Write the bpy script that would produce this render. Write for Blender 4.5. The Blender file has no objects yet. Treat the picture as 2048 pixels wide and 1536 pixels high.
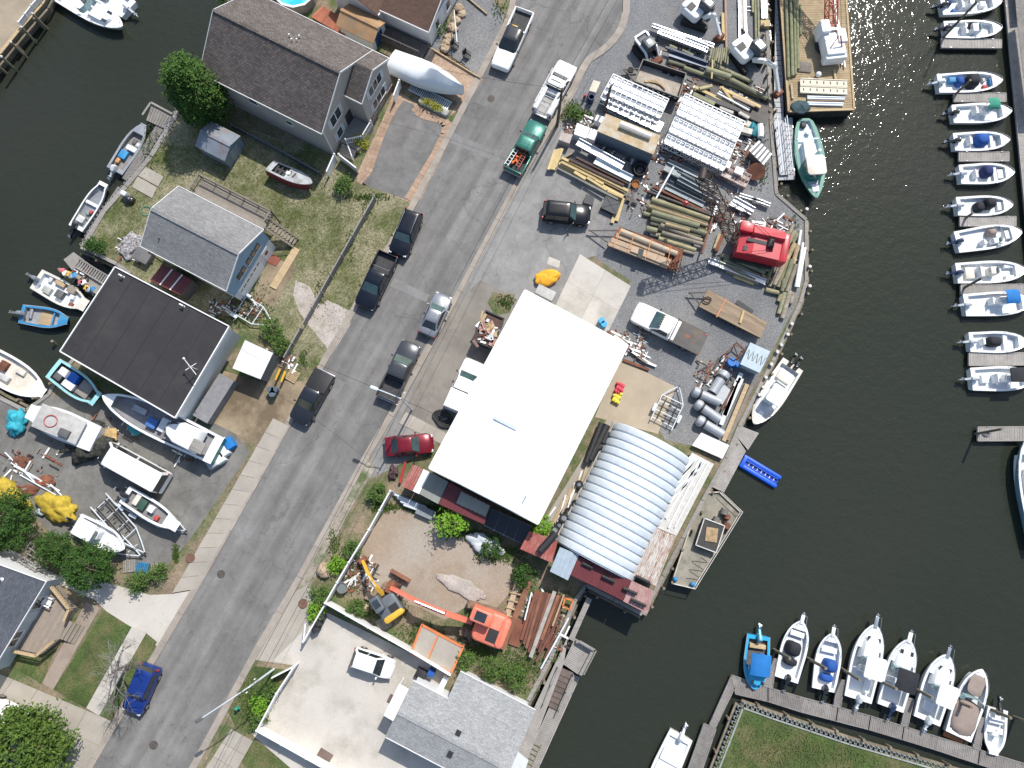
import bpy,bmesh,math,random
from mathutils import Vector,Matrix,noise
random.seed(11)
R=math.radians
scene=bpy.context.scene
col=scene.collection
# ---------------------------------------------------------------- camera
CAM_H,FPX=69.0,1450.0
cam_data=bpy.data.cameras.new('camera')
cam_data.sensor_width=36.0
cam_data.lens=FPX/2048*36.0
cam_data.clip_end=2000
cam=bpy.data.objects.new('camera',cam_data)
col.objects.link(cam)
cam.location=(0,0,CAM_H)
cam.rotation_euler=(R(9.3),R(-0.6),0)
scene.camera=cam
CAM_R=cam.rotation_euler.to_matrix()
# ---------------------------------------------------------------- sky and sun
SUN_EL,SUN_AZ=51.0,27.0
world=bpy.data.worlds.new('World')
scene.world=world
world.use_nodes=True
wn=world.node_tree
sky=wn.nodes.new('ShaderNodeTexSky')
sky.sky_type='NISHITA'
sky.sun_disc=False
sky.sun_elevation=R(SUN_EL)
sky.sun_rotation=R(SUN_AZ)
sky.air_density=1.2
sky.dust_density=1.5
bg=wn.nodes['Background']
bg.inputs['Strength'].default_value=0.13
wn.links.new(sky.outputs['Color'],bg.inputs['Color'])
sd=bpy.data.lights.new('sun','SUN')
sd.energy=4.2
sd.angle=R(0.53)
sd.color=(1.0,0.955,0.89)
sun=bpy.data.objects.new('sun',sd)
col.objects.link(sun)
sdir=Vector((math.sin(R(SUN_AZ))*math.cos(R(SUN_EL)),math.cos(R(SUN_AZ))*math.cos(R(SUN_EL)),math.sin(R(SUN_EL))))
sun.rotation_euler=(-sdir).to_track_quat('-Z','Y').to_euler()
sun.location=sdir*200
vs=scene.view_settings
vs.view_transform='Standard'
vs.look='None'
vs.exposure=0.25
vs.gamma=1.0
vs.use_curve_mapping=False
scene.cycles.use_denoising=True
scene.cycles.max_bounces=6
scene.cycles.sample_clamp_indirect=6.0
scene.cycles.sample_clamp_direct=0.0
WATER=-1.15
def P(px,py,z=0.0):
 """the point of the place that the photograph shows at a pixel, at height z"""
 d=CAM_R@Vector(((px-1024)/FPX,-(py-768)/FPX,-1.0))
 t=(z-CAM_H)/d.z
 return Vector((d.x*t,d.y*t,z))
def heading(a,b,z=0.0):
 d=P(*b,z)-P(*a,z)
 return math.atan2(d.y,d.x)
 # ---------------------------------------------------------------- materials
MATS={}
def nt(m):
 return m.node_tree.nodes,m.node_tree.links
def mat(name,c,rough=0.65,metal=0.0,var=0.16,scale=2.0,c2=None,c2amt=0.5,c2scale=None,fine=0.0,fscale=40.0,
bump=0.0,bscale=30.0,rnd=0.10,coat=0.0,stretch=None,spec=0.5,emit=None,space='Object'):
 """weathered procedural surface: base colour, broad blotches, an optional second colour in patches, fine speckle, relief"""
 if name in MATS:
  return MATS[name]
 m=bpy.data.materials.new(name)
 m.use_nodes=True
 N,L=nt(m)
 b=N['Principled BSDF']
 tc=N.new('ShaderNodeTexCoord')
 vec=tc.outputs[space]
 info=N.new('ShaderNodeObjectInfo')
 off=N.new('ShaderNodeVectorMath');off.operation='MULTIPLY_ADD'
 comb=N.new('ShaderNodeCombineXYZ')
 mul=N.new('ShaderNodeMath');mul.operation='MULTIPLY';mul.inputs[1].default_value=57.0
 L.new(info.outputs['Random'],mul.inputs[0])
 for k in range(3):
  L.new(mul.outputs[0],comb.inputs[k])
 off.inputs[1].default_value=stretch or(1,1,1)
 L.new(vec,off.inputs[0]);L.new(comb.outputs[0],off.inputs[2])
 v=off.outputs[0]
 def nz(sc,detail=5,rough_=0.6):
  n=N.new('ShaderNodeTexNoise');n.inputs['Scale'].default_value=sc
  n.inputs['Detail'].default_value=detail;n.inputs['Roughness'].default_value=rough_
  L.new(v,n.inputs['Vector']);return n.outputs['Fac']
 def mix(fac,a,bb,kind='MIX'):
  x=N.new('ShaderNodeMix');x.data_type='RGBA';x.blend_type=kind
  if hasattr(fac,'default_value')or hasattr(fac,'links'):L.new(fac,x.inputs['Factor'])
  else:x.inputs['Factor'].default_value=fac
  for s,q in((x.inputs[6],a),(x.inputs[7],bb)):
   if isinstance(q,tuple):s.default_value=(*q[:3],1)
   else:L.new(q,s)
  return x.outputs[2]
 def ramp(f,lo,hi):
  r=N.new('ShaderNodeMapRange');r.inputs['From Min'].default_value=lo;r.inputs['From Max'].default_value=hi
  L.new(f,r.inputs['Value']);return r.outputs[0]
 c=tuple(c)
 dk=tuple(x*(1-var)for x in c);lt=tuple(min(x*(1+var),.92)for x in c)
 colr=mix(ramp(nz(scale),.3,.7),dk,lt)
 if c2:
  colr=mix(ramp(nz(c2scale or scale*.6,7,.68),.5-.1+(0.5-c2amt)*.5,.5+.1+(0.5-c2amt)*.5),colr,tuple(c2))
 if fine:
  f=nz(fscale,2,.7)
  colr=mix(ramp(f,.35,.65),mix(1.0,colr,(1-fine,)*3,'MULTIPLY'),mix(1.0,colr,(1+fine,)*3,'MULTIPLY'))
 if rnd:
  mr=N.new('ShaderNodeMapRange');mr.inputs['To Min'].default_value=1-rnd;mr.inputs['To Max'].default_value=1+rnd
  L.new(info.outputs['Random'],mr.inputs['Value'])
  cc=N.new('ShaderNodeCombineColor')
  for k in range(3):L.new(mr.outputs[0],cc.inputs[k])
  colr=mix(1.0,colr,cc.outputs[0],'MULTIPLY')
 L.new(colr,b.inputs['Base Color'])
 b.inputs['Roughness'].default_value=rough
 b.inputs['Metallic'].default_value=metal
 b.inputs['Coat Weight'].default_value=coat
 b.inputs['Coat Roughness'].default_value=0.08
 b.inputs['Specular IOR Level'].default_value=spec
 if bump:
  bp=N.new('ShaderNodeBump');bp.inputs['Strength'].default_value=bump;bp.inputs['Distance'].default_value=0.03
  L.new(nz(bscale,4,.65),bp.inputs['Height']);L.new(bp.outputs[0],b.inputs['Normal'])
 MATS[name]=m
 m['_col']=''
 return m
def add_pattern(m,kind,**k):
 """multiply a rows / planks / shingle pattern (in metre UVs) into a material made by mat()"""
 N,L=nt(m)
 b=N['Principled BSDF']
 src=b.inputs['Base Color'].links[0].from_socket
 uv=N.new('ShaderNodeUVMap')
 br=N.new('ShaderNodeTexBrick')
 br.inputs['Scale'].default_value=1.0
 br.inputs['Brick Width'].default_value=k.get('w',.3)
 br.inputs['Row Height'].default_value=k.get('h',.14)
 br.inputs['Mortar Size'].default_value=k.get('mortar',.012)
 br.inputs['Mortar Smooth'].default_value=.3
 lo,hi=k.get('lo',.72),k.get('hi',1.12)
 br.inputs['Color1'].default_value=(lo,lo,lo,1);br.inputs['Color2'].default_value=(hi,hi,hi,1)
 mm=k.get('mcol',.45)
 br.inputs['Mortar'].default_value=(mm,mm,mm,1)
 br.offset=k.get('offset',.5)
 L.new(uv.outputs[0],br.inputs['Vector'])
 x=N.new('ShaderNodeMix');x.data_type='RGBA';x.blend_type='MULTIPLY';x.inputs['Factor'].default_value=1
 L.new(src,x.inputs[6]);L.new(br.outputs['Color'],x.inputs[7]);L.new(x.outputs[2],b.inputs['Base Color'])
 bp=N.new('ShaderNodeBump');bp.inputs['Strength'].default_value=k.get('bump',.4);bp.inputs['Distance'].default_value=.02
 bw=N.new('ShaderNodeRGBToBW');L.new(br.outputs['Color'],bw.inputs[0]);L.new(bw.outputs[0],bp.inputs['Height'])
 L.new(bp.outputs[0],b.inputs['Normal'])
 return m
 # ---------------------------------------------------------------- mesh builder
class MB:
 def __init__(s):s.v=[];s.f=[]
 def quad(s,a,b,c,d):
  n=len(s.v);s.v+=[tuple(a),tuple(b),tuple(c),tuple(d)];s.f.append((n,n+1,n+2,n+3));return s
 def poly(s,pts):
  n=len(s.v);s.v+=[tuple(p)for p in pts];s.f.append(tuple(range(n,n+len(pts))));return s
 def box(s,c,d,rz=0.0,M=None,taper=1.0):
  x,y,z=d[0]/2,d[1]/2,d[2]/2
  n=len(s.v);cr,sr=math.cos(rz),math.sin(rz)
  for dz in(-z,z):
   t=taper if dz>0 else 1.0
   for dx,dy in((-x,-y),(x,-y),(x,y),(-x,y)):
    dx*=t;dy*=t
    p=Vector((c[0]+dx*cr-dy*sr,c[1]+dx*sr+dy*cr,c[2]+dz))
    if M:p=M@p
    s.v.append(tuple(p))
  for q in((0,3,2,1),(4,5,6,7),(0,1,5,4),(1,2,6,5),(2,3,7,6),(3,0,4,7)):
   s.f.append(tuple(n+i for i in q))
  return s
 def bar(s,a,b,w,h=None):
  """square bar between two points"""
  a,b=Vector(a),Vector(b);h=h or w
  d=b-a
  if d.length<1e-6:return s
  d.normalize()
  up=Vector((0,0,1))if abs(d.z)<.95 else Vector((1,0,0))
  sd_=d.cross(up).normalized();u2=sd_.cross(d)
  n=len(s.v)
  for p in(a,b):
   for i,j in((-1,-1),(1,-1),(1,1),(-1,1)):
    s.v.append(tuple(p+sd_*i*w/2+u2*j*h/2))
  for q in((0,1,2,3),(7,6,5,4),(0,4,5,1),(1,5,6,2),(2,6,7,3),(3,7,4,0)):
   s.f.append(tuple(n+i for i in q))
  return s
 def cyl(s,a,b,r0,r1=None,n=10,cap=True):
  a,b=Vector(a),Vector(b);r1=r0 if r1 is None else r1
  d=(b-a).normalized()
  up=Vector((0,0,1))if abs(d.z)<.95 else Vector((1,0,0))
  e1=d.cross(up).normalized();e2=e1 .cross(d)
  k=len(s.v)
  for p,r in((a,r0),(b,r1)):
   for i in range(n):
    t=2*math.pi*i/n
    s.v.append(tuple(p+e1*r*math.cos(t)+e2*r*math.sin(t)))
  for i in range(n):
   j=(i+1)%n
   s.f.append((k+j,k+i,k+n+i,k+n+j))
  if cap:
   s.f.append(tuple(k+i for i in range(n)));s.f.append(tuple(k+n+i for i in reversed(range(n))))
  return s
 def pipe(s,a,b,r,t,n=16):
  """hollow pipe with open ends"""
  a,b=Vector(a),Vector(b);d=(b-a).normalized()
  up=Vector((0,0,1))if abs(d.z)<.95 else Vector((1,0,0))
  e1=d.cross(up).normalized();e2=e1 .cross(d)
  k=len(s.v)
  for p,r_ in((a,r),(b,r),(b,r-t),(a,r-t)):
   for i in range(n):
    q=2*math.pi*i/n
    s.v.append(tuple(p+e1*r_*math.cos(q)+e2*r_*math.sin(q)))
  for g in range(4):
   h=(g+1)%4
   for i in range(n):
    j=(i+1)%n
    s.f.append((k+g*n+j,k+g*n+i,k+h*n+i,k+h*n+j))
  return s
 def tube(s,pts,r,n=6,closed=False):
  pts=[Vector(p)for p in pts]
  k0=len(s.v);m=len(pts)
  for i,p in enumerate(pts):
   if closed:d=pts[(i+1)%m]-pts[i-1]
   else:d=pts[min(i+1,m-1)]-pts[max(i-1,0)]
   if d.length<1e-7:d=Vector((1,0,0))
   d.normalize()
   up=Vector((0,0,1))if abs(d.z)<.9 else Vector((1,0,0))
   e1=d.cross(up).normalized();e2=e1 .cross(d)
   rr=r[i]if isinstance(r,(list,tuple))else r
   for j in range(n):
    t=2*math.pi*j/n
    s.v.append(tuple(p+e1*rr*math.cos(t)+e2*rr*math.sin(t)))
  for i in range(m if closed else m-1):
   for j in range(n):
    a,b=k0+i*n+j,k0+i*n+(j+1)%n
    c,d=k0+((i+1)%m)*n+(j+1)%n,k0+((i+1)%m)*n+j
    s.f.append((b,a,d,c))
  if not closed:
   s.f.append(tuple(k0+j for j in range(n)));s.f.append(tuple(k0+(m-1)*n+j for j in reversed(range(n))))
  return s
 def prism(s,pts,z0,z1,scale=None):
  """upright prism on a plan outline (x, y); z1 may be a list"""
  n=len(pts);k=len(s.v)
  area=sum(pts[i][0]*pts[(i+1)%n][1]-pts[(i+1)%n][0]*pts[i][1]for i in range(n))
  if area<0:pts=list(reversed(pts))
  cx=sum(p[0]for p in pts)/n;cy=sum(p[1]for p in pts)/n
  for p in pts:s.v.append((p[0],p[1],z0))
  for p in pts:
   q=p if scale is None else(cx+(p[0]-cx)*scale,cy+(p[1]-cy)*scale)
   s.v.append((q[0],q[1],z1))
  s.f.append(tuple(k+i for i in reversed(range(n))));s.f.append(tuple(k+n+i for i in range(n)))
  for i in range(n):
   j=(i+1)%n
   s.f.append((k+i,k+j,k+n+j,k+n+i))
  return s
 def loft(s,secs,cap=True,closed=True):
  """skin over sections (lists of points with equal counts)"""
  k=len(s.v);n=len(secs[0])
  for sec in secs:s.v+=[tuple(p)for p in sec]
  for i in range(len(secs)-1):
   for j in range(n if closed else n-1):
    a,b=k+i*n+j,k+i*n+(j+1)%n
    s.f.append((a,b,b+n,a+n))
  if cap:
   s.f.append(tuple(k+j for j in reversed(range(n))));s.f.append(tuple(k+(len(secs)-1)*n+j for j in range(n)))
  return s
 def ball(s,c,r,nu=10,nv=7,squash=(1,1,1),jitter=0.0,seed=0):
  rng=random.Random(seed);k=len(s.v)
  for i in range(nv+1):
   ph=math.pi*i/nv
   for j in range(nu):
    th=2*math.pi*j/nu
    q=1+(rng.random()-.5)*jitter
    s.v.append((c[0]+r*squash[0]*q*math.sin(ph)*math.cos(th),c[1]+r*squash[1]*q*math.sin(ph)*math.sin(th),c[2]+r*squash[2]*q*math.cos(ph)))
  for i in range(nv):
   for j in range(nu):
    a,b=k+i*nu+j,k+i*nu+(j+1)%nu
    s.f.append((a,a+nu,b+nu,b))
  return s
 def rbox(s,c,d,r=0.06,rz=0.0,top=None):
  """box with rounded plan corners and a softened upper edge"""
  x,y=d[0]/2,d[1]/2;r=min(r,x*.95,y*.95)
  def ring(ins,z):
   out=[]
   for qx,qy,a0 in((1,1,0),(-1,1,90),(-1,-1,180),(1,-1,270)):
    for k in range(4):
     a=R(a0+30*k);rr=max(r-ins,.005)
     px_,py_=qx*(x-r)+rr*math.cos(a),qy*(y-r)+rr*math.sin(a)
     out.append((c[0]+px_*math.cos(rz)-py_*math.sin(rz),c[1]+px_*math.sin(rz)+py_*math.cos(rz),z))
   return out
  z0,z1=c[2]-d[2]/2,c[2]+d[2]/2
  e=min(top if top is not None else r*.6,d[2]*.45,r*.9)
  return s.loft([ring(0,z0),ring(0,z1-e),ring(e*.35,z1-e*.3),ring(e,z1)])
def obj(name,mb,material,parent=None,loc=None,rz=0.0,smooth=35,rot=None):
 me=bpy.data.meshes.new(name)
 me.from_pydata(mb.v,[],mb.f)
 me.materials.append(material)
 uv=me.uv_layers.new(name='UVMap')
 data=[]
 for p in me.polygons:
  n=p.normal
  if abs(n.z)>.995:u,w=Vector((1,0,0)),Vector((0,1,0))
  else:
   u=Vector((0,0,1)).cross(n).normalized();w=n.cross(u)
  for vi in p.vertices:
   co=me.vertices[vi].co
   data+=[co.dot(u),co.dot(w)]
 uv.data.foreach_set('uv',data)
 if smooth:
  me.polygons.foreach_set('use_smooth',[True]*len(me.polygons))
  me.set_sharp_from_angle(angle=R(smooth))
 me.update()
 o=bpy.data.objects.new(name,me)
 col.objects.link(o)
 if parent:o.parent=parent
 if loc is not None:o.location=loc
 o.rotation_euler=rot if rot is not None else(0,0,rz)
 return o
def tag(o,label=None,cat=None,group=None,kind=None):
 if label:o['label']=label
 if cat:o['category']=cat
 if group:o['group']=group
 if kind:o['kind']=kind
 return o
def thing(name,label,cat,loc=(0,0,0),rz=0.0,group=None,rot=None):
 o=bpy.data.objects.new(name,None)
 o.empty_display_size=.2
 col.objects.link(o)
 o.location=loc
 o.rotation_euler=rot if rot is not None else(0,0,rz)
 return tag(o,label,cat,group)
KIDS=None
def copy_tree(o,parent=None):
 c=o.copy();col.objects.link(c);c.parent=parent
 for ch in o.children:copy_tree(ch,c)
 return c
def local(pts,o_loc,rz):
 """world points to the frame of an object at o_loc turned by rz"""
 cr,sr=math.cos(-rz),math.sin(-rz)
 out=[]
 for p in pts:
  x,y=p[0]-o_loc[0],p[1]-o_loc[1]
  out.append((x*cr-y*sr,x*sr+y*cr)+((p[2]-o_loc[2],)if len(p)>2 else()))
 return out
def px_local(pix,z,o_loc,rz):
 return local([P(x,y,z)for x,y in pix],o_loc,rz)
def sheet(name,pix,z,material,rz=0.0,kind=None,label=None,parent=None,depth=0.0,cat=None,group=None,smooth=0):
 """flat ground piece traced at height z; with depth it is a slab reaching down"""
 pts=[P(x,y,z)for x,y in pix]
 c=sum(pts,Vector())/len(pts)
 lp=local(pts,c,rz)
 mb=MB()
 if depth:mb.prism([p[:2]for p in lp],-depth,0)
 else:
  a=sum(lp[i][0]*lp[(i+1)%len(lp)][1]-lp[(i+1)%len(lp)][0]*lp[i][1]for i in range(len(lp)))
  mb.poly(lp if a>0 else lp[::-1])
 o=obj(name,mb,material,parent,c,rz,smooth)
 return tag(o,label,cat,group,kind)
def curve_pts(pts,n=6):
 """smooth a plan polyline (Catmull-Rom)"""
 out=[]
 for i in range(len(pts)-1):
  p0,p1,p2,p3=pts[max(i-1,0)],pts[i],pts[i+1],pts[min(i+2,len(pts)-1)]
  for k in range(n):
   t=k/n
   out.append(tuple(.5*((2*b)+(c-a)*t+(2*a-5*b+4*c-d)*t*t+(-a+3*b-3*c+d)*t**3)for a,b,c,d in zip(p0,p1,p2,p3)))
 out.append(tuple(pts[-1]))
 return out
def strip(pts,w0,w1):
 """ribbon outline beside a plan line: offsets w0 and w1 to its left"""
 L_,R_=[],[]
 for i,p in enumerate(pts):
  a,b=Vector(pts[max(i-1,0)][:2]),Vector(pts[min(i+1,len(pts)-1)][:2])
  d=(b-a).normalized();n=Vector((-d.y,d.x));q=Vector(p[:2])
  L_.append(tuple(q+n*w0));R_.append(tuple(q+n*w1))
 return L_,R_
def ribbon(mb,pts,w0,w1,z0,z1):
 L_,R_=strip(pts,w0,w1)
 for i in range(len(L_)-1):
  mb.prism([L_[i],L_[i+1],R_[i+1],R_[i]],z0,z1)
 return mb
 # ================================================================ materials of the setting
ROAD_RZ=heading((195,1520),(839,399))
def asphalt_mat(name,base,streak=.22,patch=.2):
 m=mat(name,base,.9,var=.12,scale=.18,fine=.10,fscale=14,bump=.25,bscale=45,rnd=0,spec=.25)
 N,L=nt(m);b=N['Principled BSDF']
 src=b.inputs['Base Color'].links[0].from_socket
 tc=N.new('ShaderNodeTexCoord')
 mp=N.new('ShaderNodeMapping');mp.inputs['Scale'].default_value=(.025,.55,1)
 L.new(tc.outputs['Object'],mp.inputs[0])
 n1=N.new('ShaderNodeTexNoise');n1 .inputs['Scale'].default_value=1.6;n1 .inputs['Detail'].default_value=6
 L.new(mp.outputs[0],n1 .inputs['Vector'])
 r1=N.new('ShaderNodeMapRange');r1 .inputs['From Min'].default_value=.35;r1 .inputs['From Max'].default_value=.68
 r1 .inputs['To Min'].default_value=1-streak;r1 .inputs['To Max'].default_value=1+streak
 L.new(n1 .outputs['Fac'],r1 .inputs['Value'])
 n3=N.new('ShaderNodeTexNoise');n3 .inputs['Scale'].default_value=.55;n3 .inputs['Detail'].default_value=9;n3 .inputs['Roughness'].default_value=.72
 L.new(tc.outputs['Object'],n3 .inputs['Vector'])
 r3=N.new('ShaderNodeMapRange');r3 .inputs['From Min'].default_value=.3;r3 .inputs['From Max'].default_value=.7
 r3 .inputs['To Min'].default_value=1-patch;r3 .inputs['To Max'].default_value=1+patch
 L.new(n3 .outputs['Fac'],r3 .inputs['Value'])
 vo=N.new('ShaderNodeTexVoronoi');vo.feature='DISTANCE_TO_EDGE';vo.inputs['Scale'].default_value=.16
 wv=N.new('ShaderNodeVectorMath');wv.operation='MULTIPLY_ADD'
 n4=N.new('ShaderNodeTexNoise');n4 .inputs['Scale'].default_value=.8;n4 .inputs['Detail'].default_value=6
 L.new(tc.outputs['Object'],n4 .inputs['Vector'])
 wv.inputs[1].default_value=(3.2,3.2,0);L.new(n4 .outputs['Color'],wv.inputs[0]);L.new(tc.outputs['Object'],wv.inputs[2])
 L.new(wv.outputs[0],vo.inputs['Vector'])
 r4=N.new('ShaderNodeMapRange');r4 .inputs['From Min'].default_value=0.0;r4 .inputs['From Max'].default_value=.009
 r4 .inputs['To Min'].default_value=.72;r4 .inputs['To Max'].default_value=1
 L.new(vo.outputs['Distance'],r4 .inputs['Value'])
 m1=N.new('ShaderNodeMath');m1 .operation='MULTIPLY';L.new(r1 .outputs[0],m1 .inputs[0]);L.new(r3 .outputs[0],m1 .inputs[1])
 m2=N.new('ShaderNodeMath');m2 .operation='MULTIPLY';L.new(m1 .outputs[0],m2 .inputs[0]);L.new(r4 .outputs[0],m2 .inputs[1])
 cc=N.new('ShaderNodeCombineColor')
 for k in range(3):L.new(m2 .outputs[0],cc.inputs[k])
 x=N.new('ShaderNodeMix');x.data_type='RGBA';x.blend_type='MULTIPLY';x.inputs['Factor'].default_value=1
 L.new(src,x.inputs[6]);L.new(cc.outputs[0],x.inputs[7]);L.new(x.outputs[2],b.inputs['Base Color'])
 return m
A_ROAD=asphalt_mat('weathered_asphalt',(.178,.173,.166))
A_DRIVE=asphalt_mat('driveway_asphalt',(.165,.16,.155),.08,.3)
A_LOT=asphalt_mat('old_lot_asphalt',(.165,.16,.148),.08,.35)
A_YARD=asphalt_mat('yard_asphalt',(.24,.235,.225),.05,.22)
A_DARK=mat('asphalt_patch',(.12,.115,.11),.9,var=.25,scale=1.2,fine=.15,fscale=20,rnd=.1)
CONC=mat('concrete',(.335,.305,.26),.85,var=.12,scale=.5,c2=(.30,.27,.225),c2amt=.25,c2scale=.35,fine=.06,fscale=12,bump=.1,bscale=40,rnd=.06)
CONC_PALE=mat('pale_concrete',(.46,.43,.385),.85,var=.09,scale=.35,c2=(.305,.28,.235),c2amt=.3,c2scale=.22,fine=.05,fscale=10,bump=.1,rnd=.04)
CONC_KERB=mat('kerb_concrete',(.30,.265,.225),.88,var=.18,scale=.8,fine=.08,fscale=15,bump=.15,rnd=.05)
CONC_WET=mat('stained_concrete',(.30,.235,.155),.7,var=.25,scale=.35,c2=(.13,.095,.055),c2amt=.45,c2scale=.22,fine=.08,rnd=.03)
GRAVEL=mat('gravel',(.175,.178,.182),.95,var=.18,scale=.25,fine=.32,fscale=9,c2=(.225,.218,.205),c2amt=.34,c2scale=.13,bump=.8,bscale=22,rnd=0)
GRAVEL_LT=mat('pale_gravel',(.40,.355,.32),.95,var=.16,scale=.8,fine=.2,fscale=9,c2=(.25,.235,.17),c2amt=.3,c2scale=.5,bump=.5,rnd=0)
SAND=mat('sandy_dirt',(.30,.235,.175),.95,var=.18,scale=.3,c2=(.34,.30,.25),c2amt=.45,c2scale=.18,fine=.1,fscale=7,bump=.7,bscale=2.2,rnd=0)
DIRT=mat('weedy_dirt',(.22,.17,.115),.95,var=.25,scale=.5,c2=(.07,.105,.03),c2amt=.46,c2scale=.4,fine=.25,fscale=8,bump=.7,bscale=14,rnd=0)
LAWN=mat('dry_lawn',(.085,.10,.03),.95,var=.3,scale=.55,c2=(.235,.215,.135),c2amt=.5,c2scale=.3,fine=.38,fscale=6,bump=1.0,bscale=16,rnd=0)
GREEN=mat('green_lawn',(.055,.088,.02),.95,var=.3,scale=.6,c2=(.15,.13,.06),c2amt=.36,c2scale=.35,fine=.34,fscale=7,bump=1.0,bscale=18,rnd=0)
PAVER=mat('brick_paver',(.34,.235,.165),.88,var=.15,scale=1.5,fine=.12,rnd=.12)
PAVER_P=add_pattern(mat('brick_paver_field',(.40,.285,.20),.88,var=.15,scale=.6,fine=.08,rnd=0),'brick',w=.24,h=.12,mortar=.012,lo=.8,hi=1.15,mcol=.5)
# ---- water: murky green, small ripples
WMAT=bpy.data.materials.new('creek_water');WMAT.use_nodes=True
N,L=nt(WMAT);b=N['Principled BSDF']
tc=N.new('ShaderNodeTexCoord')
n1=N.new('ShaderNodeTexNoise');n1 .inputs['Scale'].default_value=.045;n1 .inputs['Detail'].default_value=4
L.new(tc.outputs['Object'],n1 .inputs['Vector'])
cr=N.new('ShaderNodeValToRGB')
cr.color_ramp.elements[0].color=(.0235,.0285,.0195,1);cr.color_ramp.elements[0].position=.35
cr.color_ramp.elements[1].color=(.028,.031,.0235,1);cr.color_ramp.elements[1].position=.7
L.new(n1 .outputs['Fac'],cr.inputs[0]);L.new(cr.outputs[0],b.inputs['Base Color'])
b.inputs['Roughness'].default_value=.06
b.inputs['IOR'].default_value=1.333
h1=N.new('ShaderNodeTexNoise');h1 .inputs['Scale'].default_value=1.1;h1 .inputs['Detail'].default_value=3;h1 .inputs['Roughness'].default_value=.55
h2=N.new('ShaderNodeTexNoise');h2 .inputs['Scale'].default_value=3.6;h2 .inputs['Detail'].default_value=2
L.new(tc.outputs['Object'],h1 .inputs['Vector']);L.new(tc.outputs['Object'],h2 .inputs['Vector'])
ad=N.new('ShaderNodeMath');ad.operation='MULTIPLY_ADD';ad.inputs[1].default_value=.35
L.new(h2 .outputs['Fac'],ad.inputs[0]);L.new(h1 .outputs['Fac'],ad.inputs[2])
bp=N.new('ShaderNodeBump');bp.inputs['Strength'].default_value=1.0;bp.inputs['Distance'].default_value=.066
L.new(ad.outputs[0],bp.inputs['Height']);L.new(bp.outputs[0],b.inputs['Normal'])
w=MB().poly([(-700,-700,0),(700,-700,0),(700,700,0),(-700,700,0)])
tag(obj('water',w,WMAT,None,(0,0,WATER),smooth=0),kind='structure')
# ================================================================ land
LAND=[(520,-260),(470,-120),(440,20),(404,125),(350,230),(300,312),(250,372),(207,420),(163,494),(235,528),(262,548),
(155,712),(118,752),(98,790),(52,822),(0,796),(-260,640),(-260,1900),(760,1900),(985,1536),(1056,1400),(1100,1318),
(1150,1200),(1172,1170),(1285,1228),(1405,1000),(1452,915),(1478,852),(1545,722),(1600,605),(1612,562),(1612,440),
(1552,388),(1541,240),(1531,0),(1528,-260)]
lp=[P(x,y,0)for x,y in LAND]
g=MB().prism([p[:2]for p in lp],-2.6,0)
tag(obj('ground',g,DIRT,smooth=0),kind='structure')
FAR=[(-260,-260),(120,-260),(82,10),(40,58),(0,107),(-260,330)]
g=MB().prism([P(x,y,.3)[:2]for x,y in FAR],-2.6,.3)
tag(obj('ground',g,mat('far_bank_dirt',(.30,.245,.18),.95,var=.2,scale=.5,fine=.15),smooth=0),kind='structure')
POINT=[(1484,1412),(1545,1436),(1700,1490),(1865,1530),(1960,1560),(2300,1650),(2300,1900),(1400,1900),(1430,1536)]
g=MB().prism([P(x,y,-.1)[:2]for x,y in POINT],-2.6,-.1)
tag(obj('ground',g,GREEN,smooth=0),kind='structure')
# ---- road
road_pix=[(90,1700),(195,1520),(400,1174),(584,848),(712,624),(839,399),(962,160),(1000,85),(1022,40),(1032,0),(1034,-60),(1030,-200),
(1246,-200),(1246,0),(1243,28),(1236,54),(1220,78),(1198,98),(1174,114),(1158,138),(1142,172),(1118,214),(1040,345),(914,580),(776,828),(728,908),(594,1152),(512,1290),(378,1536),(290,1700)]
sheet('road',road_pix,.004,A_ROAD,ROAD_RZ,'structure')
def kerb_line(pix,w0,w1,h=.13,name='kerb',m=CONC_KERB,seg=3.0,smoothn=1):
 """kerb stones of about 3 m laid along a traced line"""
 pts=[P(x,y,0)[:2]for x,y in pix]
 if smoothn>1:pts=curve_pts(pts,smoothn)
 root=bpy.data.objects.new(name,None);col.objects.link(root);tag(root,kind='structure')
 run=[];d=0.0
 def flush():
  if len(run)>1:ribbon(mb:=MB(),run,w0,w1,-.05,h);obj('kerb_stone',mb,m,root,smooth=0)
 for i in range(len(pts)-1):
  a,b=Vector(pts[i]),Vector(pts[i+1]);n=max(1,round((b-a).length/seg))if smoothn==1 else 1
  for k in range(n):
   p,q=a.lerp(b,k/n),a.lerp(b,(k+1)/n)
   e=(q-p).normalized()*.012
   if smoothn>1:Ls,Rs=strip(pts,w0,w1);obj('kerb_stone',MB().prism([Ls[i],Ls[i+1],Rs[i+1],Rs[i]],-.05,h),m,root,smooth=0)
   else:run=[p+e,q-e];flush()
 return root
left_kerb=[(90,1700),(195,1520),(400,1174),(584,848),(712,624),(839,399),(962,160),(1000,85)]
kerb_line(left_kerb,0,.62,.10)
kerb_line([(1000,85),(1022,40),(1032,0),(1034,-60),(1030,-200)],0,.62,.10,smoothn=4)
right_kerb=[(290,1700),(378,1536),(512,1290),(594,1152),(728,908),(776,828),(914,580),(1040,345),(1118,214)]
kerb_line(right_kerb,0,-.62,.10)
kerb_line([(1118,214),(1142,172),(1158,138),(1174,114),(1198,98),(1220,78),(1236,54),(1243,28),(1246,0),(1246,-200)],0,-.75,.11,smoothn=2)
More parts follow.
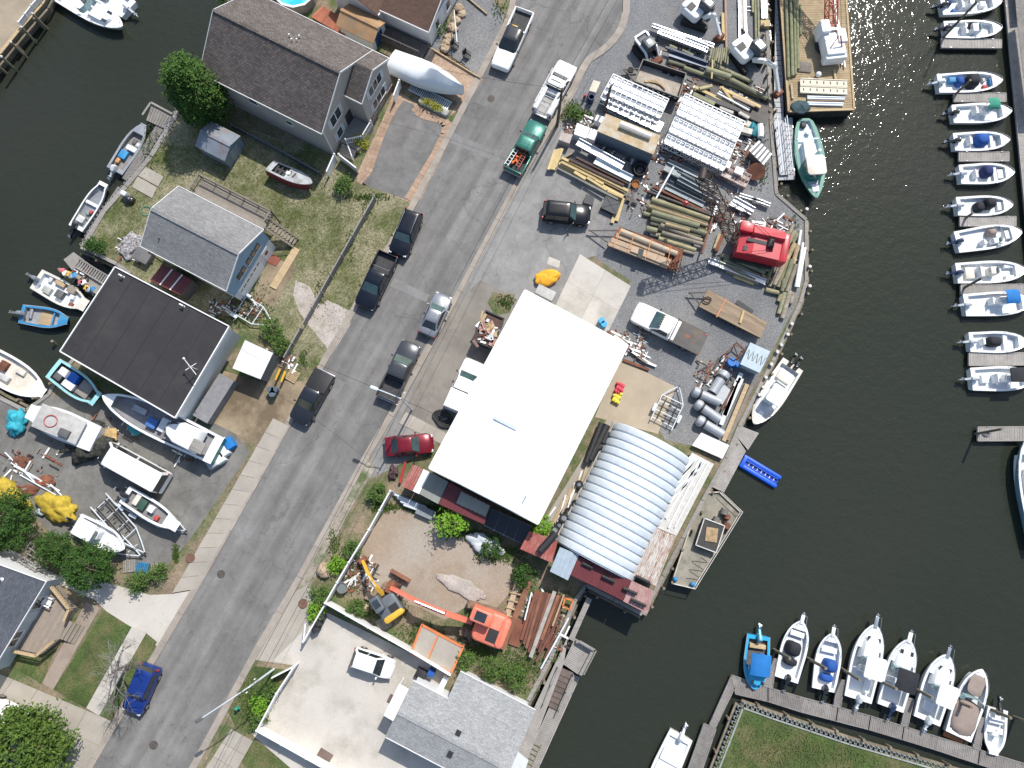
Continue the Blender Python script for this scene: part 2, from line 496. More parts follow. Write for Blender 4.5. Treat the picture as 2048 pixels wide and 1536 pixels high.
def slabs(name,quad,nu,nv,z,m,gap=.02,depth=.12,part='slab',kind='structure',parent=None):
 """paving split into its slabs; quad is four pixels a-b-c-d, nu along a-b, nv along a-d"""
 q=[P(x,y,z)for x,y in quad]
 root=parent or bpy.data.objects.new(name,None)
 if not parent:col.objects.link(root);tag(root,kind=kind)
 rz=math.atan2((q[1]-q[0]).y,(q[1]-q[0]).x)
 def at(u,v):return q[0].lerp(q[1],u).lerp(q[3].lerp(q[2],u),v)
 for i in range(nu):
  for j in range(nv):
   c=[at(i/nu,j/nv),at((i+1)/nu,j/nv),at((i+1)/nu,(j+1)/nv),at(i/nu,(j+1)/nv)]
   ce=sum(c,Vector())/4
   c=[p+(ce-p).normalized()*gap for p in c]
   o=obj(part,MB().prism([p[:2]for p in local(c,ce,rz)],-depth,random.uniform(-.004,.004)),m,root,ce,rz,0)
 return root
 # ---- ground pieces on the land
sheet('lawn',[(346,236),(300,322),(252,380),(210,428),(170,494),(262,545),(330,590),(470,640),(560,705),(632,742),(690,640),(705,622),(828,408),(735,372),(668,318),(480,250),(440,242)],.02,LAWN,.4,'structure')
sheet('gravel_patch',[(592,560),(618,572),(640,610),(655,600),(705,624),(700,650),(662,712),(650,690),(618,652),(598,622),(586,590)],.026,GRAVEL_LT,0,'structure')
sheet('patio_slab',[(540,512),(594,533),(546,616),(508,592)],.05,CONC_WET,heading((540,512),(594,533)),'structure',depth=.1)
sheet('stained_driveway',[(448,742),(520,762),(612,762),(632,752),(578,846),(548,894),(512,888),(412,838),(402,815)],.012,CONC_WET,ROAD_RZ,'structure')
sheet('parking_lot',[(-60,790),(0,800),(52,826),(100,790),(330,826),(420,838),(470,868),(500,905),(375,1086),(330,1134),(232,1118),(100,1064),(0,960),(-200,900)],.008,A_LOT,ROAD_RZ,'structure')
slabs('sidewalk',[(578,852),(546,836),(344,1186),(392,1178)],1,12,.11,CONC)
sheet('driveway',[(100,1150),(165,1152),(300,1190),(344,1188),(392,1180),(318,1296),(262,1254),(212,1222),(190,1200),(120,1170)],.05,CONC_PALE,ROAD_RZ,'structure',depth=.06)
slabs('sidewalk',[(294,1264),(264,1252),(172,1416),(198,1432)],1,7,.08,CONC_PALE)
sheet('lawn',[(207,1222),(263,1254),(171,1416),(107,1378)],.06,GREEN,0,'structure',depth=.1)
sheet('lawn',[(292,1266),(314,1284),(222,1440),(198,1430)],.07,GREEN,0,'structure',depth=.1)
sheet('path',[(172,1204),(200,1216),(106,1380),(84,1366)],.05,mat('path_concrete',(.29,.235,.19),.88,var=.15,scale=.7,fine=.1),ROAD_RZ,'structure',depth=.08)
sheet('lawn',[(40,1300),(120,1270),(84,1368),(30,1336),(-100,1290),(-100,1240)],.04,GREEN,0,'structure')
slabs('driveway',[(-70,1318),(222,1442),(120,1640),(-200,1480)],6,4,.045,CONC,.02)
sheet('gravel_verge',[(735,962),(700,1020),(640,1140),(610,1190),(575,1180),(600,1152),(735,912),(752,935)],.02,mat('verge_gravel',(.30,.265,.215),.95,var=.2,scale=.8,c2=(.09,.12,.045),c2amt=.4,c2scale=.7,fine=.22,fscale=8,bump=.6,rnd=0),0,'structure')
sheet('driveway_apron',[(590,1184),(614,1170),(642,1200),(648,1222),(607,1292),(592,1332),(512,1320),(506,1310)],.026,CONC,ROAD_RZ,'structure',depth=.06)
sheet('courtyard',[(648,1222),(900,1345),(880,1380),(1000,1450),(980,1560),(900,1640),(700,1640),(505,1470),(590,1330),(545,1322)],.03,CONC_PALE,heading((648,1222),(900,1345)),'structure',depth=.05)
sheet('lawn',[(508,1332),(580,1340),(500,1470),(470,1452),(455,1420)],.02,GREEN,0,'structure')
sheet('lawn',[(505,1478),(660,1570),(620,1640),(478,1520)],.02,GREEN,0,'structure')
slabs('sidewalk',[(462,1458),(506,1482),(440,1600),(390,1568)],2,4,.06,CONC)
sheet('sand_lot',[(772,1020),(800,1018),(850,1026),(905,1052),(965,1082),(1026,1128),(1016,1190),(985,1225),(930,1215),(890,1240),(840,1215),(800,1205),(740,1170),(716,1150),(718,1100)],.012,SAND,0,'structure')
sheet('paver_apron',[(790,178),(832,206),(905,246),(934,212),(842,398),(815,410),(706,368),(735,300),(762,246)],.012,PAVER_P,ROAD_RZ,'structure')
sheet('driveway',[(806,200),(826,208),(836,224),(888,250),(884,262),(838,356),(815,400),(716,366),(738,345),(746,328),(762,274)],.02,A_DRIVE,ROAD_RZ,'structure')
sheet('paver_parking',[(884,98),(965,158),(936,208),(900,232),(915,205),(780,140),(770,112)],.03,PAVER_P,ROAD_RZ,'structure',depth=.05)
sheet('gravel_parking',[(905,-10),(948,-40),(1010,28),(1000,60),(962,156),(858,92),(880,60),(920,30)],.03,GRAVEL,0,'structure',depth=.04)
def paver_border(pix,w=.7,nm='paver_border'):
 pts=curve_pts([P(x,y,0)[:2]for x,y in pix],5)
 root=bpy.data.objects.new(nm,None);col.objects.link(root);tag(root,kind='structure')
 acc=[Vector(pts[0])]
 for q in pts[1:]:
  q=Vector(q)
  while(q-acc[-1]).length>.5:acc.append(acc[-1]+(q-acc[-1]).normalized()*.5)
 for i in range(len(acc)-1):
  d=(acc[i+1]-acc[i]);rz=math.atan2(d.y,d.x)
  c=(acc[i]+acc[i+1])/2
  obj('paver',MB().box((0,-w/4,0),(.485,w/2-.02,.06)).box((0,w/4,0),(.485,w/2-.02,.06)),PAVER,root,(c.x,c.y,.02),rz,0)
 return root
paver_border([(800,190),(776,240),(757,285),(742,330),(736,345),(712,372)])
paver_border([(830,214),(843,228),(896,256),(838,366),(812,408)],1.0)
sheet('asphalt_patch',[(921,208),(950,204),(979,217),(968,240),(940,236),(918,222)],.010,A_DARK,ROAD_RZ,'structure')
sheet('yard_paving',[(1128,232),(1250,300),(1260,340),(1215,440),(1195,510),(1160,520),(1110,610),(1060,640),(860,900),(740,958),(742,905),(920,590),(1046,350)],.006,A_YARD,ROAD_RZ,'structure')
sheet('gravel_yard',[(1130,225),(1165,158),(1180,126),(1206,108),(1232,80),(1250,50),(1262,-120),(1528,-120),(1536,240),(1548,386),(1606,442),(1606,560),(1594,604),(1470,850),(1446,905),(1330,880),(1240,720),(1196,690),(1250,590),(1262,562),(1190,515),(1212,440),(1258,340),(1248,300)],.010,GRAVEL,0,'structure')
slabs('concrete_pad',[(1160,508),(1262,572),(1212,672),(1108,616)],2,2,.03,CONC_PALE,.012,.04)
sheet('concrete_pad',[(1236,716),(1352,774),(1316,868),(1190,834)],.03,mat('yellowed_concrete',(.36,.30,.22),.85,var=.12,scale=.5,c2=(.33,.27,.2),c2amt=.3,c2scale=.3,fine=.05),ROAD_RZ,'structure',depth=.03)
sheet('concrete_patch',[(1098,513),(1121,522),(1118,536),(1094,528)],.014,CONC_PALE,0,'structure')
slabs('walkway',[(812,824),(896,868),(882,888),(797,846)],4,1,.05,CONC,.012,.05)
sheet('yard_paving',[(880,640),(960,560),(1040,600),(880,885),(800,842)],.011,mat('worn_yard_paving',(.235,.215,.185),.9,var=.15,scale=.5,c2=(.18,.16,.14),c2amt=.4,c2scale=.4,fine=.1),ROAD_RZ,'structure')
sheet('weed_patch',[(985,585),(1030,588),(1020,625),(990,632),(975,605)],.016,DIRT,0,'structure')
for pix,c in(([(640,740),(690,765),(672,800),(630,790)],.18),([(905,265),(985,300),(980,318),(900,285)],.19),([(788,556),(860,590),(852,604),(780,572)],.20),([(720,905),(733,886),(741,893),(726,916)],.13)):  # road repairs; the last, darkest quad paints the street lamp's cast shadow
 sheet('road_patch_and_shadow',pix,.008,mat('road_patch_and_shadow_%d'%int(c*100),(c,c*.98,c*.95),.9,var=.15,scale=1,fine=.12,rnd=0),ROAD_RZ,'structure')
IRON=mat('manhole_iron',(.10,.085,.075),.7,.3,var=.3,scale=4,rnd=.1)
def manhole(px,py,label,r=.38):
 t=thing('manhole_cover',label,'manhole',P(px,py,.008),group='manhole covers')
 m=MB();m.pipe((0,0,0),(0,0,.02),r,.06,20);obj('rim',m,IRON,t)
 m=MB();m.cyl((0,0,0),(0,0,.016),r-.07,n=20)
 for k in range(-2,3):m.box((0,k*.11,.02),(2*math.sqrt(max((r-.1)**2-(k*.11)**2,.01)),.035,.012))
 obj('lid',m,IRON,t)
manhole(982,197,'round manhole cover in the road by the paver parking')
manhole(442,1148,'small round cover in the road beside the drain slab')
manhole(307,1490,'dark manhole cover in the road below the blue car')
def slab_lid(px,py,label):
 t=thing('manhole_cover',label,'manhole',P(px,py,.115),group='manhole covers')
 m=MB();m.cyl((0,0,-.01),(0,0,.012),.42,n=20);m.pipe((0,0,-.01),(0,0,.02),.42,.05,20);obj('lid',m,mat('rusty_lid',(.15,.08,.055),.8,var=.3,scale=5),t)
slab_lid(381,1116,'rusty round lid in the sidewalk slab by the blue pallet')
slab_lid(606,1207,'rusty round lid in the concrete apron by the white gate')
# ================================================================ vehicles
def paint(name,c,rough=.24,metal=.0,coat=.35):
 return mat('paint_'+name,c,rough,metal,var=.06,scale=1.2,fine=.03,fscale=30,rnd=0,coat=coat,spec=.3)
GLASS=mat('car_glass',(.018,.024,.026),.06,0,var=.25,scale=1.5,rnd=0,spec=.9)
GLASS_T=mat('tinted_windshield',(.045,.085,.085),.06,0,var=.3,scale=1.2,rnd=0,spec=.9)
RUBBER=mat('rubber',(.018,.018,.018),.85,var=.3,scale=4,rnd=.2)
BLACKP=mat('black_plastic',(.022,.022,.024),.6,var=.25,scale=3)
CHROME=mat('bright_metal',(.55,.55,.56),.28,.9,var=.1,scale=3)
RIMM=mat('wheel_metal',(.42,.42,.43),.35,.8,var=.15)
LAMP_R=mat('tail_lamp',(.35,.015,.012),.2,var=.2,coat=.5)
LAMP_W=mat('head_lamp',(.62,.64,.64),.12,.2,var=.2,coat=.5)
BEDL=mat('bed_liner',(.045,.045,.047),.8,var=.3,scale=3,fine=.15)
def ring_section(x,w,zl,zh,crown=.03):
 q=zh-zl
 return[(x,-w*.93,zl),(x,-w,zl+q*.3),(x,-w,zl+q*.62),(x,-w*.955,zh-.05),(x,-w*.86,zh),(x,0,zh+crown),
(x,w*.86,zh),(x,w*.955,zh-.05),(x,w,zl+q*.62),(x,w,zl+q*.3),(x,w*.93,zl)]
def wheels(t,Lw,W,xs,r=.34,tw=.22):
 for x in xs:
  for s in(-1,1):
   y=s*(W/2-tw/2+.02)
   wl=obj('wheel',MB().cyl((x,y-tw/2,r),(x,y+tw/2,r),r,n=20),RUBBER,t)
   obj('rim',MB().cyl((x,y+s*(tw/2-.03),r),(x,y+s*(tw/2+.008),r),r*.62,r*.58,14),RIMM,wl)
def pane(a,b,c,d,m,t,name,proud=.014,ins=.05,th=.012):
 """glass pane set proud on the quad a-b-c-d (counter-clockwise from outside)"""
 a,b,c,d=map(Vector,(a,b,c,d))
 n=((b-a).cross(d-a)).normalized();ce=(a+b+c+d)/4
 k=[p.lerp(ce,ins)+n*proud for p in(a,b,c,d)]
 mb=MB();mb.loft([[p-n*.02 for p in k],k])
 return obj(name,mb,m,t)
def greenhouse(t,body,x0,x1,r0,r1,wb,wr,zb,zr,glass=GLASS,nside=2,rear=True,roofmat=None,wglass=None):
 """cabin: base from x0 (rear) to x1 (front) at height zb, roof from r0 to r1 at zr"""
 def ring(a,b_,w,z,k=.12):
  return[(a+k,-w,z),(b_-k,-w*.97,z),(b_,-w*.8,z),(b_+.03,0,z),(b_,w*.8,z),(b_-k,w*.97,z),(a+k,w,z),(a,w*.85,z),(a-.02,0,z),(a,-w*.85,z)]
 mb=MB()
 mb.loft([ring(x0,x1,wb,zb-.12),ring(x0,x1,wb,zb),ring(r0-.03,r1+.06,wr+.02,zr-.045),ring(r0+.06,r1-.06,wr-.06,zr),ring(r0+.35,r1-.35,wr*.5,zr+.022)])
 cab=obj('cabin',mb,roofmat or body,t)
 pane((x1+.02,-wb*.9,zb),(x1+.02,wb*.9,zb),(r1+.05,wr*.92,zr-.04),(r1+.05,-wr*.92,zr-.04),wglass or glass,t,'windshield',.03,.04)
 if rear:
  pane((x0-.02,wb*.9,zb),(x0-.02,-wb*.9,zb),(r0-.03,-wr*.9,zr-.05),(r0-.03,wr*.9,zr-.05),glass,t,'rear_window',.03,.06)
 for s in(-1,1):
  for k in range(nside):
   u0,u1=k/nside,(k+1)/nside
   lo0,lo1=x0+.15+(x1-x0-.3)*u0,x0+.15+(x1-x0-.3)*u1
   hi0,hi1=r0+.1+(r1-r0-.12)*u0,r0+.1+(r1-r0-.12)*u1
   q=[(lo0,s*wb,zb),(lo1,s*wb,zb),(hi1,s*(wr+.02),zr-.05),(hi0,s*(wr+.02),zr-.05)]
   pane(*(q if s<0 else(q[1],q[0],q[3],q[2])),glass,t,'side_window',.016,.07)
 return cab
def mirrors(t,m,x,W,z):
 for s in(-1,1):
  obj('mirror',MB().rbox((x,s*(W/2+.11),z),(.14,.2,.15),.04),m,t)
def lamps(t,Lh,W,zf,zr,wide=.3,tall=False):
 for s in(-1,1):
  obj('headlight',MB().rbox((Lh-.16,s*(W/2-.27),zf),(.22,wide,.13),.05),LAMP_W,t)
  obj('taillight',MB().rbox((-Lh+.07,s*(W/2-.16),zr),(.12,.2,.34 if tall else.16),.04),LAMP_R,t)
def place(front,rear,z=.75):
 a,b=P(*rear,z),P(*front,z)
 c=(a+b)/2
 return Vector((c.x,c.y,0)),math.atan2((b-a).y,(b-a).x),(b-a).length
def car(label,front,rear,body,kind='sedan',W=1.84,cat='car',name=None,z0=.01,roofmat=None,rails=False,group=None,wglass=None,bed=None,flat=None,cap=None):
 loc,rz,Ln=place(front,rear)
 t=thing(name or{'sedan':'parked_car','hatch':'parked_car','suv':'parked_suv','pickup':'pickup_truck','van':'parked_van'}[kind],label,cat,(loc.x,loc.y,z0),rz,group)
 W*=1.07
 h,w=Ln/2,W/2
 if kind=='sedan':st=[(-.5,.7,.34,.72),(-.485,.84,.27,.93),(-.45,.93,.22,.99),(-.33,1,.2,1.0),(-.1,1,.2,.97),(.17,1,.2,.97),(.3,.985,.2,.93),(.41,.95,.22,.85),(.465,.84,.25,.75),(.5,.58,.34,.56)]
 elif kind=='hatch':st=[(-.5,.74,.34,.85),(-.48,.88,.27,1.02),(-.43,.96,.22,1.05),(-.1,1,.2,1.02),(.2,1,.2,1.0),(.32,.97,.2,.95),(.42,.92,.22,.84),(.47,.78,.25,.72),(.5,.5,.34,.55)]
 elif kind=='suv':st=[(-.5,.82,.36,.95),(-.485,.92,.3,1.05),(-.44,.98,.25,1.1),(-.1,1,.24,1.08),(.18,1,.24,1.08),(.3,.99,.24,1.05),(.42,.96,.25,.98),(.475,.86,.28,.86),(.5,.66,.38,.66)]
 elif kind=='van':st=[(-.5,.93,.36,1.1),(-.47,1,.28,1.15),(.25,1,.26,1.15),(.36,.98,.26,1.1),(.45,.93,.26,.98),(.49,.8,.3,.8),(.5,.6,.38,.6)]
 else:st=[(-.125,.98,.42,1.14),(-.1,1,.36,1.14),(.15,1,.34,1.14),(.22,1,.34,1.15),(.33,.99,.34,1.13),(.44,.97,.36,1.06),(.485,.88,.38,.95),(.5,.74,.46,.8)]
 mb=MB();mb.loft([ring_section(x*Ln,f*w,zl,zh)for x,f,zl,zh in st])
 obj('body',mb,body,t)
 if kind=='sedan':
  greenhouse(t,body,-.36*Ln,.2*Ln,-.2*Ln,.055*Ln,w*.88,w*.66,.97,1.44,roofmat=roofmat,wglass=wglass);mirrors(t,body,.14*Ln,W,.98);lamps(t,h,W,.7,.82)
  wheels(t,Ln,W,(-.29*Ln,.31*Ln),.33)
 elif kind=='hatch':
  greenhouse(t,body,-.475*Ln,.24*Ln,-.40*Ln,.06*Ln,w*.9,w*.7,1.02,1.5,wglass=wglass);mirrors(t,body,.17*Ln,W,1.0);lamps(t,h,W,.7,.95)
  wheels(t,Ln,W,(-.31*Ln,.32*Ln),.32)
 elif kind=='suv':
  greenhouse(t,body,-.475*Ln,.19*Ln,-.42*Ln,.06*Ln,w*.92,w*.74,1.08,1.74,nside=3,roofmat=roofmat,wglass=wglass);mirrors(t,body,.15*Ln,W,1.1);lamps(t,h,W,.82,1.1,tall=True)
  wheels(t,Ln,W,(-.3*Ln,.31*Ln),.37)
  if rails:
   for s in(-1,1):obj('roof_rail',MB().tube([(-.38*Ln,s*w*.66,1.76),(-.3*Ln,s*w*.66,1.82),(-.02*Ln,s*w*.66,1.82),(.04*Ln,s*w*.66,1.76)],.022,6),CHROME,t)
 elif kind=='van':
  greenhouse(t,body,-.495*Ln,.455*Ln,-.48*Ln,.30*Ln,w*.97,w*.86,1.15,2.35,nside=2,roofmat=roofmat,wglass=wglass);mirrors(t,body,.32*Ln,W,1.2);lamps(t,h,W,.8,1.1,tall=True)
  wheels(t,Ln,W,(-.3*Ln,.32*Ln),.36)
  for k in range(5):obj('roof_rib',MB().rbox((-.4*Ln+k*.13*Ln,0,2.375),(.05,W*.7,.03),.02),body,t)
 else:
  cab0=-.13 if flat is None else-.05
  greenhouse(t,body,cab0*Ln,.235*Ln,(cab0+.02)*Ln,.10*Ln,w*.92,w*.74,1.14,1.84,nside=2,roofmat=roofmat,wglass=wglass)
  mirrors(t,BLACKP,.19*Ln,W,1.2);lamps(t,h,W,.85,.95,tall=True)
  wheels(t,Ln,W,(-.3*Ln,.32*Ln),.4,.26)
  obj('bumper',MB().rbox((-h+.02,0,.55),(.16,W*.9,.2),.05),CHROME,t)
  if flat is None:
   x0,x1=-h+.06,-.13*Ln
   m=MB();L_,zt=x1-x0,1.14
   for s in(-1,1):m.rbox(((x0+x1)/2,s*(w-.07),.78),(L_,.13,zt-.42),.04)
   m.rbox((x0+.05,0,.8),(.1,W-.06,zt-.46),.04)
   m.rbox((x1-.06,0,.78),(.1,W-.06,zt-.42),.04)
   obj('bed',m,body,t)
   obj('bed_floor',MB().box(((x0+x1)/2,0,.62),(L_-.1,W-.22,.06)),BEDL,t)
   if bed:bed(t,x0,x1,W)
 t['_L']=Ln
 return t
navy,black=paint('midnight',(.006,.009,.016)),paint('black',(.006,.007,.009))
charcoal,silver=paint('charcoal',(.026,.031,.04),.28,.3),paint('silver',(.30,.31,.33),.3,.55)
white,red,blue,green_p=paint('white',(.80,.80,.79),.35),paint('maroon',(.17,.012,.022),.28,.2),paint('cobalt',(.015,.045,.23),.28,.3),paint('teal',(.03,.16,.125),.3,.2)
grey_p=paint('graphite',(.06,.066,.075),.3,.4)
def tonneau(t,x0,x1,W):
 obj('bed_cover',MB().rbox(((x0+x1)/2,0,1.165),(x1-x0-.02,W-.08,.05),.06),BLACKP,t)
def bed_bar(t,x0,x1,W):
 obj('bed_rail',MB().tube([(x1-.5,-W/2+.2,.7),(x1-.55,-W/2+.22,1.1),(x1-.55,W/2-.22,1.1),(x1-.5,W/2-.2,.7)],.025),CHROME,t)
car('dark navy suv with bright roof rails parked along the kerb by the lawn',(794,511),(829,424),navy,'suv',1.9,'suv',rails=True,wglass=GLASS_T)
car('black crew cab pickup with an open empty bed parked behind the navy suv',(727,616),(778,508),navy,'pickup',1.98,'pickup truck',bed=bed_bar,wglass=GLASS_T)
car('silver grey sedan parked against the kerb opposite the pickups',(889,588),(852,670),silver,'sedan',1.8,'car',wglass=GLASS_T)
car('grey pickup truck with open bed parked under the street lamp',(824,686),(772,800),grey_p,'pickup',1.98,'pickup truck',wglass=GLASS_T)
car('dark grey pickup with covered bed parked by the wet driveway',(596,844),(652,744),charcoal,'pickup',1.95,'pickup truck',bed=tonneau)
yard_suv=car('black suv in the yard with its driver door open',(1181,432),(1085,421),black,'suv',1.92,'suv',wglass=GLASS_T)
car('dark red sedan parked beside the white roofed building',(867,886),(770,894),red,'sedan',1.82,'car',wglass=GLASS_T)
car('white pickup truck with a yellow box in its bed',(999,137),(1050,22),white,'pickup',1.98,'pickup truck',roofmat=paint('moonroof',(.03,.035,.04)))
car('white work van parked on the lobster gear lot',(206,899),(332,968),white,'van',2.02,'van')
car('small white hatchback parked in the fenced courtyard',(788,1341),(704,1313),white,'hatch',1.76,'car')
car('blue crossover parked under the bare tree',(262,1426),(303,1331),blue,'suv',1.86,'car',wglass=GLASS)
Ln=yard_suv['_L']
dr=MB();dr.box((0,-.52,0),(.05,1.04,.62));
d=obj('door',dr,black,yard_suv,(.155*Ln,-.93,.75),0,smooth=0,rot=(0,0,R(-28)))
obj('handle',MB().box((-.04,-.9,.12),(.03,.14,.03)),CHROME,d)
def crate_in_bed():
 c,rz,_=place((999,137),(1050,22))
 p=P(1029,53,1.3)
 t=thing('tool_box','yellow box lying in the white pickup bed','box',(p.x,p.y,.66),rz)
 obj('lid',MB().rbox((0,0,.55),(.42,.62,.08),.04),mat('yellow_plastic',(.75,.45,.02),.5,var=.1),t)
 obj('body',MB().rbox((0,0,.26),(.38,.58,.52),.04),mat('yellow_plastic',(.75,.45,.02),.5),t)
crate_in_bed()
# ---- pickup with a service body, parked at the kerb under the utility pole
def service_truck(label,front,rear,W=2.1):
 loc,rz,Ln=place(front,rear)
 t=car(label,front,rear,white,'pickup',W,'utility truck',name='service_truck',flat=1)
 x0,x1=-Ln/2+.1,-.07*Ln
 for s in(-1,1):
  bx_=obj('tool_locker',MB().rbox(((x0+x1)/2,s*(W/2-.24),.95),(x1-x0,.48,.95),.05),white,t)
  for k in range(3):
   obj('locker_door',MB().rbox((x0+(k+.5)*(x1-x0)/3,s*(W/2+.004),.95),((x1-x0)/3-.08,.02,.6),.008),white,bx_)
 obj('bed_floor',MB().box(((x0+x1)/2,0,.66),(x1-x0,W-.9,.06)),mat('worn_deck',(.32,.31,.30),.7,var=.3),t)
 m=MB()
 for x in(x0+.35,(x0+x1)/2,x1-.1):
  m.tube([(x,-W/2+.1,1.4),(x,-W/2+.1,2.05),(x,W/2-.1,2.05),(x,W/2-.1,1.4)],.028)
 for s in(-1,1):m.tube([(x0+.3,s*(W/2-.1),2.05),(.2*Ln,s*(W/2-.1),2.05)],.028)
 obj('ladder_rack',m,white,t)
 obj('rear_step',MB().box((x0-.02,0,.6),(.3,W-.1,.08)),mat('diamond_plate',(.5,.5,.51),.4,.7,var=.15),t)
 return t
st_=service_truck('white utility truck with tool lockers and ladder rack at the kerb',(1137,128),(1082,230))
def green_truck():
 t=car('green pickup loaded with orange cones and ladders behind the utility truck',(1078,246),(1024,345),green_p,'pickup',1.96,'pickup truck',wglass=GLASS_T)
 return t
gt=green_truck()
def bed_load():
 loc,rz,Ln=place((1078,246),(1024,345))
 rng=random.Random(3)
 orange=mat('cone_orange',(.75,.16,.03),.6,var=.15)
 for k in range(5):
  p=P(1026+k*5+rng.uniform(-3,3),326-k*7+rng.uniform(-3,3),.9)
  t=thing('traffic_cone','orange traffic cone lying in the green pickup bed','cone',(p.x,p.y,.95),0,'cones in the green pickup bed',rot=(R(80),0,rng.uniform(0,6)))
  obj('cone',MB().cyl((0,0,0),(0,0,.55),.15,.03,10),orange,t)
  obj('base',MB().box((0,0,0),(.34,.34,.03)),orange,t)
 for k,(a,b)in enumerate((((1012,330),(1042,285)),((1034,334),(1056,296)))):
  A,B=P(*a,1.2),P(*b,1.25)
  t=thing('ladder',('white aluminium' if k==0 else 'red fibreglass')+' ladder lying in the green pickup bed','ladder')
  mm=mat('ladder_white',(.65,.65,.66),.4,.3)if k==0 else mat('ladder_red',(.45,.07,.03),.5)
  d=(B-A).normalized();n=Vector((-d.y,d.x,0))*.2
  for s in(-1,1):obj('rail',MB().bar(A+n*s,B+n*s,.05,.08),mm,t)
  for i in range(8):
   q=A.lerp(B,(i+.5)/8);obj('rung',MB().bar(q-n,q+n,.035),mm,t)
bed_load()
# ---- white flatbed truck in the yard
def flatbed():
 f,r=(1268,622),(1404,690)
 t=car('white crew cab truck with a dark steel flatbed in the gravel yard',f,r,white,'pickup',2.1,'flatbed truck',name='flatbed_truck',flat=1,wglass=GLASS_T)
 Ln=t['_L']
 x0,x1=-Ln/2-.05,-.07*Ln
 steel=mat('deck_steel',(.085,.08,.075),.6,.3,var=.25,scale=1.2,c2=(.16,.10,.06),c2amt=.22,fine=.1)
 dk=MB();dk.box(((x0+x1)/2,0,1.06),(x1-x0,2.35,.1));obj('deck',dk,steel,t)
 fr=MB()
 for s in(-1,1):fr.box(((x0+x1)/2,s*1.18,1.0),(x1-x0,.06,.2))
 obj('deck_frame',fr,BLACKP,t)
 obj('hitch_well',MB().box(((x0+x1)/2+.1,0,1.118),(.5,.34,.012)),mat('rusty_well',(.2,.085,.04),.8,var=.4,scale=5),t)
 hb=MB()
 hb.box((x1-.03,0,1.55),(.06,2.2,.06));
 for y in(-1.07,-.5,0,.5,1.07):hb.box((x1-.03,y,1.3),(.05,.05,.5))
 obj('headache_rack',hb,BLACKP,t)
 for k in range(5):obj('marker_lamp',MB().rbox((.12*Ln,-.5+k*.25,1.85),(.09,.07,.05),.02),mat('amber',(.8,.4,.05),.3),t)
flatbed()
# ---- white truck with a cap, tucked beside the building
def cap_truck():
 f,r=(951,722),(906,822)
 t=car('white pickup with a ribbed white cargo cap beside the white roofed building',f,r,white,'pickup',1.98,'pickup truck',wglass=GLASS_T)
 Ln=t['_L'];x0,x1=-Ln/2+.03,-.14*Ln
 capm=paint('cap_white',(.74,.75,.75),.5)
 obj('cargo_cap',MB().rbox(((x0+x1)/2,0,1.55),(x1-x0,1.9,.85),.12),capm,t)
 for k in range(5):obj('cap_rib',MB().rbox(((x0+x1)/2,-.72+k*.36,1.985),(x1-x0-.2,.05,.03),.02),capm,t)
cap_truck()
# ---- white enclosed trailer at the corner
def box_trailer():
 loc,rz=P(10,1420,0),heading((0,1398),(80,1432))
 t=thing('cargo_trailer','white enclosed trailer on the concrete drive beside the willow','trailer',loc,rz)
 obj('body',MB().rbox((-.3,0,1.3),(6.5,2.0,2.0),.12),white,t)
 for s in(-1,1):
  wl=obj('wheel',MB().cyl((-.6,s*.98,.33),(-.6,s*1.12,.33),.33,n=16),RUBBER,t);obj('rim',MB().cyl((-.6,s*1.12,.33),(-.6,s*1.13,.33),.2,n=12),RIMM,wl)
 obj('tongue',MB().bar((2.9,.6,.45),(3.9,0,.45),.09).bar((2.9,-.6,.45),(3.9,0,.45),.09),BLACKP,t)
 obj('roof_vent',MB().rbox((.2,0,2.34),(.4,.4,.1),.05),mat('vent_white',(.7,.7,.7)),t)
 for k in range(6):obj('roof_seam',MB().box((-3.2+k*1.15,0,2.302),(.04,1.8,.012)),paint('cap_white',(.74,.75,.75)),t)
box_trailer()
# ================================================================ buildings
SH_BROWN=add_pattern(mat('brown_shingles',(.135,.115,.105),.95,var=.16,scale=.6,fine=.12,fscale=8,rnd=0),'brick',w=.34,h=.2,mortar=.022,lo=.68,hi=1.2,mcol=.42,bump=.6)
SH_GREY=add_pattern(mat('grey_shingles',(.225,.225,.225),.95,var=.13,scale=.4,fine=.14,fscale=8,rnd=0),'brick',w=.34,h=.15,mortar=.014,lo=.82,hi=1.12,mcol=.6,bump=.5)
SH_BLUE=add_pattern(mat('slate_shingles',(.095,.105,.125),.95,var=.12,scale=.5,fine=.12,fscale=8,rnd=0),'brick',w=.34,h=.15,mortar=.014,lo=.8,hi=1.15,mcol=.55,bump=.5)
SH_PALE=add_pattern(mat('pale_shingles',(.30,.305,.305),.95,var=.08,scale=.6,fine=.16,fscale=7,rnd=0),'brick',w=.34,h=.15,mortar=.012,lo=.86,hi=1.12,mcol=.72,bump=.4)
SH_RED=add_pattern(mat('russet_shingles',(.125,.075,.055),.95,var=.12,scale=.5,fine=.12,fscale=8,rnd=0),'brick',w=.34,h=.15,mortar=.014,lo=.85,hi=1.12,mcol=.6,bump=.4)
def siding(name,c):
 return add_pattern(mat(name,c,.6,var=.05,scale=.6,rnd=0),'rows',w=60,h=.16,mortar=.010,lo=.97,hi=1.03,mcol=.72,bump=.3,offset=0)
SD_GREIGE,SD_BLUE,SD_WHITE,SD_SLATE=siding('greige_siding',(.40,.375,.345)),siding('blue_siding',(.21,.33,.46)),siding('white_siding',(.66,.67,.67)),siding('pale_blue_siding',(.42,.49,.54))
TRIM=mat('white_trim',(.76,.76,.75),.5,var=.05,scale=2,rnd=.03)
WPANE=mat('house_glass',(.03,.038,.045),.08,var=.3,scale=1.2,rnd=.2,spec=.8)
SHUT=mat('pale_shutter',(.50,.55,.60),.6,var=.05)
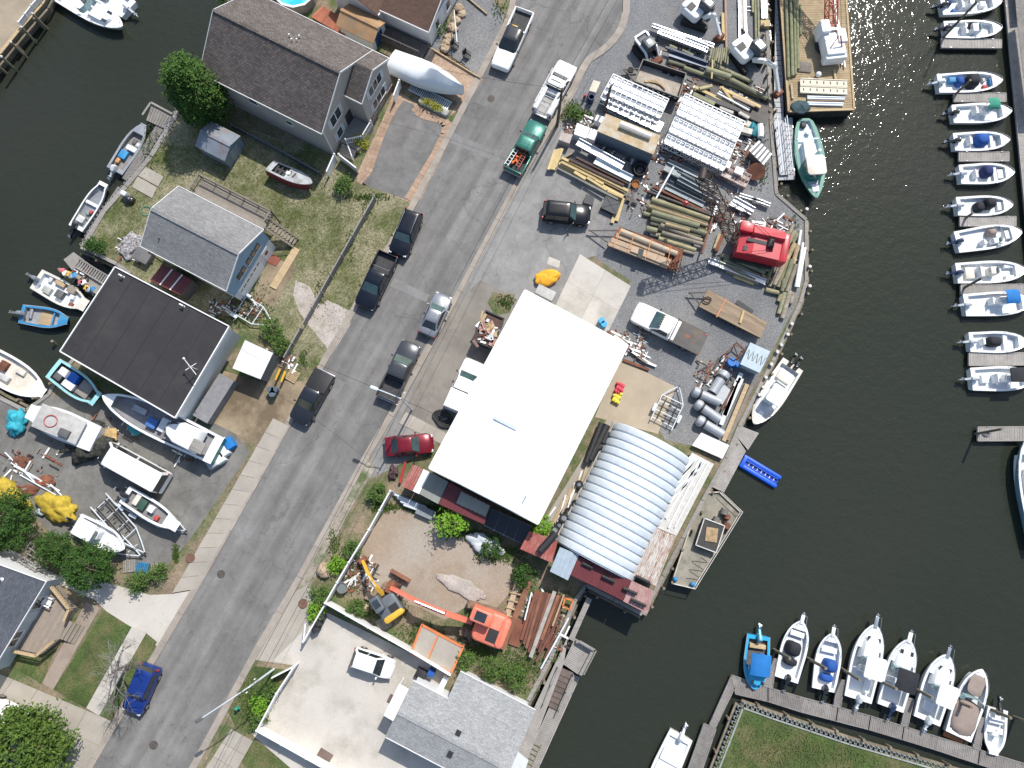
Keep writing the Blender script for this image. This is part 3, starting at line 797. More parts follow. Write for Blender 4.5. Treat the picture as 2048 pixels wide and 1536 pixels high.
DARKDOOR=mat('dark_door',(.03,.03,.033),.5,var=.2)
WOOD=mat('weathered_wood',(.24,.205,.165),.9,var=.2,scale=2,fine=.15,fscale=20,stretch=(.3,3,3),bump=.2,rnd=.14)
WOOD_G=mat('grey_wood',(.25,.235,.215),.9,var=.18,scale=2,fine=.15,fscale=20,stretch=(.3,3,3),bump=.2,rnd=.12)
WOOD_T=mat('tan_wood',(.42,.315,.185),.85,var=.16,scale=2,fine=.12,fscale=20,stretch=(.3,3,3),bump=.15,rnd=.12)
MEMB=mat('black_membrane',(.022,.0205,.0225),.75,var=.2,scale=.25,c2=(.034,.032,.032),c2amt=.4,c2scale=.3,fine=.06,rnd=0)
WHITE_ROOF=mat('white_membrane',(.84,.85,.85),.6,var=.025,scale=.3,fine=.02,rnd=0)
GALV=mat('galvanised_steel',(.60,.65,.69),.5,.12,var=.10,scale=1.0,fine=.06,fscale=12,rnd=.06)
MAROON=mat('maroon_metal',(.13,.028,.032),.5,.1,var=.18,scale=.8,fine=.06,rnd=.08)
REDM=mat('faded_red_metal',(.30,.075,.06),.6,.1,var=.25,scale=.7,c2=(.42,.22,.19),c2amt=.4,rnd=.06)
CANVAS=mat('grey_green_tarp',(.26,.275,.245),.85,var=.1,scale=.7,fine=.06,rnd=.05)
RUST=mat('rust',(.20,.075,.04),.9,var=.35,scale=1.5,c2=(.10,.045,.03),c2amt=.4,fine=.2,rnd=.15)
RUSTWHITE=mat('rusted_white_sheet',(.52,.50,.46),.7,.2,var=.15,scale=1.0,c2=(.26,.11,.06),c2amt=.42,c2scale=.8,fine=.1,rnd=.05)
HRZ=R(-27.5)
def frame_of(px,py,z=0,rz=HRZ):
 p=P(px,py,z);return Vector((p.x,p.y,0)),rz
def gable(t,x0,x1,y0,y1,ze,zr,wallm,roofm,z0=0.0,over=.3,ry=None,trim=True,wallname='wall',rake=.3):
 """gabled block, ridge along x"""
 ry=(y0+y1)/2 if ry is None else ry
 m=MB()
 sec=lambda x:[(x,y0,z0),(x,y1,z0),(x,y1,ze),(x,ry,zr-.02),(x,y0,ze)]
 m.loft([sec(x0),sec(x1)])
 obj(wallname,m,wallm,t,smooth=0)
 th=.10
 for s,ye in((-1,y0),(1,y1)):
  k=(zr-ze)/abs(ry-ye);yo=ye+s*over;zo=ze-k*over
  q=[(x0-rake,ry,zr+.06),(x1+rake,ry,zr+.06),(x1+rake,yo,zo+.06),(x0-rake,yo,zo+.06)]
  mb=MB();lo=[(a,b_,c-th)for a,b_,c in q]
  mb.loft([lo,q]if s<0 else[lo[::-1],q[::-1]])
  rf=obj('roof_slope',mb,roofm,t,smooth=0)
  if trim:
   obj('fascia',MB().bar((x0-rake,yo+s*.03,zo),(x1+rake,yo+s*.03,zo),.05,.2),TRIM,rf)
   for x in(x0-rake-.03,x1+rake+.03):
    obj('rake_board',MB().bar((x,yo,zo),(x,ry,zr),.05,.2),TRIM,rf)
 obj('ridge_cap',MB().bar((x0-rake,ry,zr+.07),(x1+rake,ry,zr+.07),.3,.04),roofm,t,smooth=0)
def window(t,wall,a,z,w,h,lights=1,shutters=False,m=WPANE,name='window',frame=None):
 """window on a wall given as (point, direction along, outward normal) in the local frame; a = distance along"""
 p,d,n=(Vector(v)for v in wall)
 c=p+d*a+Vector((0,0,z))
 up=Vector((0,0,1))
 def slab(u0,u1,v0,v1,o0,o1):
  mb=MB();pts=[c+d*u+up*v for u,v in((u0,v0),(u1,v0),(u1,v1),(u0,v1))]
  if d.cross(up).dot(n)>0:pts_=pts
  else:pts_=pts[::-1]
  mb.loft([[q+n*o0 for q in pts_],[q+n*o1 for q in pts_]]);return mb
 fr=obj(name,slab(-w/2,w/2,-h/2,h/2,-.02,.045),frame or TRIM,t,smooth=0)
 lw=w/lights
 for i in range(lights):
  u=-w/2+(i+.5)*lw
  if h>.9:
   obj('pane',slab(u-lw/2+.06,u+lw/2-.06,.02,h/2-.06,0,.06),m,fr,smooth=0)
   obj('pane',slab(u-lw/2+.06,u+lw/2-.06,-h/2+.06,-.02,0,.06),m,fr,smooth=0)
  else:
   obj('pane',slab(u-lw/2+.06,u+lw/2-.06,-h/2+.06,h/2-.06,0,.06),m,fr,smooth=0)
 obj('sill',slab(-w/2-.06,w/2+.06,-h/2-.07,-h/2,0,.1),TRIM,fr,smooth=0)
 if shutters:
  for s in(-1,1):
   q=s*(w/2+.2)
   obj('shutter',slab(q-.17,q+.17,-h/2,h/2,-.01,.04),SHUT,t,smooth=0)
 return fr
def vent_pipe(t,x,y,z,h=.45,r=.06,m=TRIM):
 mb=MB();mb.cyl((x,y,z-.2),(x,y,z+h),r,n=10);mb.cyl((x,y,z-.06),(x,y,z+.02),r*2.2,r*1.2,10)
 obj('vent_pipe',mb,m,t)
 # ---- two-storey house with the projecting front wing
def house_a():
 o=Vector((-17.35,34.75,0))
 t=thing('house','two storey beige house with brown shingle roof and projecting front gable','house',o,HRZ)
 gable(t,-13.2,0,0,9.3,5.0,8.0,SD_GREIGE,SH_BROWN,over=.25,rake=.12)
 m=MB();sec=lambda x:[(x,4.45,0),(x,9.28,0),(x,9.28,5.0),(x,6.87,6.52),(x,4.45,5.0)]
 m.loft([sec(-.3),sec(1.75)]);obj('wing_wall',m,SD_GREIGE,t,smooth=0)
 for s,ye in((-1,4.45),(1,9.3)):
  yo=ye+s*.25;k=1.56/2.42
  q=[(-.2,6.87,6.655),(1.95,6.87,6.655),(1.95,yo,5.09-k*.25),(-.2,yo,5.09-k*.25)]
  mb=MB();lo=[(a,b_,c-.1)for a,b_,c in q];mb.loft([lo,q]if s<0 else[lo[::-1],q[::-1]])
  rf=obj('roof_slope',mb,SH_BROWN,t,smooth=0)
  obj('rake_board',MB().bar((1.98,yo,5.0-k*.25),(1.98,6.87,6.56),.05,.2),TRIM,rf)
  obj('fascia',MB().bar((-.2,yo+s*.03,5.0-k*.25),(1.95,yo+s*.03,5.0-k*.25),.05,.2),TRIM,rf)
 front,side,wing=((0,0,0),(0,1,0),(1,0,0)),((-13.2,0,0),(1,0,0),(0,-1,0)),((1.75,4.45,0),(0,1,0),(1,0,0))
 window(t,front,2.2,4.1,1.7,1.5,2,True)
 window(t,front,1.9,1.6,.9,1.3,1,True)
 d=window(t,front,3.75,1.35,1.0,2.1,1,False,DARKDOOR,'door',DARKDOOR)
 window(t,wing,2.4,4.2,2.3,1.25,3,True)
 window(t,wing,2.4,1.9,2.3,1.25,3,True)
 window(t,side,5.2,3.9,1.0,1.1);window(t,side,9.0,2.9,.7,.7)
 obj('stone_veneer',MB().box((1.79,6.9,.45),(.08,4.7,.9)),add_pattern(mat('stone_veneer',(.30,.25,.2),.9,var=.25,scale=2),'b',w=.4,h=.2,mortar=.02,lo=.6,hi=1.3),t,smooth=0)
 for x,y in((-6.2,6.0),(-5.5,6.5),(-5.6,5.6),(-5.3,5.9)):vent_pipe(t,x,y,8.0-(y-4.65)*.645,.5,.07)
 for x,y,z in((-.02,-.02,5.0),):obj('downspout',MB().bar((.02,.06,.1),(.02,.06,4.9),.08),TRIM,t)
 obj('downspout',MB().bar((-12.9,-.06,.1),(-12.9,-.06,4.85),.08),TRIM,t)
 obj('porch_floor',MB().box((1.1,2.9,.35),(2.2,3.0,.7)),WOOD_G,t,smooth=0)
 for k in range(3):obj('porch_step',MB().box((1.2,1.15-k*.3,.52-k*.17),(1.6,.32,.17)),CONC,t,smooth=0)
 for a,b in(((2.15,2.6),(2.15,4.4)),((.9,1.5),(2.15,2.6)),((2.15,.4),(.9,1.5))):
  zz=.7 if a[1]>.5 and b[1]>.5 else.3
  rl=obj('railing',MB().bar((*a,zz+.9),(*b,zz+.9),.09,.07).bar((*a,zz+.12),(*b,zz+.12),.06),TRIM,t,smooth=0)
  for k in range(9):
   q=Vector(a).lerp(Vector(b),k/8);obj('baluster',MB().box((q.x,q.y,zz+.5),(.04 if k%8 else.11,.04 if k%8 else.11,.9 if k%8 else 1.1)),TRIM,rl,smooth=0)
house_a()
# ---- raised cottage with blue gable
def cottage():
 o=Vector((-25.6,19.35,0))
 t=thing('cottage','blue sided cottage with grey shingle roof above white garage doors','house',o,HRZ)
 obj('lower_wall',MB().box((-4.45,3.2,1.1),(8.9,6.3,2.2)),SD_WHITE,t,smooth=0)
 gable(t,-8.95,.02,0,6.4,4.5,6.1,SD_BLUE,SH_GREY,z0=2.2,over=.12,rake=.1)
 f=((.02,0,0),(0,1,0),(1,0,0))
 for a in(1.75,2.45,3.4,4.2,4.95):window(t,f,a,3.55,.62,.8,1,m=WPANE,frame=BLACKP)
 g=((.0,0,0),(0,1,0),(1,0,0))
 gd=obj('garage_door',MB().box((.02,2.3,1.0),(.08,3.6,2.0)),TRIM,t,smooth=0)
 for k in range(6):obj('door_light',MB().box((.065,.8+k*.6,1.62),(.02,.42,.2)),WPANE,gd,smooth=0)
 dd=obj('door',MB().box((.02,5.2,1.0),(.08,.95,2.0)),TRIM,t,smooth=0)
 obj('oval_light',MB().cyl((.05,5.2,1.35),(.075,5.2,1.35),.26,n=16),WPANE,dd)
 vent_pipe(t,-7.5,1.2,4.9,.5,.06,BLACKP)
 obj('deck',MB().box((-4.9,7.6,2.05),(7.9,2.3,.16)),add_pattern(mat('deck_boards',(.27,.235,.195),.9,var=.15,rnd=0),'r',w=60,h=.14,mortar=.014,lo=.85,hi=1.12,mcol=.3,offset=0),t,smooth=0)
 pts=[(-8.95,-.2),(-8.95,8.75),(-.95,8.75),(-.95,7.6)]
 for a,b in zip(pts,pts[1:]):
  A,B=Vector((*a,0)),Vector((*b,0));n=max(2,round((B-A).length/1.6))
  rl=obj('railing',MB().bar(A+Vector((0,0,3.1)),B+Vector((0,0,3.1)),.14,.05).bar(A+Vector((0,0,2.3)),B+Vector((0,0,2.3)),.06),WOOD,t,smooth=0)
  for k in range(n+1):
   q=A.lerp(B,k/n);obj('post',MB().box((q.x,q.y,1.55),(.1,.1,3.1)),WOOD,rl,smooth=0)
  nb=int((B-A).length/.17);mb=MB()
  for k in range(nb):q=A.lerp(B,(k+.5)/nb);mb.box((q.x,q.y,2.7),(.04,.04,.85))
  tag(obj('balusters',mb,WOOD,rl,smooth=0),kind='stuff')
 st=obj('stair',MB().bar((-.9,7.1,2.0),(1.6,7.1,.1),.06,.25).bar((-.9,8.1,2.0),(1.6,8.1,.1),.06,.25),WOOD,t,smooth=0)
 for k in range(9):obj('tread',MB().box((-.75+k*.27,7.6,1.9-k*.21),(.24,1.0,.045)),WOOD,st,smooth=0)
 for s in(7.1,8.1):obj('handrail',MB().bar((-.9,s,3.0),(1.6,s,1.05),.07,.05),WOOD,st,smooth=0)
 pf=MB()
 obj('walkway',MB().box((1.9,4.9,.09),(.75,4.6,.14)),WOOD_T,t,smooth=0)
 obj('landing',MB().box((.55,5.1,.06),(1.0,.9,.1)),mat('red_mat',(.22,.07,.045),.9,var=.2),t,smooth=0)
cottage()
# ---- dark flat-roofed fishing shed
def flat_house():
 q=[P(x,y,3.8)for x,y in((121,703),(351,836),(459,653),(231,534))]
 o=Vector((q[1].x,q[1].y,0));rz=math.atan2((q[1]-q[0]).y,(q[1]-q[0]).x)
 t=thing('fishing_shed','long fishing shed with black flat roof and white edge trim','building',o,rz)
 lq=[Vector(p)for p in local(q,o,rz)]
 ce=sum(lq,Vector())/4
 m=MB();m.prism([tuple(p.lerp(ce,.035))[:2]for p in lq],0,3.6);obj('wall',m,SD_WHITE,t,smooth=0)
 m=MB();m.prism([tuple(p)[:2]for p in lq],3.6,3.8);obj('roof',m,MEMB,t,smooth=0)
 for a,b in zip(lq,lq[1:]+lq[:1]):
  A,B=a.copy(),b.copy();A.z=B.z=3.76
  obj('edge_trim',MB().bar(A,B,.1,.34),TRIM,t,smooth=0)
 for k in range(1,6):
  a,b=lq[0].lerp(lq[1],k/6),lq[3].lerp(lq[2],k/6);obj('roof_seam',MB().bar((a.x,a.y,3.803),(b.x,b.y,3.803),.07,.012),mat('seam_black',(.014,.0135,.015),.7),t,smooth=0)
 for px,py in((245,553),(366,612)):
  p=local([P(px,py,4.0)],o,rz)[0];vent_pipe(t,p[0],p[1],3.8,.5,.07);obj('vent_hood',MB().cyl((p[0]-.25,p[1],4.3),(p[0]+.15,p[1],4.3),.07,n=8),TRIM,t)
 p=local([P(392,738,4.1)],o,rz)[0]
 m=MB();m.cyl((p[0],p[1],3.8),(p[0],p[1],5.6),.035,n=6);m.bar((p[0]-.9,p[1]+.35,5.4),(p[0]+.9,p[1]-.35,5.4),.05);m.bar((p[0]-.25,p[1]-.5,5.2),(p[0]+.25,p[1]+.5,5.2),.05);m.ball((p[0]-.85,p[1]+.33,5.42),.12,8,5)
 obj('aerial',m,TRIM,t)
 m=MB();m.box((0.9,3.0,1.2),(1.6,4.6,.12));m.box((1.65,3.0,.6),(.08,4.6,1.2));obj('side_awning',m,mat('grey_sheet',(.22,.22,.23),.7,var=.15),t,smooth=0)
flat_house()
# ---- warehouse with the white roof
def warehouse():
 q=[P(x,y,4.6)for x,y in((858,936),(1076,1048),(1256,690),(1050,580))]
 o=Vector((q[0].x,q[0].y,0));rz=math.atan2((q[1]-q[0]).y,(q[1]-q[0]).x)
 t=thing('warehouse','long warehouse under a bright white roof beside the arched shed','building',o,rz)
 lq=[Vector(p)for p in local(q,o,rz)];ce=sum(lq,Vector())/4
 m=MB();m.prism([tuple(p.lerp(ce,.02))[:2]for p in lq],0,4.4);obj('wall',m,mat('warehouse_block',(.50,.49,.46),.8,var=.1,scale=.5,fine=.05),t,smooth=0)
 mid0,mid1=lq[0].lerp(lq[1],.5),lq[3].lerp(lq[2],.5)
 for a,b,c,d in((lq[0],mid0,mid1,lq[3]),(mid0,lq[1],lq[2],mid1)):
  pts=[Vector((p.x,p.y,4.6+(.16 if p in(mid0,mid1)else 0)))for p in(a,b,c,d)]
  mb=MB();mb.loft([[p-Vector((0,0,.2))for p in pts],pts]);obj('roof_slope',mb,WHITE_ROOF,t,smooth=0)
 for k in range(1,24):
  a,b=lq[0].lerp(lq[3],k/24),lq[1].lerp(lq[2],k/24);c=(a+b)/2
  mb=MB();mb.bar((a.x,a.y,4.606),(c.x,c.y,4.766),.05,.02);mb.bar((c.x,c.y,4.766),(b.x,b.y,4.606),.05,.02);obj('roof_seam',mb,WHITE_ROOF,t,smooth=0)
 for a,b in((lq[1],lq[2]),(lq[0],lq[3]),(lq[0],lq[1]),(lq[3],lq[2])):
  obj('gutter',MB().bar((a.x,a.y,4.5),(b.x,b.y,4.5),.16,.16),TRIM,t,smooth=0)
 for k in range(22):
  p=lq[1].lerp(lq[2],(k+.5)/22);obj('bracket',MB().box((p.x+.1,p.y,4.53),(.08,.07,.1)),mat('bracket_grey',(.2,.2,.2)),t,smooth=0)
 p=[Vector(v)for v in px_local([(988,832),(1035,856),(1031,861),(987,838)],4.75,o,rz)]
 m=MB();m.prism([v[:2]for v in p],4.6,4.86);obj('skylight',m,mat('skylight_pane',(.48,.54,.58),.25,var=.08),t,smooth=0)
 v=px_local([(1052,992)],4.6,o,rz)[0];vent_pipe(t,v[0],v[1],4.65,.9,.06,GALV)
 return t
warehouse()
# ---- arched steel shed: rows of arched panels, each with a crown and a valley
def quonset():
 a,b=P(1234,845,.9),P(1380,920,.9)
 a2,b2=P(1112,1080,.9),P(1262,1160,.9)
 o=(a+b)/2;o.z=0
 rz=math.atan2((b-a).y,(b-a).x)
 wid=(b-a).length+.1;ln=((a2-a).length+(b2-b).length)/2+.15
 t=thing('arched_shed','arched galvanised steel shed with rows of ribbed panels by the creek','building',o,rz)
 n=16;pitch=ln/n;na=26
 def prof(i,off):
  th=math.pi*i/na
  x=-math.cos(th)*(wid/2+off);z=max(math.sin(th),0.0)**.78*(3.3+off)
  return x,z
 for k in range(n):
  mb=MB();secs=[]
  for f,off in((0,.0),(.07,.0),(.17,.13),(.5,.16),(.83,.13),(.93,.0),(1.0,.0)):
   y=-(k+f)*pitch
   secs.append([(prof(i,off)[0],y,prof(i,off)[1])for i in range(na+1)])
  mb.loft(secs,cap=False,closed=False)
  mb.f=[tuple(reversed(f))for f in mb.f]
  obj('arch_panel',mb,GALV,t,smooth=40)
 for y in(-.03,-ln+.03):
  m=MB();pts=[(prof(i,-.02)[0],y,prof(i,-.02)[1])for i in range(na+1)]
  m.poly(pts if y>-1 else pts[::-1]);m.poly(pts[::-1]if y>-1 else pts);obj('end_wall',m,mat('end_wall_white',(.62,.62,.60),.6,var=.1),t,smooth=0)
 obj('door',MB().box((0,.02,1.4),(3.2,.06,2.7)),mat('roller_door',(.5,.52,.53),.5,.3),t,smooth=0)
 for s in(-1,1):
  fb=obj('base_rail',MB().box((s*(wid/2+.08),-ln/2,.3),(.3,ln,.6)),CONC,t,smooth=0)
quonset()
# ---- roofs at the foot of the warehouse: helper for a small roofed store traced at roof height
def store(name,label,cat,quad,z,roofm,wallm,ribs=0,slope=.12,ribm=None,skirt=True,th=.07,group=None):
 """little lean-to: quad a-b-c-d in pixels at height z, ribs run a->d, falls towards d-c"""
 q=[P(x,y,z)for x,y in quad]
 o=sum(q,Vector())/4;o.z=0;rz=math.atan2((q[1]-q[0]).y,(q[1]-q[0]).x)
 t=thing(name,label,cat,o,rz,group)
 lq=[Vector(p)for p in local(q,o,rz)]
 for i in(2,3):lq[i].z-=slope
 ce=sum(lq,Vector())/4
 if skirt:
  m=MB();b=[p.lerp(ce,.04)for p in lq]
  lo=[Vector((p.x,p.y,0))for p in b];hi=[Vector((p.x,p.y,p.z-th))for p in b]
  area=sum(b[i].x*b[(i+1)%4].y-b[(i+1)%4].x*b[i].y for i in range(4))
  m.loft([lo,hi]if area>0 else[lo[::-1],hi[::-1]]);obj('wall',m,wallm,t,smooth=0)
 m=MB();area=sum(lq[i].x*lq[(i+1)%4].y-lq[(i+1)%4].x*lq[i].y for i in range(4))
 up=lq if area>0 else lq[::-1]
 m.loft([[p-Vector((0,0,th))for p in up],up]);rf=obj('roof',m,roofm,t,smooth=0)
 for k in range(ribs):
  f=(k+.5)/ribs;a,d=lq[0].lerp(lq[1],f),lq[3].lerp(lq[2],f)
  obj('rib',MB().bar(a+Vector((0,0,.012)),d+Vector((0,0,.012)),.09,.05),ribm or roofm,rf,smooth=0)
 return t,lq,o,rz
DKW=mat('dark_boarding',(.10,.09,.085),.9,var=.2,scale=1)
store('storage_shed','small shed with faded red and white roof beside the dark red sedan','shed',[(827,929),(846,938),(824,982),(803,972)],2.3,REDM,DKW,5)
store('storage_shed','narrow white roofed container beside the faded red shed','shed',[(847,938),(861,945),(838,988),(825,982)],2.35,TRIM,DKW,0)
store('tarp_shelter','grey green tarpaulin shelter laced along its edges under the white eave','shelter',[(862,945),(897,964),(876,1008),(839,988)],2.4,CANVAS,DKW,8,th=.05)
store('metal_shed','maroon ribbed metal shed below the white roofed warehouse','shed',[(898,965),(983,1010),(968,1049),(877,1008)],2.5,MAROON,DKW,14)
t,lq,o,rz=store('tarp_sheet','grey green tarpaulin sheet pegged on the maroon metal roof','tarpaulin',[(922,982),(981,1012),(972,1034),(911,1006)],2.66,CANVAS,DKW,9,skirt=False,th=.04)
for i in range(4):
 for k in range(7):
  p=lq[i].lerp(lq[(i+1)%4],k/7);obj('peg',MB().box((p.x,p.y,p.z+.02),(.1,.1,.04)),BLACKP,t,smooth=0)
t,lq,o,rz=store('panel_rack','rack of black glossy panels against the warehouse end','rack',[(982,1016),(1064,1052),(1046,1089),(968,1052)],2.0,mat('rack_frame',(.16,.17,.19),.6,.3),DKW,0)
for k in range(4):
 a,b=lq[0].lerp(lq[1],k/4),lq[0].lerp(lq[1],(k+1)/4);d,c=lq[3].lerp(lq[2],k/4),lq[3].lerp(lq[2],(k+1)/4)
 cc=(a+b+c+d)/4;pts=[p.lerp(cc,.06)+Vector((0,0,.06))for p in(a,b,c,d)]
 m=MB();m.loft([[p-Vector((0,0,.05))for p in pts[::-1]],pts[::-1]]);obj('panel',m,mat('black_panel',(.012,.016,.024),.15,var=.2,rnd=.2),t,smooth=0)
store('metal_shed','red metal roofed shed with a dark roll lying on it','shed',[(1058,1062),(1116,1081),(1104,1126),(1040,1098)],2.5,REDM,DKW,9)
store('sheet_metal','pale blue grey metal sheets leaning over the red shed roof','sheet',[(1120,1094),(1158,1110),(1136,1161),(1100,1143)],2.6,mat('blue_grey_sheet',(.40,.47,.53),.5,.3,var=.12),DKW,4,skirt=False)
store('metal_shed','dark maroon metal shed along the arched shed gable','shed',[(1155,1112),(1212,1137),(1194,1176),(1141,1150)],2.5,MAROON,DKW,9)
store('metal_shed','maroon metal shed with black rolls of felt on its roof','shed',[(1212,1137),(1262,1161),(1246,1202),(1194,1176)],2.45,MAROON,DKW,9)
store('metal_shed','sun faded pink metal shed at the corner over the water','shed',[(1263,1161),(1308,1182),(1295,1228),(1247,1203)],2.45,mat('pink_faded_metal',(.36,.19,.175),.6,.1,var=.2,c2=(.44,.33,.31),c2amt=.4),DKW,11)
store('sheet_rack','long rack of white gutters and metal sheets beside the arched shed','rack',[(1384,905),(1428,928),(1353,1072),(1306,1052)],1.5,mat('pale_sheet',(.50,.49,.46),.6,.3,var=.15),DKW,0,slope=0)
store('corrugated_shed','rust streaked corrugated lean-to roof at the creek edge','shed',[(1306,1053),(1352,1073),(1312,1172),(1264,1150)],1.9,RUSTWHITE,DKW,14,slope=.05)
WPVC=mat('white_pvc',(.72,.72,.71),.5,var=.06,rnd=.06)
rng=random.Random(5)
for k in range(9):
 f=k/9;a=(1386+f*34,908+f*20);b=(1310+f*36+rng.uniform(0,12),1044+f*22-rng.uniform(0,70))
 A,B=P(*a,1.64),P(*b,1.64)
 tag(obj('gutter_length',MB().bar(A,B,rng.uniform(.1,.24),.1),WPVC if k%3 else GALV,smooth=0),'long white gutter length lying on the rack by the arched shed' if k%3 else 'galvanised channel lying among the white gutters on the rack','gutter','lengths on the creek side rack')
for i,(a,b)in enumerate((((1164,1126),(1185,1136)),((1204,1152),(1230,1164)),((1246,1176),(1274,1188)),((1262,1198),(1292,1212)),((1272,1152),(1300,1166)))):
 tag(obj('felt_roll',MB().cyl(P(*a,2.68),P(*b,2.68),.14,n=10),BLACKP),'black felt roll lying on the maroon shed roofs','roll','felt rolls on the shed roofs')
tag(obj('felt_roll',MB().cyl(P(1080,1102,2.8),P(1112,1066,2.8),.34,n=14),BLACKP),'thick dark roll lying across the red shed roof','roll')
# ---- grey shingled house by the boardwalk
def house_c():
 o=P(774,1470,2.8);o.z=0;rz=R(-26.2)
 t=thing('bungalow','low bungalow with pale grey shingle roof beside the white fenced courtyard','house',o,rz)
 def slab(pts,name,m,th=.1):
  a=sum(pts[i][0]*pts[(i+1)%len(pts)][1]-pts[(i+1)%len(pts)][0]*pts[i][1]for i in range(len(pts)))
  pts=pts if a>0 else pts[::-1]
  mb=MB();mb.loft([[(p[0],p[1],p[2]-th)for p in pts],pts]);return obj(name,mb,m,t,smooth=0)
 yr,zr,ze=2.25,3.62,2.9
 k=(zr-ze)/yr
 slab([(0,-.15,ze),(10.2,-.15,ze),(10.2,yr,zr),(0,yr,zr)],'roof_slope',SH_PALE)
 slab([(0,yr,zr),(10.6,yr,zr),(10.6,7.3,zr-k*3.6),(3.3,7.3,zr-k*3.6),(3.3,4.95,zr-k*2.0),(0,4.95,zr-k*2.0)],'roof_slope',SH_PALE)
 obj('ridge_cap',MB().bar((0,yr,zr+.01),(10.2,yr,zr+.01),.28,.03),SH_PALE,t,smooth=0)
 obj('wall',MB().prism([(.2,0),(10,0),(10,7.1),(3.5,7.1),(3.5,4.8),(.2,4.8)],0,2.45),SD_WHITE,t,smooth=0)
 obj('fascia',MB().bar((0,-.18,ze-.05),(10.2,-.18,ze-.05),.06,.18),TRIM,t,smooth=0)
 obj('fascia',MB().bar((3.3,7.33,2.42),(10.6,7.33,2.42),.06,.18),TRIM,t,smooth=0)
 obj('fascia',MB().bar((0,4.98,2.9),(3.3,4.98,2.9),.06,.18),TRIM,t,smooth=0)
 for x,y in((5.35,3.0),(5.5,1.2)):obj('roof_vent',MB().box((x,y,zr-abs(y-yr)*k+.08),(.45,.45,.16)),BLACKP,t,smooth=0)
 slab([(10.3,1.0,3.3),(12.0,.6,3.2),(11.7,3.6,3.2),(10.3,3.9,3.25)],'porch_roof',mat('porch_white',(.50,.52,.53),.6,var=.08))
 slab([(-1.0,1.2,2.6),(-.05,1.2,2.75),(-.05,4.1,2.75),(-1.0,4.1,2.6)],'awning',TRIM)
 for y in(1.3,4.0):obj('awning_post',MB().box((-.92,y,1.28),(.09,.09,2.56)),TRIM,t,smooth=0)
 window(t,((0.2,0,0),(0,1,0),(-1,0,0)),2.6,1.3,1.0,1.1,1)
 obj('door',MB().box((.16,1.0,1.0),(.08,.95,2.0)),DARKDOOR,t,smooth=0)
house_c()
# ---- house behind the wooden porch, lower corner
def house_d():
 o=P(126,1157,0);rz=heading((126,1157),(36,1306))
 t=thing('house','pale blue house with slate shingle roof behind the wooden porch','house',o,rz)
 L_=8.6
 m=MB();sec=lambda x:[(x,0,0),(x,0,3.0),(x,-4.2,5.1),(x,-8.4,3.0),(x,-8.4,0)]
 m.loft([sec(0),sec(L_)]);obj('wall',m,SD_SLATE,t,smooth=0)
 obj('gable_wall',MB().poly([(-.02,0,0),(-.02,-8.4,0),(-.02,-8.4,3.0),(-.02,-4.2,5.1),(-.02,0,3.0)][::-1]),SD_WHITE,t,smooth=0)
 for s in(0,1):
  q=[(-.2,-4.2,5.2),(L_+.2,-4.2,5.2),(L_+.2,.3,2.98),(-.2,.3,2.98)]
  if s:q=[(a,-8.4-b,c)for a,b,c in q]
  mb=MB();lo=[(a,b,c-.1)for a,b,c in q]
  mb.loft([lo,q]if s else[lo[::-1],q[::-1]]);rf=obj('roof_slope',mb,SH_BLUE,t,smooth=0)
  obj('rake_board',MB().bar(q[0],q[3],.06,.18),TRIM,rf,smooth=0);obj('fascia',MB().bar(q[3],q[2],.06,.18),TRIM,rf,smooth=0)
 mb=[f for f in()]
 vent_pipe(t,.9,-2.6,4.4,.5,.1,TRIM);obj('vent_cap',MB().cyl((.9,-2.6,4.8),(.9,-2.6,4.95),.16,n=10),BLACKP,t)
 w=((0,0,0),(1,0,0),(0,1,0))
 window(t,w,5.6,1.9,1.5,1.1,2);window(t,w,2.2,1.6,1.2,1.3,1)
 obj('door',MB().box((3.5,.03,1.5),(1.0,.06,2.0)),SHUT,t,smooth=0)
 dk=add_pattern(mat('porch_boards',(.30,.25,.205),.9,var=.12,rnd=0),'r',w=60,h=.14,mortar=.012,lo=.88,hi=1.1,mcol=.4,offset=0)
 obj('porch_floor',MB().prism([(.6,.06),(6.8,.06),(6.2,2.2),(4.4,2.9),(1.5,2.6)],.0,.62),dk,t,smooth=0)
 pts=[(.6,.1),(1.5,2.6),(2.6,2.75)];pts2=[(4.4,2.9),(6.2,2.2),(6.8,.1)]
 for line in(pts,pts2):
  for a,b in zip(line,line[1:]):
   A,B=Vector((*a,0)),Vector((*b,0))
   obj('railing',MB().bar(A+Vector((0,0,1.45)),B+Vector((0,0,1.45)),.24,.06).bar(A+Vector((0,0,1.1)),B+Vector((0,0,1.1)),.1,.05),WOOD_T,t,smooth=0)
   m=MB();n=max(3,int((B-A).length/.22))
   for k in range(n+1):q=A.lerp(B,k/n);m.box((q.x,q.y,1.05),(.05,.05,.85))
   tag(obj('balusters',m,WOOD,t,smooth=0),kind='stuff')
 for k in range(4):obj('step',MB().box((3.5,2.98+k*.32,.5-k*.13),(1.7,.34,.1)),WOOD,t,smooth=0)
house_d()
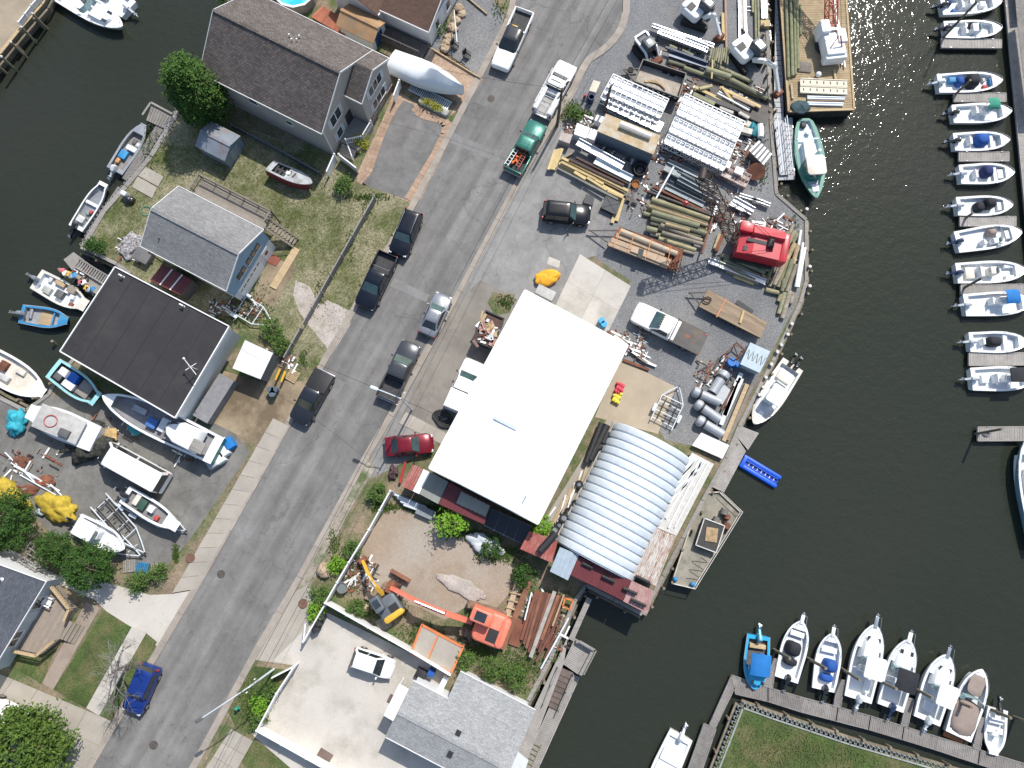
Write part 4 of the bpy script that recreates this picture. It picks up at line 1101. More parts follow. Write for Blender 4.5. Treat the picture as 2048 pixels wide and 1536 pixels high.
# ---- russet roofed house at the top
def house_b():
 o=P(863,92,0);rz=R(-26)
 t=thing('house','white house with russet shingle roof above the boulder bed','house',o,rz)
 obj('wall',MB().box((-2.7,4.5,1.35),(5.4,9,2.7)),SD_WHITE,t,smooth=0)
 def slab(q,m=SH_RED):
  mb=MB();a=sum(q[i][0]*q[(i+1)%4][1]-q[(i+1)%4][0]*q[i][1]for i in range(4));q=q if a>0 else q[::-1]
  mb.loft([[(p[0],p[1],p[2]-.1)for p in q],q]);return obj('roof_slope',mb,m,t,smooth=0)
 r1=slab([(.12,-.3,2.7),(-5.4,-.3,2.7),(-5.4,4.5,4.6),(.12,4.5,4.6)])
 slab([(.12,9.3,2.7),(-5.4,9.3,2.7),(-5.4,4.5,4.6),(.12,4.5,4.6)])
 obj('fascia',MB().bar((.12,-.33,2.66),(-5.4,-.33,2.66),.06,.18),TRIM,r1,smooth=0);obj('rake_board',MB().bar((.15,-.3,2.66),(.15,4.5,4.56),.06,.18),TRIM,r1,smooth=0)
 w=((0,0,0),(0,1,0),(1,0,0))
 for a in(1.6,4.0,6.4):window(t,w,a,1.6,.8,1.2,1,True)
 obj('wing_wall',MB().box((-8.0,3.5,1.25),(5.2,8.2,2.5)),SD_WHITE,t,smooth=0)
 slab([(-5.35,-.8,2.5),(-8.0,-.8,4.0),(-8.0,8,4.0),(-5.35,8,2.5)]);slab([(-10.8,-.8,2.5),(-8.0,-.8,4.0),(-8.0,8,4.0),(-10.8,8,2.5)])
 obj('valley_trim',MB().bar((-5.33,-.8,2.56),(-5.33,5,2.62),.12,.05),TRIM,t,smooth=0)
 m=MB();m.poly([(-5.45,-.61,2.5),(-8.0,-.61,3.9),(-10.6,-.61,2.5)][::-1]);obj('gable_wall',m,SD_WHITE,t,smooth=0)
 obj('porch_floor',MB().box((-2.6,-1.2,.3),(5.2,1.5,.6)),mat('dark_decking',(.085,.075,.07),.9,var=.2),t,smooth=0)
 rl=obj('railing',MB().bar((-5,-1.9,1.4),(-.3,-1.9,1.4),.12,.07),mat('dark_decking',(.085,.075,.07),.9),t,smooth=0)
 for k in range(12):obj('baluster',MB().box((-5+k*.42,-1.9,1.0),(.06,.06,.8)),mat('dark_decking',(.085,.075,.07),.9),rl,smooth=0)
 for k in range(3):obj('porch_step',MB().box((.35,-1.2-.1*k,.45-k*.15),(.34+.3*k,1.3,.12)),mat('dark_decking',(.085,.075,.07),.9),t,smooth=0)
house_b()
# ---- sheds
def hip_shed():
 q=[P(x,y,2.0)for x,y in((449,324),(478,271),(440,247),(389,284))]
 o=sum(q,Vector())/4;o.z=0;rz=HRZ
 t=thing('garden_shed','small blue grey metal shed with rust stained roof under the evergreen','shed',o,rz)
 lq=[Vector(p)for p in local(q,o,rz)]
 rm=mat('rust_stained_sheet',(.20,.235,.275),.7,.2,var=.12,scale=1,c2=(.22,.14,.11),c2amt=.32,c2scale=.9,rnd=0)
 x0,x1=min(p.x for p in lq)+.25,max(p.x for p in lq)-.25;y0,y1=min(p.y for p in lq)+.25,max(p.y for p in lq)-.25
 gable(t,x0,x1,y0,y1,1.8,2.35,mat('shed_sheet',(.20,.25,.30),.6,.2,var=.1),rm,over=.12,trim=False,rake=.12)
 obj('door',MB().box((x1+.02,(y0+y1)/2,.85),(.05,1.3,1.7)),mat('shed_door',(.25,.29,.33),.6,.2),t,smooth=0)
hip_shed()
store('kiosk','white roofed kiosk shed on the grass edge by the wet driveway','shed',[(490,680),(546,706),(520,758),(464,736)],2.4,mat('kiosk_white',(.62,.63,.63),.6,var=.1,scale=.7),mat('kiosk_wall',(.13,.145,.16),.7),0)
def tan_shed():
 o=P(735,86,0);t=thing('garden_shed','tan roofed shed with blue door squeezed between the two houses','shed',o,HRZ)
 gable(t,-2.6,1.2,-.6,1.9,1.9,2.6,SD_WHITE,mat('tan_shingles',(.36,.215,.11),.9,var=.2,scale=1,c2=(.25,.2,.14),c2amt=.3),over=.15,trim=False)
 obj('door',MB().box((1.22,.6,.85),(.06,1.3,1.7)),mat('blue_door',(.02,.07,.17),.5),t,smooth=0)
tan_shed()
t,lq,o,rz=store('deck_platform','red stained deck platform beside the round pool','deck',[(646,12),(700,46),(688,72),(622,34)],.8,mat('red_decking',(.30,.10,.06),.8,var=.15,rnd=.1),DKW,0,slope=0)
for k in range(14):
 f0=(k+.5)/14;a,d=lq[0].lerp(lq[1],f0),lq[3].lerp(lq[2],f0)
 obj('plank',MB().bar(a+Vector((0,0,.03)),d+Vector((0,0,.03)),.3,.03),mat('red_decking_plank',(.33,.11,.06),.8,var=.15,rnd=.2),t,smooth=0)
def pool():
 p=P(595,-10,0);t=thing('swimming_pool','round above ground pool with turquoise water and white rim','pool',p)
 r=2.3;n=12
 ring=lambda rr,z:[(rr*math.cos(2*math.pi*k/n),rr*math.sin(2*math.pi*k/n),z)for k in range(n)]
 m=MB();m.loft([ring(r,0),ring(r,1.2)],cap=False);obj('pool_wall',m,mat('pool_wall',(.32,.29,.26),.7),t,smooth=0)
 m=MB();m.loft([ring(r+.1,1.2),ring(r+.1,1.26),ring(r-.14,1.26),ring(r-.14,1.2)],cap=False);obj('rim',m,TRIM,t,smooth=0)
 m=MB();m.poly(ring(r-.1,1.05));obj('pool_water',m,mat('pool_water',(.04,.50,.62),.08,var=.12,scale=1.2,c2=(.12,.62,.7),c2amt=.3),t,smooth=0)
pool()
# ================================================================ boats
GEL=mat('white_gelcoat',(.78,.79,.79),.3,var=.04,scale=.8,fine=.02,rnd=.05,coat=.3)
GEL_C=mat('cream_gelcoat',(.66,.62,.54),.45,var=.1,scale=.8,c2=(.5,.45,.36),c2amt=.25,rnd=.05)
LINER=mat('boat_liner',(.66,.69,.71),.55,var=.06,scale=1,c2=(.55,.58,.6),c2amt=.2,rnd=.08)
CUSH=mat('boat_cushion',(.74,.74,.73),.6,var=.05,rnd=.05)
COV_B=mat('blue_canvas',(.012,.075,.30),.8,var=.15,scale=1.5,fine=.05,rnd=.1)
COV_BRIGHT=mat('bright_blue_canvas',(.01,.16,.46),.8,var=.12,scale=1.5)
COV_N=mat('navy_canvas',(.012,.025,.11),.8,var=.2,scale=1.5)
COV_K=mat('black_canvas',(.014,.015,.020),.8,var=.25,scale=1.5)
COV_G=mat('green_canvas',(.03,.24,.16),.8,var=.15,scale=1.5)
COV_T=mat('taupe_canvas',(.27,.215,.185),.85,var=.12,scale=1.2)
STEEL=mat('stainless',(.6,.62,.64),.25,.8,var=.1)
ALU=mat('boat_aluminium',(.40,.42,.44),.45,.6,var=.15,scale=1.2,fine=.06)
SCREEN=mat('boat_screen',(.20,.30,.30),.1,var=.2,coat=.4)
ENG_K,ENG_W,ENG_B,ENG_G=mat('engine_black',(.018,.019,.022),.3,coat=.4),mat('engine_white',(.62,.64,.66),.35,coat=.3),mat('engine_navy',(.02,.035,.085),.3,coat=.4),mat('engine_grey',(.22,.24,.27),.4,.2)
TEAL=mat('teal_hull',(.02,.20,.17),.5,var=.12,scale=1)
SKYB=mat('sky_blue_paint',(.02,.33,.58),.5,var=.1,scale=1,fine=.04)
BLUEP=mat('work_blue_paint',(.03,.22,.45),.6,var=.15,scale=1,c2=(.10,.27,.38),c2amt=.25)
TEAK=mat('teak',(.33,.13,.045),.6,var=.15,scale=2)
MESS=[mat('junk_%d'%i,c,.7,var=.2)for i,c in enumerate(((.5,.5,.48),(.05,.14,.38),(.42,.06,.05),(.10,.10,.10),(.45,.34,.1),(.2,.3,.28),(.55,.3,.12)))]
def outboard(t,x,y,z,m=ENG_K,tilt=62,s=1.0):
 Mx=Matrix.Translation((x,y,z))@Matrix.Rotation(R(tilt),4,'Y')@Matrix.Scale(s,4)
 def tr(mb):mb.v=[tuple(Mx@Vector(v))for v in mb.v];return mb
 c=obj('outboard_motor',tr(MB().rbox((-.08,0,.42),(.62,.42,.58),.14,top=.12)),m,t)
 obj('midsection',tr(MB().box((-.14,0,-.1),(.26,.2,.6),taper=1.1).box((.06,0,.05),(.2,.34,.3))),m,c)
 lo=MB();lo.box((-.16,0,-.62),(.22,.1,.6));lo.cyl((-.42,0,-.72),(.1,0,-.72),.075,.04,8);lo.box((-.22,0,-.5),(.42,.26,.03));lo.box((-.12,0,-.92),(.2,.03,.28))
 obj('lower_unit',tr(lo),m,c)
 pr=MB()
 for k in range(3):
  a=2*math.pi*k/3;pr.box((-.46,.1*math.cos(a),-.72+.1*math.sin(a)),(.03,.14 if abs(math.cos(a))>.5 else.07,.14))
 obj('propeller',tr(pr),STEEL,c)
 return c
def rounded_pad(x,y,z,lx,ly,h,r=.15,rz=0):return MB().rbox((x,y,z),(lx,ly,h),r,rz,top=min(h*.5,.12))
def boat(label,bow,stern,B,items=(),hull=GEL,deck=None,liner=LINER,name='motor_boat',cat='boat',fb=.75,z0=None,engine=ENG_K,tilt=62,group=None,tf=.84,ts=.07,blunt=.0,p=2.9,floor=.28,rail=True,gun=.2,engines=1,q=.74,stern_w=.9,sub=.45,es=1.0,rub=None):
 z0=WATER if z0 is None else z0
 a,b=P(*stern,z0+fb),P(*bow,z0+fb)
 Ln=(b-a).length;c=(a+b)/2;rz=math.atan2((b-a).y,(b-a).x)
 t=thing(name,label,cat,(c.x,c.y,z0),rz,group)
 def hw(u):
  if u<.42:return B/2*(stern_w+(1-stern_w)*min(1,u/.42)**(1 if stern_w>.6 else.42))
  s=(u-.42)/.58;return max(B/2*max(1-s**p,0.0)**q,blunt*B/2,.02)
 def zg(u):return fb*(.92+.34*max(0,u-.25)**1.5)
 N_=18;us=[i/N_ for i in range(N_+1)]
 us=sorted(set(us[:-1]+[.97,.99,1.0]))
 X=lambda u:-Ln/2+u*Ln
 hb=MB();secs=[]
 for u in us:
  w=hw(u);g=zg(u);f=max(0,(u-.55)/.45);x=X(u)
  xk=x-f*f*.10*Ln
  secs.append([(x,-w,g),(x,-w*1.0,g-.1),(xk*.5+x*.5,-w*(.93-.2*f),g*.35),(xk,-w*(.72-.5*f),-sub*.6),(xk,0,-sub),(xk,w*(.72-.5*f),-sub*.6),(xk*.5+x*.5,w*(.93-.2*f),g*.35),(x,w,g-.1),(x,w,g)])
 hb.loft(secs,closed=False,cap=False)
 k=len(hb.v);hb.v+=[tuple(v)for v in secs[0]];hb.f.append(tuple(range(k,k+9)))
 obj('hull',hb,hull,t)
 uu=sorted(set(us+[ts,tf]))
 def wi(u):return max(hw(u)-gun,.05)if ts<=u<=tf else 0
 dk=MB()
 for u0,u1 in zip(uu,uu[1:]):
  ins=ts-1e-6<=u0 and u1<=tf+1e-6
  for s in(-1,1):
   w0,w1=hw(u0),hw(u1);i0,i1=(max(w0-gun,.05),max(w1-gun,.05))if ins else(0,0)
   qd=[(X(u0),s*i0,zg(u0)+(0 if ins else.03)),(X(u1),s*i1,zg(u1)+(0 if ins else.03)),(X(u1),s*w1,zg(u1)),(X(u0),s*w0,zg(u0))]
   dk.quad(*(qd if s<0 else qd[::-1]))
 dk.f=[tuple(reversed(f))for f in dk.f]
 obj('deck',dk,deck or hull,t)
 lm=MB();zf=floor
 ci=[u for u in uu if ts<=u<=tf]
 for u0,u1 in zip(ci,ci[1:]):
  i0,i1=max(hw(u0)-gun,.05),max(hw(u1)-gun,.05)
  lm.quad((X(u0),-i0,zf),(X(u1),-i1,zf),(X(u1),i1,zf),(X(u0),i0,zf))
  lm.quad((X(u0),i0,zf),(X(u1),i1,zf),(X(u1),i1,zg(u1)),(X(u0),i0,zg(u0)))
  lm.quad((X(u0),-i0,zg(u0)),(X(u1),-i1,zg(u1)),(X(u1),-i1,zf),(X(u0),-i0,zf))
 for u in(ts,tf):
  i=max(hw(u)-gun,.05);lm.quad((X(u),-i,zf),(X(u),i,zf),(X(u),i,zg(u)),(X(u),-i,zg(u)))
 obj('cockpit',lm,liner,t,smooth=20)
 rb=MB()
 for s in(-1,1):rb.tube([(X(u),s*(hw(u)+.015),zg(u)-.03)for u in us[::2]+[1.0]],.03,5)
 obj('rub_rail',rb,rub or mat('rub_rail',(.35,.36,.37),.6),t)
 if rail:
  pts=[(X(u),s*(hw(u)-.08),zg(u)+.28*min(1,(u-.6)/.12))for s,ul in((-1,[.6,.68,.76,.84,.92,.97]),(1,[.97,.92,.84,.76,.68,.6]))for u in ul]
  m=MB();m.tube(pts,.016,5)
  for s in(-1,1):
   for u in(.7,.82,.93):m.cyl((X(u),s*(hw(u)-.08),zg(u)),(X(u),s*(hw(u)-.08),zg(u)+.28),.013,n=5)
  obj('bow_rail',m,STEEL,t)
 for i in range(engines):
  if engine:outboard(t,-Ln/2-.12,(i-(engines-1)/2)*.62,fb*.92+.05,engine,tilt,es)
 I=lambda fx:fx*Ln
 for it in items:
  kd,fx,fy,lx,ly,h,m=it[:7]
  x,y=I(fx),fy*B;base=floor if len(it)<8 else it[7]
  if kd=='console':
   cs=obj('console',rounded_pad(x,y,base+h/2,lx,ly,h,.1),m,t)
   obj('windscreen',MB().box((x+lx*.3,y,base+h+.12),(.05,ly*.85,.3)),SCREEN,cs,smooth=0)
   obj('steering_wheel',MB().tube([(x-lx/2-.08,y+.17*math.cos(k*.785),base+h-.05+.17*math.sin(k*.785))for k in range(8)],.018,5,True),BLACKP,cs)
  elif kd=='cover':
   rng=random.Random(int(x*100)+int(y*50))
   mb=MB();n=14;rings=[]
   for zf_,sc_ in((0,1.0),(.55,1.02),(.9,.82),(1.0,.6),(1.03,.1)):
    rings.append([(x+lx/2*sc_*math.copysign(abs(math.cos(2*math.pi*k/n))**.6,math.cos(2*math.pi*k/n))*rng.uniform(.95,1.05),y+ly/2*sc_*math.copysign(abs(math.sin(2*math.pi*k/n))**.6,math.sin(2*math.pi*k/n))*rng.uniform(.95,1.05),base+h*zf_+rng.uniform(-.02,.02))for k in range(n)])
   obj('canvas_cover',mb.loft(rings),m,t,smooth=60)
  elif kd=='seat':
   st=obj('seat',rounded_pad(x,y,base+h/2,lx,ly,h,.08),m,t)
   obj('backrest',rounded_pad(x-lx/2+.06,y,base+h+.14,.12,ly,.3,.05),m,st)
  elif kd=='pad':obj('cushion',rounded_pad(x,y,base+h/2,lx,ly,h,.06),m,t)
  elif kd=='box':obj('storage_box',rounded_pad(x,y,base+h/2,lx,ly,h,.04),m,t)
  elif kd=='hatch':obj('hatch',MB().rbox((x,y,zg(fx+.5)+.045),(lx,ly,.04),.05),m,t)
  elif kd=='ttop':
   zt=floor+h
   tp=obj('t_top',rounded_pad(x,y,zt,lx,ly,.09,.18),m,t)
   fr=MB()
   for sx in(-1,1):
    for sy in(-1,1):fr.tube([(x+sx*lx*.18,y+sy*ly*.28,floor),(x+sx*lx*.24,y+sy*ly*.3,floor+h*.6),(x+sx*lx*.4,y+sy*ly*.38,zt)],.028,6)
   obj('t_top_frame',fr,STEEL,t)
  elif kd=='bimini':
   zt=floor+h;mb=MB();n=8
   secs=[]
   for i in range(5):
    u=i/4;xx=x-lx/2+lx*u;d=.08*(1-(2*u-1)**2)
    secs.append([(xx,y-ly/2+ly*k/n,zt+d-.22*abs(2*k/n-1)**3)for k in range(n+1)])
   mb.loft(secs,cap=False,closed=False);mb2=[tuple(f)for f in mb.f];mb.f+=[tuple(reversed(f))for f in mb2]
   obj('bimini_top',MB().loft([[(px_,py_,pz_-.02)for px_,py_,pz_ in s_]+[(px_,py_,pz_+.02)for px_,py_,pz_ in reversed(s_)]for s_ in secs]),m,t,smooth=50)
   fr=MB()
   for u in(.1,.9):
    xx=x-lx/2+lx*u;fr.tube([(x,y-ly/2,fb),(xx,y-ly/2,zt-.2),(xx,y,zt),(xx,y+ly/2,zt-.2),(x,y+ly/2,fb)],.018,5)
   obj('bimini_frame',fr,STEEL,t)
  elif kd=='screen':
   ws=MB();hw_=ly/2
   pts=[(x-.55,-hw_),(x-.12,-hw_*.92),(x,-hw_*.35),(x,hw_*.35),(x-.12,hw_*.92),(x-.55,hw_)]
   for i,(p0,p1)in enumerate(zip(pts,pts[1:])):
    A0,A1=Vector((*p0,base)),Vector((*p1,base));T0,T1=A0+Vector((-.22,-A0 .y*.08,h)),A1+Vector((-.22,-A1 .y*.08,h))
    mb=MB();n_=Vector((.012,0,.006));mb.loft([[A0-n_,A1-n_,T1-n_,T0-n_],[A0+n_,A1+n_,T1+n_,T0+n_]]);obj('windscreen_pane',mb,m,t,smooth=0)
   obj('windscreen_frame',MB().tube([(p_[0]-.22,p_[1]*.92,base+h)for p_ in pts],.022,5),STEEL,t)
  elif kd=='cabin':
   mb=MB();rings=[]
   for zf_,sc_ in((0,1.0),(.75,.9),(1.0,.78)):
    rings.append([(x+lx/2*sc_*cx_,y+ly/2*sc_*cy_,base+h*zf_)for cx_,cy_ in((-1,-1),(.3,-.95),(.85,-.55),(1.05,0),(.85,.55),(.3,.95),(-1,1))])
   cb=obj('cuddy_cabin',mb.loft(rings),m,t)
   for s in(-1,1):obj('cabin_window',MB().box((x+lx*.28,y+s*ly*.27,base+h*.93),(lx*.2,ly*.16,.08)),WPANE,cb,smooth=0)
  elif kd=='pulpit':
   obj('bow_pulpit',MB().rbox((Ln/2+lx/2-.35,0,zg(1)+.05),(lx,ly,.07),.08),m,t)
   obj('anchor',MB().bar((Ln/2+lx-.45,0,zg(1)+.08),(Ln/2+lx-.1,0,zg(1)+.02),.06).bar((Ln/2+lx-.22,-.16,zg(1)+.1),(Ln/2+lx-.22,.16,zg(1)+.1),.05),STEEL,t)
   m_=MB()
   for s in(-1,1):m_.tube([(Ln/2-.9,s*.45,zg(.9)),(Ln/2-.5,s*.3,zg(1)+.45),(Ln/2+lx-.4,s*.2,zg(1)+.45),(Ln/2+lx-.4,s*.18,zg(1)+.1)],.016,5)
   obj('pulpit_rail',m_,STEEL,t)
  elif kd=='thwart':obj('thwart',MB().box((x,y,base+h),(lx,ly,.04)),m,t,smooth=0)
 t['_L']=Ln
 return t
def loose(t_name,label,cat,px,py,z,mb,m,rz=0,group=None):
 p=P(px,py,z);return tag(obj(t_name,mb,m,None,(p.x,p.y,z),rz),label,cat,group)
 # ---- the row of boats at the east marina (bows to the walkway)
FW=.30
G1='boats moored at the east finger docks'
boat('white centre console boat with navy gear at the topmost finger dock',(2003,4),(1884,12),2.15,[('console',-.02,0,.8,.8,1.0,GEL),('seat',-.17,0,.5,.8,.6,CUSH),('box',.2,0,.6,.6,.4,CUSH),('cover',-.36,.2,.6,.5,.5,COV_N),('box',-.3,-.25,.4,.4,.4,MESS[1])],group=G1)
boat('white runabout with green tinted console screen at the finger dock',(2003,57),(1890,58),2.1,[('console',.02,-.05,.9,1.0,.95,LINER),('seat',-.14,-.15,.5,.5,.6,CUSH),('seat',-.14,.18,.5,.5,.6,CUSH),('cover',.0,.12,.7,.9,.9,COV_K)],group=G1)
boat('white skiff with navy console cover and scattered blue tubs',(2004,161),(1877,166),2.3,[('cover',.03,.02,1.3,1.3,1.1,COV_K),('cover',-.16,.05,.8,.9,.8,COV_B),('box',-.27,.15,.7,.55,.5,BLUEP),('box',.36,0,.6,.7,.4,BLUEP),('box',.24,-.2,.4,.35,.3,MESS[2]),('box',.24,.12,.3,.4,.3,MESS[0])],engine=ENG_W,group=G1)
boat('white boat with a small green bimini top at the finger dock',(2022,223),(1906,227),2.2,[('bimini',.1,.18,1.1,1.2,1.7,COV_G),('console',.06,.1,.7,.8,.9,GEL),('seat',-.1,.1,.5,.7,.6,CUSH)],group=G1)
boat('white skiff with a bright blue console cover and dark outboard',(2018,280),(1909,283),2.1,[('cover',.0,.05,1.35,1.25,1.0,COV_B),('seat',-.2,.05,.5,.8,.45,CUSH),('thwart',.2,0,.3,1.5,.3,GEL)],group=G1)
boat('white skiff with navy console cover and white tilted outboard',(2027,345),(1921,348),2.25,[('cover',.0,.08,1.05,1.15,1.0,COV_N),('seat',-.2,.0,.5,.8,.45,CUSH),('thwart',.17,0,.35,1.5,.3,GEL),('pad',.3,0,.9,1.0,.3,CUSH)],engine=ENG_W,group=G1)
boat('white boat with two black canvas covers over console and seat',(2024,410),(1915,412),2.15,[('cover',.08,.08,1.1,1.0,1.1,COV_K),('cover',-.1,-.05,.9,1.0,.8,COV_K),('pad',.32,0,.8,.9,.3,CUSH)],engine=ENG_W,group=G1)
boat('white dual console boat with framed windscreen and navy outboard',(2042,464),(1914,484),2.45,[('screen',.2,0,.5,1.9,.5,SCREEN,.75),('console',.08,-.22,.8,.6,.8,GEL),('cover',.06,.18,.9,.7,.8,COV_T),('seat',-.1,-.2,.5,.5,.6,CUSH),('pad',.33,0,.9,.9,.35,CUSH)],engine=ENG_B,group=G1)
boat('cream decked centre console boat tied by the leaning mooring pile',(2052,541),(1914,546),2.3,[('console',.0,0,.8,.8,1.0,GEL_C),('seat',-.16,0,.6,1.0,.7,CUSH),('box',-.3,0,.9,1.2,.35,GEL_C),('pad',.3,.25,1.3,.4,.35,CUSH),('pad',.3,-.25,1.3,.4,.35,CUSH)],engine=ENG_B,group=G1)
boat('white boat with a bright blue bimini top over its console',(2064,604),(1930,610),2.45,[('bimini',.1,.15,1.3,1.4,1.8,COV_BRIGHT),('console',.06,.1,.8,.8,.9,GEL),('seat',-.08,.1,.5,.7,.6,CUSH)],engine=ENG_W,group=G1)
boat('white skiff with a black boxy console cover and white outboard',(2054,684),(1940,684),2.15,[('cover',-.08,.02,1.35,1.0,.9,COV_K),('seat',-.26,.02,.45,.6,.5,CUSH),('thwart',.14,0,.4,1.4,.3,GEL)],engine=ENG_W,group=G1)
boat('white boat with a broad black t-top at the lowest finger dock',(2068,756),(1944,758),2.45,[('ttop',.12,.05,1.9,1.4,1.9,COV_K),('console',.08,0,.8,.8,1.0,GEL),('seat',-.1,0,.5,.9,.7,CUSH),('box',-.28,0,.7,.8,.4,LINER)],engine=ENG_W,group=G1)
boat('large pale blue hulled boat moored beyond the lowest finger dock',(2056,872),(2100,1100),3.4,[('cabin',.1,0,3.0,2.2,.8,GEL,.8)],hull=mat('pale_blue_hull',(.18,.33,.42),.4),deck=GEL,engine=None,group=G1,fb=1.25)
# ---- the row on the south-east dock
G2='boats moored on the south dock'
boat('sky blue cuddy boat with bright blue canvas top on the south dock',(1509,1379),(1518,1272),2.3,[('bimini',.0,0,1.9,1.8,1.7,COV_BRIGHT),('cabin',.24,0,1.8,1.6,.5,SKYB,.8),('box',-.3,0,.4,1.5,.4,WOOD_T),('seat',-.12,.2,.5,.5,.6,MESS[1])],hull=SKYB,liner=mat('dark_sole',(.09,.085,.08),.7),engine=mat('engine_sky',(.10,.36,.5),.4),tf=.62,group=G2,rail=False)
boat('white centre console with black console and seat covers on the south dock',(1603,1241),(1573,1360),2.4,[('cover',.02,.05,1.3,1.3,1.1,COV_K),('cover',-.2,.02,.7,1.2,.7,COV_K),('pulpit',0,0,.9,.35,0,GEL),('thwart',.27,0,.5,1.3,.35,GEL)],group=G2)
boat('white centre console with blue console and seat covers on the south dock',(1665,1266),(1648,1381),2.35,[('cover',-.06,-.08,1.15,1.1,1.1,COV_B),('cover',-.28,-.05,.7,1.2,.6,COV_B),('pulpit',0,0,.9,.35,0,GEL),('thwart',.2,0,.5,1.4,.35,GEL)],group=G2)
boat('long white walkaround boat with white hard t-top and cuddy windows',(1750,1248),(1717,1400),2.75,[('ttop',-.04,-.06,2.0,1.8,2.0,TRIM),('cabin',.2,0,2.4,1.7,.75,GEL,.7),('screen',.1,-.0,.4,1.5,.5,SCREEN,1.2),('pulpit',0,0,1.1,.35,0,STEEL),('box',-.3,-.25,1.2,.4,.5,GEL),('seat',-.1,0,.6,.9,.7,CUSH)],engine=ENG_W,tf=.66,group=G2,fb=.95)
boat('white cuddy boat with black soft top and framed windscreen',(1817,1278),(1782,1417),2.65,[('bimini',-.06,-.06,1.9,1.9,2.0,COV_K),('screen',.12,0,.6,1.9,.6,SCREEN,.95),('cabin',.22,0,2.0,1.7,.55,GEL,.75),('pulpit',0,0,1.0,.4,0,GEL),('seat',-.12,.2,.5,.6,.7,CUSH)],engine=ENG_B,tf=.64,group=G2,fb=.95)
boat('white walkaround boat with round hatched white t-top on the south dock',(1894,1308),(1855,1443),2.7,[('ttop',-.06,-.08,2.0,1.7,2.0,TRIM),('cabin',.18,0,2.2,1.6,.7,GEL,.7),('screen',.07,0,.4,1.5,.5,SCREEN,1.1),('pulpit',0,0,1.0,.32,0,STEEL),('box',-.3,0,.9,.9,.3,LINER)],engine=ENG_W,tf=.66,group=G2,fb=.95)
boat('white bow rider under fitted taupe canvas with teak swim platform',(1963,1338),(1918,1474),2.65,[('cover',-.22,0,3.1,2.3,.55,COV_T,.6),('cover',.27,0,2.0,1.4,.22,COV_T,.88),('screen',.1,0,.6,2.1,.55,SCREEN,.9),('pad',-.54,0,.5,1.9,.1,TEAK,.2)],engine=None,tf=.9,group=G2,fb=.95)
boat('small white skiff moored stern out at the dock end',(1986,1509),(1997,1418),2.0,[('seat',-.22,0,.5,1.3,.4,CUSH),('thwart',-.02,0,.5,1.5,.3,GEL),('console',.06,0,.5,.6,.5,GEL)],engine=ENG_K,tilt=70,group=G2,blunt=.4,rail=False)
boat('plain white boat tied to the short end dock with outboard tilted',(1296,1618),(1363,1470),2.45,[('pad',-.2,0,1.2,1.9,.35,CUSH),('box',.0,0,1.6,1.9,.2,GEL)],engine=ENG_W,floor=.5,group=G2)
# ---- west canal
boat('white cuddy cruiser with dark square hatch coming off the far bank',(246,54),(112,-22),2.55,[('cabin',.2,0,2.6,1.9,.5,GEL,.8),('hatch',.3,0,.55,.5,0,WPANE),('screen',.0,0,.5,1.8,.5,SCREEN,.9),('seat',-.12,.2,.5,.6,.7,MESS[3])],engine=None,tf=.6,fb=.9)
boat('white covered boat lying stern out beside the cuddy cruiser',(130,-72),(257,18),2.5,[('cover',.1,0,5.0,2.2,.35,mat('white_cover',(.6,.6,.6),.8),.7)],engine=ENG_W,rail=False)
boat('grey aluminium work skiff with blue tub and white cooler aboard',(289,249),(228,341),2.0,[('box',.0,-.1,.5,1.1,.45,GEL),('box',-.16,.12,.9,.8,.4,BLUEP),('box',.12,-.25,.4,.4,.35,MESS[0]),('box',-.3,.2,.5,.4,.35,MESS[6]),('box',.15,.05,.5,.4,.2,MESS[3])],hull=ALU,liner=mat('worn_sole',(.20,.19,.18),.8,var=.25),engine=ENG_W,rail=False,blunt=.3,tf=.8)
boat('long grey white garvey skiff moored along the timber wall',(209,366),(150,456),1.75,[('thwart',.05,0,.3,1.4,.3,GEL),('box',-.1,-.2,.35,.35,.35,MESS[2]),('box',-.14,-.05,.35,.4,.3,MESS[5]),('box',-.3,.1,.7,.8,.35,MESS[0]),('thwart',-.22,0,.1,1.5,.32,WOOD)],hull=GEL,liner=ALU,engine=ENG_K,rail=False,blunt=.55,tf=.93,gun=.12,p=3)
boat('cream work boat cluttered with crates by the timber dock',(174,613),(71,557),2.35,[('box',-.25,-.2,.9,.7,.4,mat('grey_crate',(.35,.36,.33),.7)),('box',-.12,.3,1.1,.45,.35,WOOD_T),('box',-.02,-.1,.8,.8,.5,MESS[3]),('box',.12,.32,.9,.8,.5,WOOD),('box',.18,.05,.45,.4,.4,GEL),('box',.22,-.25,.4,.4,.3,RUST),('box',-.3,.25,.4,.5,.3,MESS[0])],hull=GEL_C,engine=ENG_G,rail=False,blunt=.5,p=2.6)
boat('blue wooden skiff with plywood sole and grey outboard',(137,642),(40,627),2.0,[('pad',-.02,0,1.2,1.4,.05,WOOD_T),('box',-.32,.1,.3,1.0,.3,ALU),('thwart',.16,0,.15,1.7,.3,BLUEP)],hull=BLUEP,liner=mat('grey_sole',(.26,.26,.27),.8,var=.2),engine=ENG_G,rail=False,blunt=.35,tf=.8,p=2.6)
boat('broad white work boat nosing against the gear lot',(90,788),(-60,702),3.1,[('box',-.02,-.2,1.2,.5,.4,MESS[0]),('box',.1,.2,1.0,.5,.3,GEL_C),('box',-.1,.1,.8,.9,.4,RUST)],hull=GEL_C,deck=GEL,liner=GEL_C,engine=ENG_G,rail=False,blunt=.3,fb=.8)
